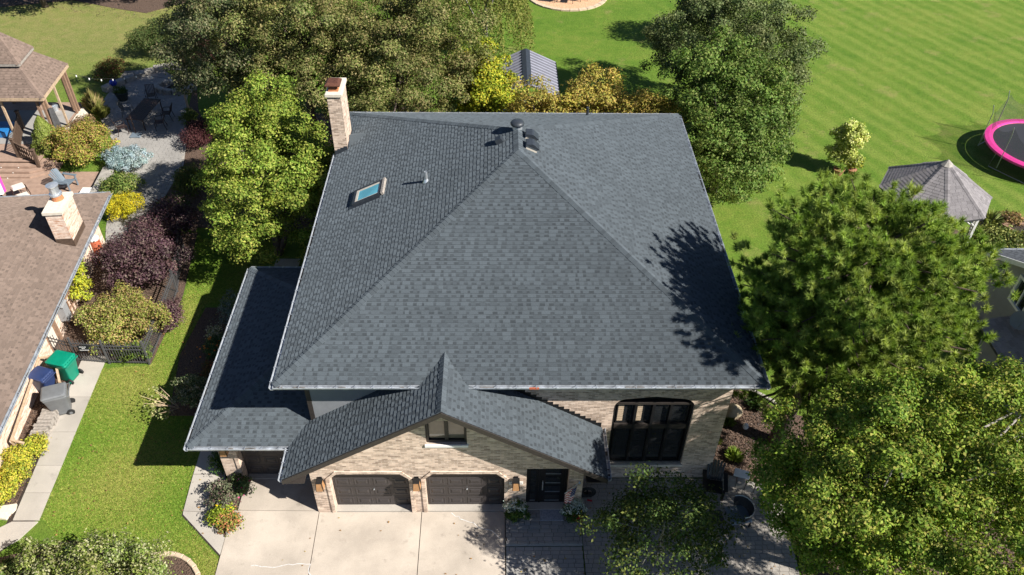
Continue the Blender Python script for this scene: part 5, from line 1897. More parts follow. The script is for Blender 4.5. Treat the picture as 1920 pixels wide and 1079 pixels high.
# patio furniture in the shade of the big trees
tb = thing("patio_table", "long dark slatted metal table on the shaded paver patio", "table", (-20.15, 42.0, 0.05), math.radians(-7))
for k in range(9):
    m_ = MB(); x = -0.45 + k * 0.1
    m_.box(x, x + 0.085, -1.15, 1.15, 0.70, 0.725); m_.build("slat", "bronze_metal", tb, True)
m_ = MB(); m_.wall([(-0.5, -1.2), (0.5, -1.2), (0.5, 1.2), (-0.5, 1.2)], [[(-0.45, -1.15), (0.45, -1.15), (0.45, 1.15), (-0.45, 1.15)]], lambda u, z, d: (u, z, 0.69 + d), 0.04); m_.build("frame", "bronze_metal", tb, True)
for sx in (-1, 1):
    for sy in (-1, 1):
        m_ = MB(); m_.bar((sx * 0.45, sy * 1.12, 0), (sx * 0.45, sy * 1.12, 0.7), 0.045); m_.build("leg", "bronze_metal", tb, True)
def patio_chair(label, x, y, rz, mat="bronze_metal"):
    c = thing("patio_chair", label, "chair", (x, y, 0.05), rz, "metal chairs round the patio table")
    for k in range(6):
        m_ = MB(); xx = -0.22 + k * 0.075
        m_.box(xx, xx + 0.06, -0.24, 0.22, 0.42, 0.44); m_.build("seat_slat", mat, c, True)
    for k in range(6):
        m_ = MB(); xx = -0.2 + k * 0.08
        m_.bar((xx, 0.22, 0.44), (xx, 0.36, 0.92), 0.035, 0.018); m_.build("back_slat", mat, c, True)
    m_ = MB(); m_.tube([(-0.25, 0.22, 0.42), (-0.25, 0.37, 0.93), (0.25, 0.37, 0.93), (0.25, 0.22, 0.42)], 0.018, 7); m_.build("back_frame", mat, c, True)
    for s in (-1, 1):
        m_ = MB(); m_.tube([(s * 0.27, 0.30, 0.65), (s * 0.28, -0.15, 0.64), (s * 0.27, -0.24, 0.55), (s * 0.25, -0.25, 0.0)], 0.018, 7); m_.build("arm", mat, c, True)
        m_ = MB(); m_.tube([(s * 0.25, 0.22, 0.42), (s * 0.26, 0.33, 0.0)], 0.018, 7); m_.build("leg", mat, c, True)
    return c
patio_chair("metal chair with grey sling left of the patio table", -21.35, 42.55, math.radians(100), "fence_metal")
patio_chair("dark slatted chair right of the patio table, nearest the house", -19.05, 41.1, math.radians(-75))
patio_chair("dark slatted chair right of the patio table, farther back", -18.95, 42.1, math.radians(-85))
patio_chair("dark slatted chair at the far end of the patio table", -20.5, 44.2, math.radians(15))
patio_chair("dark slatted chair half in sun at the near left of the patio table", -21.0, 40.55, math.radians(125))
ub = thing("parasol_base", "square dark parasol base on the patio pavers", "parasol base", (-20.2, 40.3, 0.05))
m_ = MB(); m_.bbox(-20.48, -19.92, 40.05, 40.55, 0.05, 0.13, 0.02); m_.build("plate", "grey_plastic", ub)
m_ = MB(); m_.tube([(-20.25, 40.45, 0.13), (-20.42, 40.75, 1.1)], 0.03, 8); m_.build("pole", "bronze_metal", ub)
pt = thing("patio_pot", "large dark green planter on the shaded patio", "plant pot", (-22.3, 44.4, 0.05))
m_ = MB(); m_.lathe(-22.3, 44.4, [(0.26, 0.05), (0.38, 0.5), (0.40, 0.55), (0.34, 0.55), (0.32, 0.45)], 18); m_.build("pot", "pot_dark", pt)
P_, N_, cc_ = crown_points(np.random.default_rng(3), 500, (0, 0, 0.55), (0.3, 0.3, 0.2), 10, 0.15)
link("foliage", leaf_mesh("foliage", P_, N_, 0.09, 0.05, [(0.05, 0.09, 0.02), (0.08, 0.11, 0.03)], np.random.default_rng(3)), "leaf", pt, (-22.3, 44.4, 0.05))
m_ = MB(); m_.lathe(-23.3, 45.8, [(0.05, 0.2), (0.17, 0.26), (0.23, 0.4), (0.17, 0.56), (0.05, 0.62)], 18)
tagged(m_, "glazed_ball", "blue_glaze", "shiny cobalt blue garden ball at the patio edge", "garden ball", smooth=True)
# curved stone seat wall: single blocks
sw = thing("seat_wall", "curved low wall of grey stone blocks behind the patio", "wall", (-22, 47.5, 0))
rs = random.Random(6)
for k in range(9):
    t = k / 8
    x, y = -23.6 + t * 3.6, 45.6 + 2.9 * math.sin(t * 1.75)
    a = 1.0 - t * 1.1
    m_ = MB(); m_.bbox(-0.3, 0.3, -0.2, 0.2, 0, 0.32 + rs.uniform(-0.03, 0.05), 0.04)
    tmb(m_, Matrix.Translation((x, y, 0.03)) @ Matrix.Rotation(a, 4, 'Z')); m_.build("block", "stone_grey", sw)
fp = thing("stone_fire_pit", "low curved stone ring on the shaded patio", "fire pit", (-19.7, 45.6, 0.05))
for k in range(14):
    a = k * 6.28318 / 14
    m_ = MB(); m_.bbox(-0.24, 0.24, -0.14, 0.14, 0, 0.3 + rs.uniform(-0.02, 0.04), 0.04)
    tmb(m_, Matrix.Translation((-19.6 + 1.1 * math.cos(a), 45.8 + 0.65 * math.sin(a), 0.05)) @ Matrix.Rotation(a + 1.57, 4, 'Z')); m_.build("stone", "stone_grey", fp)
m_ = MB(); m_.lathe(-19.6, 45.8, [(0.6, 0.06), (0.5, 0.1)], 14); m_.build("ash", "soil", fp)
m_ = MB(); m_.bbox(-18.12, -18.02, 43.1, 43.2, 0, 1.9, 0.02)
tagged(m_, "timber_post", "wood_pale", "leaning pale timber post beside the bright green tree", "post")
# string-light cable from gazebo over the garden
sl = thing("string_lights", "cable of small bulbs strung from the gazebo across the garden", "string lights", (-23.7, 42, 0))
cpts = [Vector((-23.75, 42.3, 2.8)), Vector((-22.6, 42.6, 2.3)), Vector((-21.5, 43.0, 2.15)), Vector((-20.2, 43.2, 2.3)), Vector((-18.07, 43.15, 1.95))]
m_ = MB(); m_.tube(cpts, 0.008, 5); m_.build("cable", "black_frame", sl)
for i in range(8):
    t = (i + 0.5) / 8 * 4
    p = cpts[int(t)].lerp(cpts[int(t) + 1], t - int(t))
    m_ = MB(); m_.lathe(p.x, p.y, [(0.015, p.z - 0.02), (0.04, p.z - 0.08), (0.03, p.z - 0.13)], 8); m_.build("bulb", "white_paint", sl)
for (x, y, z, lb) in ((-25.2, 42.2, 0.53, "blue-grey watering bucket on the gazebo floor edge"), (-23.75, 41.75, 0.05, "pale metal bucket by the brown shrub")):
    b_ = thing("bucket", lb, "bucket", (x, y, z))
    m_ = MB(); m_.lathe(x, y, [(0.12, z), (0.16, z + 0.28), (0.17, z + 0.30), (0.145, z + 0.30), (0.12, z + 0.1)], 14); m_.build("pail", "galvanised", b_)
    m_ = MB(); m_.tube([(x - 0.16, y, z + 0.28), (x - 0.1, y, z + 0.42), (x + 0.1, y, z + 0.42), (x + 0.16, y, z + 0.28)], 0.01, 6); m_.build("handle", "steel_tube", b_)
# ---------------------------------------------------------------- front porch and patio things
fl = thing("flag", "striped flag on a slanted pole beside the entry door", "flag", (2.55, GY - 0.02, 1.5))
m_ = MB(); m_.tube([(2.72, GY - 0.01, 1.72), (2.18, GY - 0.64, 2.02)], 0.014, 8); m_.build("pole", "white_paint", fl)
m_ = MB(); m_.lathe(2.72, GY - 0.05, [(0.01, 1.70), (0.045, 1.73), (0.045, 1.79), (0.01, 1.82)], 10); m_.build("bracket", "galvanised", fl)
def flag_pt(s, t):
    # s along the pole, t down the hanging cloth; soft folds, tapering towards the tip
    x = 2.62 - 0.40 * s * (1 - 0.30 * t) - 0.14 * t + 0.02 * math.sin(s * 11 + t * 3)
    y = GY - 0.20 - 0.40 * s + 0.30 * s * t + 0.03 * math.sin(s * 15 + t * 2)
    return (x, y, 1.78 + 0.2 * s - 0.98 * t)
NSg = 8
for k in range(13):
    m_ = MB()
    for j in range(NSg):
        s0, s1 = j / NSg, (j + 1) / NSg
        t0, t1 = k / 13, (k + 1) / 13
        if k < 7 and j < 3:
            continue
        m_.add([flag_pt(s0, t0), flag_pt(s1, t0), flag_pt(s1, t1), flag_pt(s0, t1)], [(0, 1, 2, 3)])
    m_.build("stripe", "red_cloth" if k % 2 == 0 else "white_cloth", fl)
m_ = MB()
for k in range(7):
    for j in range(3):
        m_.add([flag_pt(j / NSg, k / 13), flag_pt((j + 1) / NSg, k / 13), flag_pt((j + 1) / NSg, (k + 1) / 13), flag_pt(j / NSg, (k + 1) / 13)], [(0, 1, 2, 3)])
m_.build("canton", "blue_cloth", fl)
for k in range(5):
    for j in range(4):
        p = Vector(flag_pt(0.05 + j * 0.085, 0.05 + k * 0.1)) + Vector((-0.004, -0.008, 0.004))
        m_ = MB(); m_.add([p + Vector((-0.013, 0, -0.013)), p + Vector((0.013, 0.0, -0.013)), p + Vector((0.0, 0, 0.015))], [(0, 1, 2)])
        m_.build("star", "white_cloth", fl)
m_ = MB(); m_.bbox(1.46, 2.25, 15.50, 15.98, 0.165, 0.185, 0.01)
tagged(m_, "doormat", "doormat", "grey doormat in front of the black entry door", "doormat")

def flower_pot(label, x, y, z, pals, seed):
    t = thing("flower_pot", label, "flower pot", (x, y, z))
    m_ = MB(); m_.lathe(x, y, [(0.18, z), (0.26, z + 0.32), (0.28, z + 0.36), (0.24, z + 0.36), (0.22, z + 0.3)], 16); m_.build("pot", "pot_dark", t)
    rg_ = np.random.default_rng(seed)
    for (nm, c, r, n, lf, pal) in pals:
        P_, N_, cc_ = crown_points(rg_, n, c, r, 16, 0.10, inner=0.15)
        me = leaf_mesh(nm, P_, N_, lf, lf * 0.7, pal, rg_)
        link(nm, me, "leaf", t, (x, y, z))
GRN = [(0.05, 0.10, 0.02), (0.09, 0.14, 0.03), (0.035, 0.07, 0.015)]
WHT = [(0.55, 0.60, 0.58), (0.40, 0.50, 0.48), (0.62, 0.64, 0.60), (0.10, 0.16, 0.08)]
flower_pot("flower pot with white blooms left of the entry door", 0.66, 15.62, 0.16, [("leaves", (0, -0.05, 0.38), (0.33, 0.33, 0.28), 1500, 0.07, GRN), ("blossoms", (0.0, 0.08, 0.58), (0.32, 0.26, 0.18), 900, 0.055, WHT)], 4)
flower_pot("flower pot with white and red blooms right of the entry door", 2.58, 15.62, 0.16, [("leaves", (0, 0, 0.36), (0.30, 0.3, 0.26), 1200, 0.07, GRN), ("blossoms", (-0.02, 0.1, 0.55), (0.30, 0.24, 0.2), 900, 0.055, WHT), ("red_blossoms", (0.1, -0.18, 0.34), (0.14, 0.12, 0.12), 220, 0.055, [(0.45, 0.015, 0.03), (0.30, 0.01, 0.02)])], 6)
# black hose reel behind the gable corner
hr = thing("hose_reel", "round black hose reel with red valve under the gable's right eave", "hose reel", (3.12, 16.6, 0.05))
m_ = MB()
for k in range(5):
    m_.tube([(3.12 + (0.28 - 0.03 * k) * math.cos(a * 0.3927), 16.45, 0.42 + (0.28 - 0.03 * k) * math.sin(a * 0.3927)) for a in range(17)], 0.016, 6)
m_.build("coil", "rubber", hr)
m_ = MB(); m_.box(2.95, 3.29, 16.5, 16.7, 0.05, 0.10); m_.bar((3.12, 16.55, 0.05), (3.12, 16.55, 0.45), 0.06); m_.build("stand", "black_frame", hr)
m_ = MB(); m_.tube([(3.12, 16.35, 0.12), (3.28, 16.3, 0.12)], 0.03, 8); m_.build("valve", "red_cloth", hr)

adirondack("patio_lounge_chair", "black slatted lounge chair against the house corner on the patio", 7.55, 16.75, math.radians(-12), "black_frame", 0.05)
sc = thing("shell_chair", "dark round-backed armchair on the paver patio by the maple", "chair", (8.15, 15.55, 0.05), math.radians(-80))
m_ = MB()
rgs = []
for z, r in ((0.42, 0.36), (0.6, 0.42), (0.85, 0.44)):
    rgs.append([(r * math.cos(a), r * 0.95 * math.sin(a), z) for a in [math.radians(-10 + k * 20) for k in range(11)]])
vs = [p for r in rgs for p in r]
fs = [(i * 11 + j, i * 11 + j + 1, (i + 1) * 11 + j + 1, (i + 1) * 11 + j) for i in range(2) for j in range(10)]
m_.add(vs, fs); m_.add([(p[0] * 0.93, p[1] * 0.93, p[2]) for p in vs], [tuple(reversed(f)) for f in fs])
m_.build("back_shell", "mat_black", sc, True)
m_ = MB(); m_.tube(rgs[2], 0.022, 6); m_.build("rim", "steel_tube", sc, True)
m_ = MB(); m_.bbox(-0.34, 0.34, -0.38, 0.34, 0.34, 0.44, 0.04); m_.build("seat", "grey_plastic", sc, True)
for sx in (-1, 1):
    for sy in (-1, 1):
        m_ = MB(); m_.bar((sx * 0.3, sy * 0.3, 0), (sx * 0.3, sy * 0.3, 0.36), 0.04); m_.build("leg", "black_frame", sc, True)
st_ = thing("patio_stool", "low dark slatted table in front of the round-backed armchair", "side table", (7.35, 15.45, 0.05), 0.15)
for k in range(5):
    m_ = MB(); m_.box(-0.25 + k * 0.1, -0.16 + k * 0.1, -0.25, 0.25, 0.36, 0.385); m_.build("slat", "mat_black", st_, True)
for sx in (-1, 1):
    for sy in (-1, 1):
        m_ = MB(); m_.bar((sx * 0.21, sy * 0.21, 0), (sx * 0.21, sy * 0.21, 0.36), 0.03); m_.build("leg", "black_frame", st_, True)
rw_ = thing("bed_wall", "low dark stone wall between patio and mulch bed", "wall", (9.0, 16.9, 0))
for k in range(8):
    t = k / 8
    x, y = 7.95 + t * 2.4, 17.15 - t * 0.85
    m_ = MB(); m_.bbox(-0.145, 0.145, -0.13, 0.13, 0, 0.34 + 0.02 * (k % 3), 0.03); tmb(m_, Matrix.Translation((x, y, 0.0)) @ Matrix.Rotation(-0.34, 4, 'Z')); m_.build("block", "stone_grey", rw_)
m_ = MB(); m_.bbox(-0.27, 0.27, -0.15, 0.15, 0, 0.10, 0.02); tmb(m_, Matrix.Translation((8.62, 17.2, 0.38)) @ Matrix.Rotation(-0.34, 4, 'Z') @ Matrix.Rotation(0.12, 4, 'X'))
tagged(m_, "white_box", "white_paint", "white rectangular box lying on the low bed wall", "box")
def boulder(name, label, x, y, r, h, seed, mat="boulder_stone"):
    bm = bmesh.new(); bmesh.ops.create_icosphere(bm, subdivisions=3, radius=1)
    rg_ = np.random.default_rng(seed); ph = rg_.uniform(0, 6, 4)
    for v in bm.verts:
        k = 1 + 0.13 * math.sin(3 * v.co.x + ph[0]) * math.sin(2.5 * v.co.y + ph[1]) + 0.10 * math.sin(4 * v.co.z + ph[2] + 2 * v.co.x)
        v.co = Vector((v.co.x * r * k, v.co.y * r * 0.85 * k, v.co.z * h * k))
    me = bpy.data.meshes.new(name); bm.to_mesh(me); bm.free()
    me.polygons.foreach_set("use_smooth", [True] * len(me.polygons))
    return tag(link(name, me, mat, None, (x, y, h * 0.6)), label, "boulder")
boulder("boulder", "rounded tan boulder in the mulch at the house corner", 8.95, 20.15, 0.36, 0.34, 3)
gl_ = thing("garden_light", "small white garden light in the mulch bed", "garden light", (9.32, 19.5, 0))
m_ = MB(); m_.lathe(9.32, 19.5, [(0.02, 0), (0.02, 0.12)], 8); m_.build("stake", "galvanised", gl_)
m_ = MB(); m_.lathe(9.32, 19.5, [(0.09, 0.10), (0.11, 0.16), (0.10, 0.26), (0.03, 0.31)], 14); m_.build("dome", "white_paint", gl_, smooth=True)
ed = thing("stone_edging", "curved stone edging between mulch bed and lawn right of the house", "edging", (10.3, 20.9, 0))
for k in range(9):
    t = k / 9
    x, y = 9.4 + t * 1.9, 21.65 - t * 1.45 + 0.25 * math.sin(t * 3.14)
    m_ = MB(); m_.bbox(-0.125, 0.125, -0.07, 0.07, 0, 0.1, 0.02); tmb(m_, Matrix.Translation((x, y, 0)) @ Matrix.Rotation(-0.62 + 0.25 * math.cos(t * 3.14), 4, 'Z')); m_.build("stone", "stone_grey", ed)
ed = thing("kerb_edging", "curved tan concrete edging round the bottom left bed", "edging", (-10, 14, 0))
for k in range(8):
    a = math.radians(105 - k * 11)
    x, y = -10.75 + 1.75 * math.cos(a) * 0.85, 12.75 + 1.65 * math.sin(a)
    m_ = MB(); m_.bbox(-0.14, 0.14, -0.075, 0.075, 0, 0.12, 0.02); tmb(m_, Matrix.Translation((x, y, 0)) @ Matrix.Rotation(a - 1.57, 4, 'Z')); m_.build("block", "stone_tan", ed)

# ---------------------------------------------------------------- behind the house: metal-roofed pavilion
pv = thing("garden_pavilion", "open garden pavilion with ribbed metal gable roof behind the house", "pavilion", (1.6, 42.2, 0))
PX, Y0p, Y1p, ZEp, ZRp, HWp = 1.62, 40.25, 44.5, 2.55, 3.35, 1.75
for s in (-1, 1):
    m_ = MB()
    pr = []
    m_.add([(PX, Y0p, ZRp), (PX + s * HWp, Y0p, ZEp), (PX + s * HWp, Y1p, ZEp), (PX, Y1p, ZRp), (PX, Y0p, ZRp - 0.04), (PX + s * HWp, Y0p, ZEp - 0.04), (PX + s * HWp, Y1p, ZEp - 0.04), (PX, Y1p, ZRp - 0.04)],
           [(0, 1, 2, 3), (7, 6, 5, 4), (0, 4, 5, 1), (1, 5, 6, 2), (2, 6, 7, 3)])
    rf = m_.build("roof_sheet", "ribbed_metal", pv)
    n_ = 13
    for k in range(n_):
        y = Y0p + 0.06 + k * (Y1p - Y0p - 0.12) / (n_ - 1)
        m_ = MB(); m_.bar((PX + s * 0.02, y, ZRp + 0.025), (PX + s * HWp, y, ZEp + 0.025), 0.13, 0.05); m_.build("rib", "rib_highlight_metal", rf)
    m_ = MB(); m_.bar((PX + s * (HWp + 0.03), Y0p, ZEp - 0.05), (PX + s * (HWp + 0.03), Y1p, ZEp - 0.05), 0.05, 0.14); m_.build("fascia", "black_frame", pv)
    for y in (Y0p + 0.25, Y1p - 0.25):
        m_ = MB(); m_.bar((PX + s * (HWp - 0.25), y, 0), (PX + s * (HWp - 0.25), y, ZEp), 0.15); m_.build("post", "black_frame", pv)
        m_ = MB(); m_.bar((PX + s * (HWp - 0.25), y, ZEp - 0.7), (PX + s * (HWp - 0.9), y, ZEp - 0.02), 0.1); m_.build("brace", "black_frame", pv)
for y in (Y0p + 0.1, Y1p - 0.1):
    m_ = MB(); m_.bar((PX - HWp, y, ZEp - 0.08), (PX + HWp, y, ZEp - 0.08), 0.1, 0.18); m_.build("beam", "black_frame", pv)
    m_ = MB(); m_.bar((PX, y, ZEp - 0.1), (PX, y, ZRp - 0.06), 0.13); m_.build("king_post", "black_frame", pv)
m_ = MB()
m_.add([(PX, Y0p - 0.01, ZRp + 0.06), (PX + 0.24, Y0p - 0.01, ZRp - 0.03), (PX + 0.24, Y1p + 0.01, ZRp - 0.03), (PX, Y1p + 0.01, ZRp + 0.06), (PX - 0.24, Y0p - 0.01, ZRp - 0.03), (PX - 0.24, Y1p + 0.01, ZRp - 0.03)], [(0, 1, 2, 3), (4, 0, 3, 5)])
m_.build("ridge_cap", "vent_black", pv)
pd = MB(); pd.prism([(PX - 1.9, Y0p - 0.3), (PX + 1.9, Y0p - 0.3), (PX + 1.9, Y1p + 0.3), (PX - 1.9, Y1p + 0.3)], -0.05, 0.03)
structure(pd.build("pavilion_floor", "paver"))
# chairs on the gravel circle
def sling_chair(label, x, y, rz):
    c = thing("sling_chair", label, "chair", (x, y, 0.03), rz, "dark chairs on the gravel circle")
    m_ = MB(); m_.bar((0, -0.28, 0.42), (0, 0.25, 0.38), 0.52, 0.03); m_.build("seat", "mat_black", c, True)
    m_ = MB(); m_.bar((0, 0.25, 0.38), (0, 0.5, 1.0), 0.52, 0.03); m_.build("back", "mat_black", c, True)
    for s in (-1, 1):
        for y_ in (-0.27, 0.3):
            m_ = MB(); m_.bar((s * 0.27, y_, 0), (s * 0.27, y_ * 0.9, 0.6), 0.03); m_.build("leg", "black_frame", c, True)
        m_ = MB(); m_.bar((s * 0.28, -0.28, 0.6), (s * 0.28, 0.32, 0.6), 0.05, 0.025); m_.build("arm", "black_frame", c, True)
sling_chair("middle dark chair on the gravel circle at the top", 5.35, 59.5, math.radians(165))
sling_chair("left dark chair on the gravel circle at the top", 4.35, 59.7, math.radians(120))
sling_chair("right dark chair on the gravel circle at the top", 6.3, 59.9, math.radians(-160))

# ---------------------------------------------------------------- right: trampoline
tp = thing("trampoline", "round trampoline with pink pad and black net at the right edge", "trampoline", (29.6, 38.2, 0))
TX, TY, TR, TZ = 29.6, 38.2, 2.85, 0.92
m_ = MB(); m_.lathe(TX, TY, [(TR - 0.42, TZ - 0.02), (TR - 0.42, TZ + 0.01), (0.02, TZ - 0.03)], 48); m_.build("jumping_mat", "mat_black", tp)
for k in range(12):
    a0, a1 = k * 30, k * 30 + 29.6
    rgs = []
    for j in range(7):
        a = math.radians(a0 + (a1 - a0) * j / 6)
        rgs.append([(TX + r * math.cos(a), TY + r * math.sin(a), TZ + z) for r, z in ((TR - 0.42, 0.02), (TR - 0.40, 0.06), (TR - 0.2, 0.08), (TR, 0.05), (TR + 0.02, -0.06), (TR - 0.05, -0.02))])
    m_ = MB(); m_.rings(rgs, True, True); m_.build("pad_section", "pink_pad", tp)
for k in range(8):
    a = math.radians(22.5 + k * 45)
    x, y = TX + (TR + 0.08) * math.cos(a), TY + (TR + 0.08) * math.sin(a)
    m_ = MB(); m_.tube([(x, y, 0.25), (x, y, 2.3), (x + 0.12 * math.cos(a), y + 0.12 * math.sin(a), 2.75)], 0.022, 8); m_.build("net_pole", "steel_tube", tp)
for k in range(4):
    a0, a1 = math.radians(k * 90 + 12), math.radians(k * 90 + 58)
    f = lambda a, r, z: (TX + r * math.cos(a), TY + r * math.sin(a), z)
    m_ = MB(); m_.tube([f(a0, TR - 0.1, TZ), f(a0, TR + 0.05, 0.03), f(a1, TR + 0.05, 0.03), f(a1, TR - 0.1, TZ)], 0.022, 8); m_.build("leg", "steel_tube", tp)
for k in range(8):
    m_ = MB()
    aa = [22.5 + k * 45 + j * 45 / 6 for j in range(7)]
    lo = [(TX + (TR - 0.30) * math.cos(math.radians(a)), TY + (TR - 0.30) * math.sin(math.radians(a)), TZ + 0.03) for a in aa]
    hi = []
    for j, a in enumerate(aa):
        t = abs(j - 3) / 3
        hi.append((TX + (TR - 0.1 + 0.12 * t) * math.cos(math.radians(a)), TY + (TR - 0.1 + 0.12 * t) * math.sin(math.radians(a)), 1.95 + 0.65 * t * t))
    m_.add(lo + hi, [(j, j + 1, 8 + j, 7 + j) for j in range(6)])
    m_.build("net", "net", tp)

# grey-shingled octagonal gazebo
og = thing("octagonal_gazebo", "white octagonal gazebo with grey shingle roof at the right", "gazebo", (20.42, 31.4, 0))
OC = Vector((20.42, 31.4, 0))
OR = 2.5
ang0 = math.radians(22.5 + 12)
cor = [Vector((OC.x + OR * math.cos(ang0 + k * math.pi / 4), OC.y + OR * math.sin(ang0 + k * math.pi / 4), 2.6)) for k in range(8)]
apx = Vector((OC.x, OC.y, 4.25))
apl = [[cor[k], cor[(k + 1) % 8], apx] for k in range(8)]
orf = deck("roof", apl, og, drop=0.08)
sb = MB(); ro = random.Random(12)
OL = (0.30, 0.28, 0.285)
for k in (6, 5, 4, 7, 3, 0, 1, 2):
    shingle_plane(apl[k], OL, OL, ro, sb, orf, 60 if k in (4, 5, 6) else 30 if k in (3, 7) else 0, 0.15, (0.26, 0.32), (0.008, 0.012), 0.003, 0.012, True)
o = sb.build("shingle", "shingle", orf, fix=False); o["kind"] = "stuff"
cbm = MB()
for k in range(8):
    dv = apx - cor[k]
    cap_line(cor[k], apx, flatdir((cor[k - 1] - cor[k]).normalized(), dv), flatdir((cor[(k + 1) % 8] - cor[k]).normalized(), dv), OL, ro, orf, cbm, half=0.12, step=0.16)
o = cbm.build("cap_shingle", "shingle", orf, fix=False); o["kind"] = "stuff"
m_ = MB(); m_.lathe(OC.x, OC.y, [(0.3, 4.12), (0.02, 4.36)], 8); m_.build("finial_cap", "stone_grey", og)
for k in range(8):
    p = OC + (cor[k] - OC) * 0.90; p.z = 0
    q = OC + (cor[(k + 1) % 8] - OC) * 0.90; q.z = 0
    m_ = MB(); m_.bar(p, p + Vector((0, 0, 2.55)), 0.11); m_.build("post", "white_paint", og)
    m_ = MB(); m_.bar(p + Vector((0, 0, 2.45)), q + Vector((0, 0, 2.45)), 0.06, 0.14); m_.build("beam", "white_paint", og)
    for f_ in (0.0, 1.0):
        a_ = p.lerp(q, f_); b_ = p.lerp(q, 0.25 if f_ == 0 else 0.75)
        m_ = MB(); m_.bar(a_ + Vector((0, 0, 2.0)), b_ + Vector((0, 0, 2.4)), 0.05); m_.build("brace", "white_paint", og)
    m_ = MB(); m_.bar(p + Vector((0, 0, 0.9)), q + Vector((0, 0, 0.9)), 0.05); m_.build("rail", "white_paint", og)
m_ = MB(); m_.prism([(c.x, c.y) for c in [OC + (c - OC) * 0.92 for c in cor]], 0, 0.15); m_.build("floor", "wood_dark", og)
# potted column of leaves on the lawn
YG = [(0.50, 0.54, 0.16), (0.36, 0.42, 0.09), (0.62, 0.62, 0.26), (0.22, 0.28, 0.05)]
pp = tree("potted_climber", "tall leafy yellow-green climber in a clay pot on the back lawn", (18.25, 36.85, 0.3), [((18.4, 37.1, 0.95), (0.68, 0.5, 0.75), 0.4), ((18.5, 37.2, 2.0), (0.78, 0.55, 0.8), 0.6)], 10000, 0.12, YG, 51, 0.04, 70, 0.24, cat="potted plant", limbs=5)
m_ = MB(); m_.lathe(18.25, 36.8, [(0.20, 0), (0.29, 0.30), (0.32, 0.36), (0.27, 0.36), (0.25, 0.28)], 16); m_.build("pot", "terracotta", pp)
pp2 = tree("potted_plant", "small yellow plant in a clay pot right of the tall climber", (19.0, 36.9, 0.2), [((19.05, 36.95, 0.55), (0.36, 0.34, 0.35), 1.0)], 900, 0.11, [(0.45, 0.42, 0.05), (0.25, 0.28, 0.04), (0.12, 0.15, 0.03)], 52, 0.02, 14, 0.18, cat="potted plant", limbs=4)
m_ = MB(); m_.lathe(19.0, 36.85, [(0.15, 0), (0.22, 0.24), (0.24, 0.28), (0.2, 0.28)], 14); m_.build("pot", "terracotta", pp2)

# right neighbour's house: gable end facing the pine
rh = thing("grey_house", "grey sided gable-end house at the right border beside the pine", "house", (24, 22, 0))
RX, RN, RS, RZ, RSL = 20.95, 26.9, 16.5, 2.75, 0.53
RM = (RN + RS) / 2
RT = RZ + (RN - RM) * RSL
Xf = lambda X: (lambda u, z, d: (X + d, u, z))
m_ = MB(); m_.wall([(RN - 0.4, 0), (RN - 0.4, RZ + 0.05), (RM, RT - 0.15), (RS + 0.4, RZ + 0.05), (RS + 0.4, 0)], [[(23.62, 2.10), (24.56, 2.10), (24.56, 3.22), (23.62, 3.22)]], Xf(RX), 0.2)
m_.build("gable_wall", "siding_grey", rh)
m_ = MB(); m_.box(RX + 0.2, 30, RN - 0.6, RN - 0.4, 0, RZ); m_.build("back_wall", "siding_grey", rh)
for k in range(36):
    z = 0.1 + k * 0.125
    y1 = min(RN - 0.42, RM + (RT - 0.2 - z) / RSL) if z > RZ - 0.1 else RN - 0.42
    if y1 < 20: break
    for a, b in ([(19.0, y1)] if not (1.95 < z < 3.3) else [(19.0, 23.5), (24.68, y1)]):
        if b - a < 0.1: continue
        m_ = MB()
        m_.add([(RX - 0.003, a, z), (RX - 0.003, b, z), (RX - 0.022, b, z - 0.002), (RX - 0.022, a, z - 0.002), (RX - 0.004, a, z + 0.123), (RX - 0.004, b, z + 0.123)], [(3, 2, 5, 4), (0, 1, 2, 3)])
        m_.build("siding_board", "siding_grey", rh)
rp = [(30, RN, RZ), (RX - 0.3, RN, RZ), (RX - 0.3, RM, RT), (30, RM, RT)]
rp2 = [(RX - 0.3, RS, RZ), (30, RS, RZ), (30, RM, RT), (RX - 0.3, RM, RT)]
rrf = deck("roof", [rp, rp2], rh)
sb = MB(); rq = random.Random(2)
for P in (rp, rp2):
    shingle_plane(P, (0.10, 0.11, 0.125), (0.06, 0.065, 0.075), rq, sb, rrf, 0)
o = sb.build("shingle", "shingle", rrf, fix=False); o["kind"] = "stuff"
m_ = MB(); m_.bar((RX - 0.33, RN, RZ - 0.1), (RX - 0.33, RM, RT - 0.1), 0.05, 0.2); m_.build("rake_board", "white_paint", rh)
m_ = MB(); m_.add([(RX - 0.3, RN, RZ - 0.18), (RX, RN, RZ - 0.18), (RX, RM, RT - 0.18), (RX - 0.3, RM, RT - 0.18)], [(0, 1, 2, 3)]); m_.build("rake_soffit", "white_paint", rh)
gutter("gutter", (30, RN, RZ - 0.01), (RX - 0.3, RN, RZ - 0.01), (0, 1, 0), rh)
wr = MB(); wr.wall([(23.52, 2.0), (24.66, 2.0), (24.66, 3.32), (23.52, 3.32)], [[(23.64, 2.12), (24.54, 2.12), (24.54, 3.2), (23.64, 3.2)]], Xf(RX - 0.05), 0.14)
wn_ = wr.build("window", "white_paint", rh)
m_ = MB(); m_.box(RX + 0.05, RX + 0.06, 23.64, 24.54, 2.12, 3.2); m_.build("pane", "glass_dark", wn_)
m_ = MB(); m_.box(RX - 0.02, RX + 0.048, 24.06, 24.12, 2.12, 3.2); m_.build("mullion", "white_paint", wn_)
lp = [(19.4, 23.75, 1.6), (19.4, 15.5, 1.6), (RX - 0.03, 15.5, 1.95), (RX - 0.03, 23.75, 1.95)]
lrf = deck("porch_roof", [lp], rh)
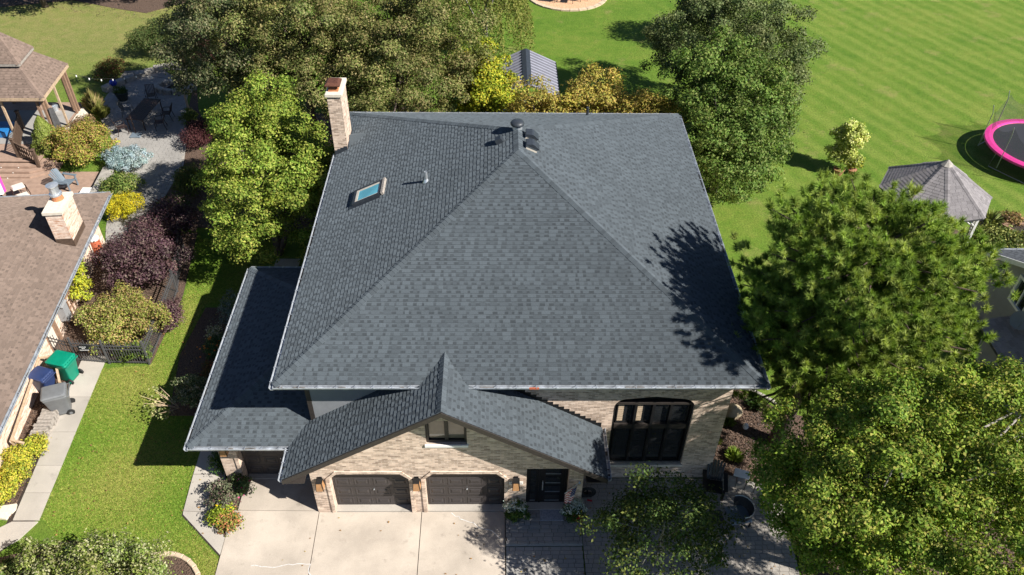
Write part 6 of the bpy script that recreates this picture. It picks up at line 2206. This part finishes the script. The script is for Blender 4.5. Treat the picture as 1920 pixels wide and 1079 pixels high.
sb = MB(); shingle_plane(lp, (0.34, 0.30, 0.285), (0.24, 0.21, 0.2), rq, sb, lrf, 0, 0.15, (0.28, 0.32), (0.01, 0.014), 0.003, 0.011, True)
o = sb.build("shingle", "shingle", lrf, fix=False); o["kind"] = "stuff"
m_ = MB(); m_.box(19.7, RX - 0.03, 15.9, 23.4, 0, 1.45); m_.build("porch_wall", "siding_grey", rh)
ds = thing("satellite_dish", "round grey satellite dish on the grey house", "satellite dish", (20.6, 23.2, 1.9))
rgs = []
dnv = Vector((-0.35, -0.75, 0.55)).normalized(); du = dnv.cross(Vector((0, 0, 1))).normalized(); dw = du.cross(dnv)
dc = Vector((20.45, 22.95, 2.4))
for r, d in ((0.02, 0.0), (0.2, 0.02), (0.36, 0.07), (0.38, 0.075)):
    rgs.append([dc + (du * math.cos(k * 0.3142) + dw * math.sin(k * 0.3142)) * r + dnv * d for k in range(20)])
m_ = MB(); m_.rings(rgs, True); m_.rings([[p - dnv * 0.02 for p in r] for r in rgs], True); m_.build("dish", "siding_grey", ds, smooth=True)
m_ = MB(); m_.tube([dc - dnv * 0.02, dc - dnv * 0.2, (20.6, 23.3, 1.9)], 0.03, 8); m_.build("mast", "steel_tube", ds)
m_ = MB(); m_.tube([dc - dw * 0.36, dc + dnv * 0.42], 0.014, 6); m_.build("feed_arm", "steel_tube", ds)
# raised bed on the far right
rbd = thing("raised_bed", "brown timber raised bed behind the grey house", "planter", (26, 31, 0))
for a, b in (((24.7, 31.9), (25.2, 30.9)), ((25.2, 30.9), (29, 30.4)), ((24.7, 31.9), (29, 31.8))):
    for z in (0.12, 0.34):
        m_ = MB(); m_.bar((a[0], a[1], z), (b[0], b[1], z), 0.14, 0.2); m_.build("board", "wood_brown", rbd)
m_ = MB(); m_.prism([(24.8, 31.85), (25.25, 30.95), (29, 30.45), (29, 31.75)], 0, 0.36); m_.build("soil", "soil", rbd)
# ---------------------------------------------------------------- trees
OLV = [(0.155, 0.165, 0.05), (0.20, 0.19, 0.07), (0.12, 0.145, 0.04), (0.25, 0.215, 0.095), (0.10, 0.13, 0.035)]
tree("broad_tree", "broad olive-green tree directly behind the chimney and roof", (-5.0, 38.8), [((-5.1, 38.8, 5.0), (3.75, 3.7, 4.2), 1.0)], 84000, 0.115, OLV, 1, 0.26, 210, 0.50, flat=0.7)
tree("broad_tree", "olive-green tree left of the chimney, middle of the three big crowns", (-10.2, 40.0), [((-10.0, 40.0, 5.4), (4.1, 3.8, 4.6), 1.0)], 72000, 0.115, OLV, 2, 0.26, 190, 0.50, flat=0.7)
DOL = [(0.088, 0.112, 0.044), (0.15, 0.156, 0.075), (0.062, 0.088, 0.037), (0.2, 0.188, 0.106)]
tree("broad_tree", "darker grey-green tree overhanging the shaded patio", (-14.2, 42.0), [((-14.3, 41.9, 5.4), (3.8, 3.8, 4.6), 1.0)], 64000, 0.115, DOL, 3, 0.26, 180, 0.50, flat=0.7)
BRG = [(0.152, 0.226, 0.032), (0.222, 0.278, 0.043), (0.1, 0.164, 0.023), (0.281, 0.305, 0.064)]
tree("bright_tree", "bright green rounded tree beside the left wing roof", (-10.2, 29.9), [((-10.0, 30.2, 3.6), (2.5, 3.7, 3.1), 0.55), ((-8.0, 30.6, 3.0), (1.4, 3.0, 2.8), 0.2), ((-10.9, 33.2, 4.4), (2.1, 2.1, 2.5), 0.25)], 84000, 0.115, BRG, 4, 0.16, 250, 0.44, flat=0.6, lump=0.08)
tree("yellow_tree", "yellow-green tree partly over the pavilion roof", (-0.5, 39.2), [((-0.45, 39.3, 3.1), (1.25, 1.5, 2.9), 1.0)], 16000, 0.14, [(0.34, 0.36, 0.03), (0.22, 0.28, 0.025), (0.13, 0.19, 0.02), (0.42, 0.38, 0.04)], 5, 0.12, 60, 0.42)
tree("yellow_tree", "small green tree left of the yellow-green one", (-1.9, 41.2), [((-1.6, 41.2, 3.0), (1.4, 1.4, 2.8), 1.0)], 9000, 0.14, [(0.16, 0.21, 0.03), (0.22, 0.25, 0.04), (0.09, 0.13, 0.02)], 55, 0.12, 40, 0.45)
# weeping tree at the top
rgw = np.random.default_rng(66)
wt = thing("weeping_tree", "weeping willow-like tree at the top edge behind the olive trees", "tree", (-0.8, 50.5, 0))
Pw, Nw = [], []
for k in range(420):
    a = rgw.uniform(0, 6.28); r = 3.0 * math.sqrt(rgw.uniform(0, 1))
    z1 = 5.6 * math.sqrt(max(0.05, 1 - (r / 3.3) ** 2)) + 0.5
    L = rgw.uniform(1.2, 3.4)
    x, y = r * math.cos(a), r * math.sin(a)
    nseg = 34
    t = np.linspace(0, 1, nseg)
    Pw.append(np.stack([x + 0.25 * np.cos(a) * t + rgw.normal(size=nseg) * 0.06, y + 0.25 * np.sin(a) * t + rgw.normal(size=nseg) * 0.06, np.maximum(0.2, z1 - L * t)], -1))
    Nw.append(unit(rgw.normal(size=(nseg, 3)) + np.array([math.cos(a), math.sin(a), 0.3])))
link("crown", leaf_mesh("crown", np.concatenate(Pw), np.concatenate(Nw), 0.2, 0.06, [(0.16, 0.18, 0.04), (0.22, 0.22, 0.06), (0.10, 0.13, 0.03)], rgw), "leaf", wt, (-0.8, 50.5, 0))
mb = MB(); limb_mesh(mb, (-0.8, 50.5, 0), (-0.7, 50.5, 4.6), 0.22, [(-0.8 + 2 * math.cos(k), 50.5 + 2 * math.sin(k), 4.8) for k in range(8)], rgw, 8)
mb.build("trunk", "bark_pale", wt, smooth=True)
GLD = [(0.38, 0.32, 0.06), (0.33, 0.30, 0.06), (0.22, 0.24, 0.05), (0.40, 0.29, 0.08), (0.27, 0.20, 0.06)]
tree("golden_tree", "golden autumn shrub tree behind the roof, leftmost by the pavilion", (2.6, 37.0), [((2.3, 36.9, 2.7), (2.1, 1.3, 2.1), 1.0)], 20000, 0.12, GLD, 6, 0.09, 110, 0.4, group="golden shrubs behind the roof")
tree("golden_tree", "golden autumn shrub tree behind the roof, tallest of the row", (5.1, 37.4), [((5.0, 37.2, 2.9), (2.0, 1.3, 2.3), 1.0)], 20000, 0.12, GLD, 7, 0.09, 110, 0.4, group="golden shrubs behind the roof")
tree("golden_tree", "golden autumn shrub tree behind the roof, rightmost beside the big green tree", (7.3, 37.0), [((7.4, 36.9, 2.7), (1.8, 1.2, 2.0), 1.0)], 18000, 0.12, GLD, 8, 0.09, 100, 0.4, group="golden shrubs behind the roof")
GRT = [(0.065, 0.11, 0.028), (0.10, 0.145, 0.045), (0.045, 0.08, 0.02), (0.14, 0.17, 0.075)]
tree("big_green_tree", "large grey-green tree at the back right of the house", (12.3, 44.0), [((12.4, 42.0, 4.7), (3.8, 4.0, 4.1), 0.7), ((13.6, 38.6, 3.6), (2.5, 2.6, 3.2), 0.3)], 84000, 0.13, [(0.095, 0.13, 0.042), (0.135, 0.165, 0.065), (0.07, 0.10, 0.032), (0.17, 0.195, 0.085)], 9, 0.25, 240, 0.52, flat=0.7)
tree("green_tree", "glossy mid-green tree beside the right roof edge", (11.2, 35.2), [((11.7, 36.4, 4.2), (2.9, 3.3, 3.8), 0.62), ((11.0, 33.2, 2.9), (2.0, 2.3, 2.7), 0.38)], 62000, 0.13, [(0.09, 0.155, 0.03), (0.13, 0.20, 0.04), (0.065, 0.115, 0.022), (0.17, 0.21, 0.06)], 10, 0.2, 210, 0.46, flat=0.7)
tree("dark_tree", "small dark tree at the top edge behind the big green tree", (14.2, 52.5), [((14.2, 52.5, 2.6), (2.4, 2.0, 2.5), 1.0)], 12000, 0.15, [(0.05, 0.09, 0.02), (0.08, 0.11, 0.03)], 11, 0.15, 50, 0.6)

# pine: bottle-brush tufts of needles on spreading boughs
rgp = np.random.default_rng(77)
pine = thing("pine_tree", "large long-needled pine right of the grey roof", "tree", (10.35, 18.9, 0))
PB = np.array([10.35, 18.9, 0.0])
tufts, axes, mbp = [], [], MB()
trunk_pts = [Vector((10.3, 18.85, 0)), Vector((10.5, 18.95, 2.5)), Vector((10.9, 19.1, 5.0)), Vector((11.35, 19.0, 8.0)), Vector((11.4, 18.7, 9.7))]
mbp.tube(trunk_pts, [0.30, 0.25, 0.2, 0.12, 0.04], 10)
NB = 180
for k in range(NB):
    z = 3.9 + 6.3 * (k / NB) ** 0.8
    i = min(3, int(np.searchsorted([2.5, 5.0, 8.0], z)))
    zz = [0, 2.5, 5.0, 8.0, 9.8]
    st0 = trunk_pts[i].lerp(trunk_pts[i + 1], min(1, (z - 0.5 - zz[i]) / (zz[i + 1] - zz[i])))
    rel = (z - 3.9) / 6.3
    R_ = (3.5 + 0.7 * rel / 0.6 if rel < 0.6 else 4.2 * math.sqrt(max(0.03, 1 - ((rel - 0.6) / 0.42) ** 2))) * rgp.uniform(0.6, 1.04)
    a = k * 2.39996 + rgp.normal() * 0.25
    R_ *= 1 - 0.2 * max(0, math.cos(a - 0.9)) - 0.06 * max(0, math.cos(a - 3.4))
    end = st0 + Vector((R_ * math.cos(a), R_ * math.sin(a), R_ * (0.10 + 0.28 * rel) + rgp.normal() * 0.2))
    mid = st0.lerp(end, 0.5) - Vector((0, 0, 0.12 * R_ * (1 - rel)))
    mbp.tube([st0, mid, end], [0.075, 0.05, 0.015], 6)
    nt_ = int(7 + R_ * 7.6)
    for j in range(nt_):
        t = 0.2 + 0.8 * (j + rgp.uniform(0, 1)) / nt_
        p = st0.lerp(mid, t * 2) if t < 0.5 else mid.lerp(end, t * 2 - 1)
        side = Vector((-math.sin(a), math.cos(a), 0)) * rgp.normal() * (0.7 * (1.15 - t) + 0.3) * (0.5 + R_ / 5)
        q = p + side + Vector((0, 0, abs(rgp.normal()) * 0.22 + 0.03))
        tufts.append(tuple(q))
        ax = Vector((math.cos(a), math.sin(a), 0)) * 0.55 + side * 0.8 + Vector((0, 0, 1.0 + rgp.uniform(0, 0.5)))
        axes.append(tuple(ax.normalized()))
T = np.array(tufts); A = np.array(axes)
nN = 100
nt_ = len(T)
idx = np.repeat(np.arange(nt_), nN)
s = rgp.uniform(-0.10, 0.08, (len(idx), 1))
dirn = unit(A[idx] * rgp.uniform(0.3, 1.0, (len(idx), 1)) + unit(rgp.normal(size=(len(idx), 3))) * 0.85)
base = T[idx] + A[idx] * s
Ln = rgp.uniform(0.15, 0.25, (len(idx), 1))
side = unit(np.cross(dirn, rgp.normal(size=dirn.shape))) * 0.013
V = np.empty((len(idx), 3, 3)); V[:, 0] = base - side; V[:, 1] = base + side; V[:, 2] = base + dirn * Ln
pal = np.array([(0.195, 0.30, 0.052), (0.265, 0.36, 0.07), (0.15, 0.23, 0.042), (0.32, 0.39, 0.10)])
tc = pal[rgp.integers(0, 4, nt_)] * rgp.uniform(0.75, 1.25, (nt_, 1))
cols = np.repeat(tc[idx] * rgp.uniform(0.8, 1.2, (len(idx), 1)), 3, axis=0)
link("crown", np_mesh("crown", V.reshape(-1, 3) - PB, np.arange(len(idx) * 3).reshape(-1, 3), cols), "needle", pine, tuple(PB))
mbp.build("trunk", "bark_red", pine, smooth=True)
for z, a in ((1.6, 3.9), (2.5, 4.4), (3.2, 3.6)):
    c = trunk_pts[0].lerp(trunk_pts[2], z / 5.0)
    m_ = MB(); d = Vector((math.cos(a), math.sin(a), 0.25)).normalized(); m_.tube([c + d * 0.15, c + d * 0.36], 0.085, 10); m_.build("cut_limb", "wood_brown", pine)

MPL = [(0.115, 0.19, 0.022), (0.17, 0.25, 0.032), (0.08, 0.135, 0.018), (0.23, 0.29, 0.045), (0.27, 0.27, 0.06)]
tree("maple_tree", "large green maple filling the bottom right corner", (11.6, 13.3), [((12.3, 12.8, 6.2), (3.4, 3.2, 3.2), 0.58), ((9.5, 12.5, 5.9), (2.6, 2.9, 3.0), 0.42)], 165000, 0.095, MPL, 12, 0.17, 300, 0.36, bark="bark_pale", flat=0.65, zmin=-0.7, limbs=16, inner=0.2, lump=0.16)
tree("small_tree", "slender dark green tree on the patio in front of the tall window", (5.35, 13.9), [((4.85, 13.3, 3.1), (1.8, 1.6, 1.5), 1.0)], 11000, 0.10, [(0.05, 0.085, 0.02), (0.075, 0.115, 0.028), (0.035, 0.06, 0.015), (0.11, 0.13, 0.03)], 13, 0.07, 60, 0.42, bark="bark_pale", zmin=-0.8, flat=0.6, limbs=14, inner=0.05)

# far upper-left yard trees
tree("yard_tree", "leafy green tree at the upper left corner", (-32.5, 58), [((-32.6, 57.6, 3.4), (3.0, 2.4, 2.0), 1.0)], 12000, 0.2, [(0.08, 0.15, 0.03), (0.12, 0.19, 0.04), (0.05, 0.09, 0.02)], 14, 0.2, 50, 0.7, zmin=-0.8)
tree("yard_tree", "leafy green tree at the top edge above the mulch strip", (-27.0, 59.6), [((-27.0, 59.2, 3.6), (3.2, 2.3, 2.0), 1.0)], 12000, 0.2, [(0.08, 0.15, 0.03), (0.12, 0.19, 0.04), (0.05, 0.09, 0.02)], 15, 0.2, 50, 0.7, zmin=-0.8)
tree("yard_tree", "tree beyond the top edge left of the olive trees", (-22, 62), [((-22, 62, 5), (3, 2.8, 3), 1.0)], 10000, 0.2, [(0.07, 0.13, 0.03), (0.10, 0.16, 0.04)], 16, 0.2, 45, 0.75)

# ---------------------------------------------------------------- shrubs
shrub("conical_spruce", "dense light green conical evergreen beside the deck railing", (-24.0, 38.35), 0.02, 0.1, 10, 0.05, [(0.1, 0.1, 0.1)], 1) if False else None
def cone_bush(name, label, base, r, h, n, leaf, pal, seed):
    rg_ = np.random.default_rng(seed)
    t = thing(name, label, "shrub", (base[0], base[1], 0))
    zf = rg_.uniform(0, 1, n) ** 1.4
    a = rg_.uniform(0, 6.28, n)
    lumps = 1 + 0.10 * np.sin(a * 7 + zf * 14) + 0.08 * np.sin(a * 4 - zf * 22)
    rr_ = r * (1 - zf) ** 0.75 * np.maximum(0.15, np.sin(np.minimum(1, zf * 7 + 0.35) * 1.57)) * lumps * rg_.uniform(0.82, 1.0, n)
    P_ = np.stack([rr_ * np.cos(a), rr_ * np.sin(a), 0.08 + zf * h], -1)
    N_ = unit(np.stack([np.cos(a), np.sin(a), np.full(n, 0.7)], -1) + rg_.normal(size=(n, 3)) * 0.5)
    link("foliage", leaf_mesh("foliage", P_, N_, leaf, leaf * 0.5, pal, rg_), "leaf", t, (base[0], base[1], 0))
    m_ = MB(); m_.tube([(base[0], base[1], 0), (base[0], base[1], h * 0.8)], [0.06, 0.02], 7); m_.build("stem", "bark", t)
cone_bush("conical_spruce", "dense light green conical evergreen beside the deck railing", (-24.0, 38.35), 1.05, 2.3, 15000, 0.075, [(0.20, 0.25, 0.05), (0.15, 0.20, 0.035), (0.26, 0.29, 0.08)], 21)
shrub("autumn_shrub", "large orange-green shrub between deck and blue spruce", (-22.0, 37.9), (1.6, 1.75), 2.0, 13000, 0.10, [(0.33, 0.20, 0.07), (0.25, 0.24, 0.045), (0.28, 0.32, 0.045), (0.16, 0.17, 0.04), (0.38, 0.25, 0.10)], 22, 60, 0.36)
shrub("brown_shrub", "faded brown flowering shrub by the gazebo corner", (-23.1, 40.7), (0.75, 0.7), 0.9, 3000, 0.08, [(0.22, 0.14, 0.09), (0.17, 0.13, 0.06), (0.28, 0.19, 0.12)], 23, 26, 0.22)
shrub("blue_spruce", "round silvery blue dwarf spruce on the terrace wall", (-19.4, 37.0), (1.12, 0.98), 1.3, 11000, 0.10, [(0.34, 0.43, 0.46), (0.25, 0.34, 0.37), (0.45, 0.53, 0.55), (0.18, 0.25, 0.27)], 24, 60, 0.2, wd=0.3)
shrub("green_shrub", "speckled green shrub below the blue spruce", (-18.95, 34.6), (0.95, 0.9), 1.1, 5500, 0.09, [(0.10, 0.15, 0.03), (0.17, 0.22, 0.05), (0.06, 0.10, 0.02), (0.24, 0.25, 0.08)], 25, 40, 0.24)
shrub("golden_cypress", "bright yellow feathery conifer by the neighbour's roof corner", (-18.25, 32.9), (0.9, 0.85), 1.05, 6500, 0.10, [(0.52, 0.42, 0.02), (0.40, 0.36, 0.02), (0.30, 0.30, 0.03)], 26, 45, 0.22, wd=0.3)
PUR = [(0.085, 0.045, 0.055), (0.06, 0.03, 0.04), (0.12, 0.07, 0.075), (0.16, 0.12, 0.10)]
shrub("purple_shrub", "large dark purple-leaved shrub beside the fence", (-15.6, 28.0), (1.75, 1.8), 2.5, 17000, 0.095, PUR, 27, 75, 0.36)
shrub("purple_shrub", "dark purple shrub at the path behind the large one", (-15.3, 31.0), (1.2, 1.35), 2.0, 9000, 0.095, PUR, 28, 45, 0.36)
shrub("purple_shrub", "small purple shrub sticking out beside the fence corner", (-13.7, 25.2), (0.55, 0.95), 1.0, 3200, 0.085, PUR, 29, 24, 0.22)
shrub("spirea_shrub", "wide brown-tipped green shrub behind the metal gate", (-15.35, 24.6), (1.75, 1.55), 1.75, 19000, 0.085, [(0.25, 0.24, 0.055), (0.32, 0.22, 0.09), (0.17, 0.20, 0.04), (0.34, 0.27, 0.12), (0.25, 0.30, 0.06)], 30, 90, 0.3)
shrub("low_shrub", "low green shrub at the foot of the gate", (-14.6, 23.2), (0.75, 0.4), 0.7, 2600, 0.085, [(0.10, 0.16, 0.03), (0.16, 0.20, 0.04), (0.06, 0.10, 0.02)], 31, 18, 0.2)
MAR = [(0.075, 0.025, 0.03), (0.05, 0.02, 0.022), (0.10, 0.045, 0.04)]
shrub("maroon_shrub", "dark maroon shrub at the patio's right edge", (-16.3, 39.6), (0.95, 1.5), 1.2, 6000, 0.08, MAR, 32, 40, 0.28)
shrub("maroon_shrub", "maroon maple-like shrub behind the stone ring", (-18.4, 49.0), (1.6, 1.7), 2.4, 8000, 0.10, MAR, 33, 50, 0.4)
shrub("dark_shrub", "dark green shrub at the edge of the back lawn by the seat wall", (-22.2, 50.6), (1.9, 1.7), 1.9, 10000, 0.10, [(0.045, 0.075, 0.02), (0.07, 0.10, 0.03), (0.10, 0.11, 0.04)], 34, 50, 0.4)
shrub("dark_shrub", "small green and red shrub left of the blue garden ball", (-24.0, 47.4), (0.9, 1.1), 1.0, 4000, 0.09, [(0.06, 0.09, 0.02), (0.12, 0.13, 0.03), (0.15, 0.05, 0.03)], 35, 30, 0.28)
shrub("green_shrub", "yellow-green low plant at the patio edge below the post", (-17.7, 42.0), (0.45, 0.6), 0.6, 1600, 0.08, [(0.16, 0.19, 0.04), (0.10, 0.14, 0.03)], 36, 16, 0.18)
shrub("green_shrub", "dark green shrub on the path side of the bright tree", (-15.7, 35.2), (0.8, 1.3), 1.1, 4500, 0.09, [(0.06, 0.10, 0.02), (0.10, 0.14, 0.03), (0.14, 0.13, 0.04)], 37, 30, 0.28)
shrub("green_shrub", "dark shrub where the paver path bends", (-15.9, 33.0), (0.7, 0.8), 0.9, 3000, 0.09, [(0.05, 0.085, 0.02), (0.08, 0.11, 0.03)], 38, 22, 0.26)
YGS = [(0.432, 0.42, 0.042), (0.3, 0.336, 0.036), (0.204, 0.252, 0.036), (0.504, 0.408, 0.072)]
for i, (x, y, r, lb) in enumerate(((-16.9, 18.0, 0.48, "yellow-green barberry nearest the bins"), (-16.75, 17.25, 0.42, "yellow-green barberry in the middle of the wall bed"), (-16.95, 16.4, 0.46, "yellow-green barberry lowest at the left edge"), (-16.5, 18.45, 0.36, "small yellow-green barberry against the walk by the boards"))):
    shrub("barberry_shrub", lb, (x, y), r, 0.75, 2400, 0.075, YGS, 40 + i, 22, 0.2, "yellow-green shrubs along the pale brick wall")
tree("corner_shrub", "large sunlit light green shrub at the bottom left corner", (-12.9, 12.6), [((-13.7, 12.4, 0.95), (1.6, 1.5, 1.0), 0.42), ((-11.6, 12.6, 1.1), (1.9, 1.6, 1.2), 0.58)], 36000, 0.085, [(0.21, 0.25, 0.06), (0.16, 0.21, 0.04), (0.30, 0.31, 0.13), (0.11, 0.16, 0.03), (0.36, 0.35, 0.20)], 45, 0.05, 130, 0.34, cat="shrub", limbs=10)
shrub("corner_shrub", "dark small shrub by the lower bend of the walk", (-15.4, 13.6), 0.6, 0.7, 2000, 0.08, [(0.08, 0.12, 0.03), (0.12, 0.13, 0.04)], 46, 18, 0.2)

# flower bed left of the wing
def flower_bush(name, label, x, y, r, h, n, pal, seed, blooms=None, bn=0):
    t = shrub(name, label, (x, y), r, h, n, 0.08, pal, seed, 22, 0.22, cat="flowers")
    if blooms:
        rg_ = np.random.default_rng(seed + 100)
        P_, N_, _ = crown_points(rg_, bn, (0, 0, h * 0.55), (r, r, h * 0.5), 14, 0.16, inner=0)
        N_ = unit(N_ * 0.3 + np.array([0, 0, 1.0]))
        link("blossoms", leaf_mesh("blossoms", P_, N_, 0.085, 0.085, blooms, rg_, 0.1), "painted_attr", t, (x, y, 0))
GB = [(0.07, 0.12, 0.04), (0.11, 0.15, 0.06), (0.05, 0.09, 0.03)]
flower_bush("grey_leaf_plant", "grey-green leafy plant farthest back in the bed left of the wing", -10.95, 25.2, 0.75, 1.3, 3000, [(0.16, 0.20, 0.16), (0.11, 0.15, 0.11), (0.22, 0.25, 0.20)], 60)
flower_bush("marigold_bush", "green bush with orange blossoms in the bed left of the wing, upper one", -11.3, 23.4, 0.55, 0.8, 2400, GB, 61, [(0.75, 0.24, 0.02), (0.65, 0.17, 0.02)], 45)
flower_bush("marigold_bush", "rust-brown bush with orange blossoms in the bed left of the wing, lower one", -11.0, 21.9, 0.6, 0.8, 2400, [(0.12, 0.07, 0.03), (0.08, 0.09, 0.03), (0.17, 0.08, 0.03)], 62, [(0.65, 0.20, 0.02), (0.5, 0.10, 0.03)], 50)
flower_bush("pale_flower_plant", "pale dried flower heads in the bed left of the wing", -11.55, 24.1, 0.3, 0.9, 700, [(0.45, 0.42, 0.30), (0.20, 0.22, 0.10)], 63)
flower_bush("hydrangea_bush", "sprawling cream and green shrub sticking out over the side lawn", -11.55, 20.9, 0.8, 1.2, 4200, [(0.10, 0.14, 0.06), (0.36, 0.34, 0.22), (0.16, 0.19, 0.08), (0.07, 0.10, 0.04)], 64)
sp_ = thing("spindly_plant", "spindly branching plant with pale buds over the side lawn", "plant", (-12.0, 20.4, 0))
rgS = random.Random(4)
mb = MB(); bud = MB()
for k in range(9):
    a = math.radians(150 + k * 14); L = rgS.uniform(0.6, 1.2)
    p0 = Vector((-12.0, 20.4, 0.2)); p1 = p0 + Vector((L * 0.5 * math.cos(a), L * 0.5 * math.sin(a), 0.5)); p2 = p0 + Vector((L * math.cos(a), L * math.sin(a), 0.75 + rgS.uniform(0, 0.3)))
    mb.tube([p0, p1, p2], [0.015, 0.012, 0.006], 5)
mb.build("stems", "wood_pale", sp_)
rg_ = np.random.default_rng(9)
P_ = []
for k in range(9):
    a = math.radians(150 + k * 14)
    for j in range(22):
        L = rg_.uniform(0.4, 1.15); P_.append((L * math.cos(a) + rg_.normal() * 0.07, L * math.sin(a) + rg_.normal() * 0.07, 0.35 + L * 0.45 + rg_.normal() * 0.06))
link("leaves", leaf_mesh("leaves", np.array(P_), unit(rg_.normal(size=(len(P_), 3)) + np.array([0, 0, 1])), 0.1, 0.06, [(0.42, 0.38, 0.18), (0.30, 0.30, 0.14), (0.20, 0.24, 0.08)], rg_), "leaf", sp_, (-12.0, 20.4, 0))
# bed in front of the wing pier
flower_bush("sedum_plant", "dusky purple-green leafy clump beside the driveway", -9.35, 16.4, 0.5, 0.75, 3000, [(0.13, 0.14, 0.08), (0.15, 0.09, 0.09), (0.09, 0.11, 0.06), (0.20, 0.20, 0.13)], 65)
flower_bush("pink_flower_plant", "dark green plant with pink blossoms by the wing's brick pier", -8.85, 16.75, 0.32, 0.7, 1500, GB, 66, [(0.55, 0.03, 0.14), (0.45, 0.08, 0.2)], 24)
flower_bush("yellow_flower_plant", "lime plant with yellow blossoms at the driveway edge", -9.25, 15.75, 0.34, 0.45, 1600, [(0.28, 0.34, 0.03), (0.18, 0.24, 0.03)], 67, [(0.75, 0.45, 0.01), (0.7, 0.35, 0.01)], 26)
flower_bush("orange_flower_plant", "mixed orange and green flowers at the tip of the driveway bed", -8.98, 15.5, 0.34, 0.4, 1700, [(0.20, 0.22, 0.04), (0.40, 0.18, 0.08), (0.14, 0.15, 0.04)], 68, [(0.65, 0.28, 0.03), (0.6, 0.2, 0.12)], 30)
flower_bush("fern_plant", "dark green ferny plant between side path and wing wall", -9.65, 17.75, 0.4, 0.8, 1800, [(0.05, 0.10, 0.03), (0.08, 0.13, 0.03)], 69)
m_ = MB(); m_.lathe(-8.92, 15.15, [(0.03, 0.0), (0.06, 0.05), (0.075, 0.12), (0.05, 0.18), (0.01, 0.2)], 12)
tagged(m_, "glass_globe", "galvanised", "small shiny globe at the tip of the driveway bed", "garden globe", smooth=True)

# grasses
def grass_clump(name, label, x, y, r, h, n, pal, seed, cat="grass"):
    rg_ = np.random.default_rng(seed)
    t = thing(name, label, cat, (x, y, 0))
    a = rg_.uniform(0, 6.28, n); sp2 = rg_.uniform(0.1, 1.0, n)
    b = np.stack([np.cos(a) * 0.12 * sp2, np.sin(a) * 0.12 * sp2, np.zeros(n)], -1)
    tip = np.stack([np.cos(a) * r * sp2, np.sin(a) * r * sp2, h * (1.1 - 0.5 * sp2) * rg_.uniform(0.7, 1.1, n)], -1)
    mid = (b + tip) * 0.5 + np.array([0, 0, 1]) * (0.18 * h)
    sd_ = np.stack([-np.sin(a), np.cos(a), np.zeros(n)], -1) * 0.014
    V = np.empty((n, 5, 3)); V[:, 0] = b - sd_; V[:, 1] = b + sd_; V[:, 2] = mid + sd_; V[:, 3] = tip; V[:, 4] = mid - sd_
    pal = np.array(pal)
    c = np.repeat(pal[rg_.integers(0, len(pal), n)] * rg_.uniform(0.7, 1.3, (n, 1)), 5, 0)
    link("blades", np_mesh("blades", V.reshape(-1, 3), np.arange(n * 5).reshape(n, 5), c), "leaf", t, (x, y, 0))
grass_clump("ornamental_grass", "tan feathered ornamental grass beside the gazebo", -23.35, 42.9, 0.7, 1.5, 420, [(0.42, 0.33, 0.16), (0.30, 0.27, 0.10), (0.20, 0.22, 0.06)], 71)
grass_clump("ornamental_grass", "green-gold ornamental grass in front of the feathered one", -22.75, 42.3, 0.6, 0.9, 380, [(0.30, 0.30, 0.08), (0.18, 0.22, 0.05)], 72)
grass_clump("grass_tuft", "bright green grass tuft in the mulch by the patio", 8.62, 18.15, 0.42, 0.5, 320, [(0.20, 0.30, 0.04), (0.28, 0.36, 0.07), (0.12, 0.2, 0.03)], 73)
grass_clump("grass_tuft", "green tuft beside the tan boulder", 8.75, 19.75, 0.32, 0.35, 200, [(0.12, 0.19, 0.03), (0.2, 0.26, 0.06)], 74)
grass_clump("grass_tuft", "small green tuft along the house's right wall", 8.1, 18.9, 0.28, 0.32, 180, [(0.12, 0.18, 0.03), (0.18, 0.22, 0.05)], 75)
grass_clump("lily_clump", "dark strappy lily leaves along the stone edging", 10.0, 20.6, 0.5, 0.45, 260, [(0.05, 0.10, 0.03), (0.08, 0.13, 0.05)], 76, "plant")
grass_clump("lily_clump", "dark strappy lily leaves close to the pine trunk", 10.6, 20.1, 0.4, 0.4, 200, [(0.05, 0.10, 0.03), (0.08, 0.13, 0.05)], 77, "plant")
grass_clump("yucca", "spiky pale green yucca beside the octagonal gazebo", 24.4, 32.3, 0.75, 1.0, 60, [(0.28, 0.33, 0.12), (0.18, 0.24, 0.08)], 78, "plant")
shrub("bed_shrub", "glossy dark green shrub between octagonal gazebo and grey house", (23.5, 29.9), (1.3, 1.2), 1.4, 5500, 0.13, [(0.06, 0.09, 0.02), (0.10, 0.13, 0.03), (0.25, 0.27, 0.08)], 79, 40, 0.34)
shrub("bed_shrub", "brownish low shrub in front of the raised bed", (25.3, 32.3), (0.7, 0.6), 0.7, 1800, 0.1, [(0.16, 0.10, 0.06), (0.12, 0.12, 0.04), (0.3, 0.2, 0.08)], 80, 18, 0.22)

# fallen leaves blown over paving and grass
rgf = np.random.default_rng(91)
nf = 350
Xf_ = np.concatenate([rgf.uniform(-8.8, 0.2, 20), rgf.uniform(0.4, 9.4, 130), rgf.uniform(-15, -9.5, 200)])
Yf_ = np.concatenate([rgf.uniform(13.2, 15.9, 20), rgf.uniform(12.5, 17, 130), rgf.uniform(14.6, 27, 200)])
Pf = np.stack([Xf_, Yf_, np.full(nf, 0.07)], -1)
fo = link("fallen_leaves", leaf_mesh("fallen_leaves", Pf, unit(rgf.normal(size=(nf, 3)) * 0.25 + np.array([0, 0, 1])), 0.075, 0.05, [(0.30, 0.17, 0.06), (0.22, 0.13, 0.06), (0.36, 0.27, 0.08)], rgf), "leaf")
tag(fo, "scattered dry leaves on driveway, patio and side lawn", "leaves", None, "stuff")
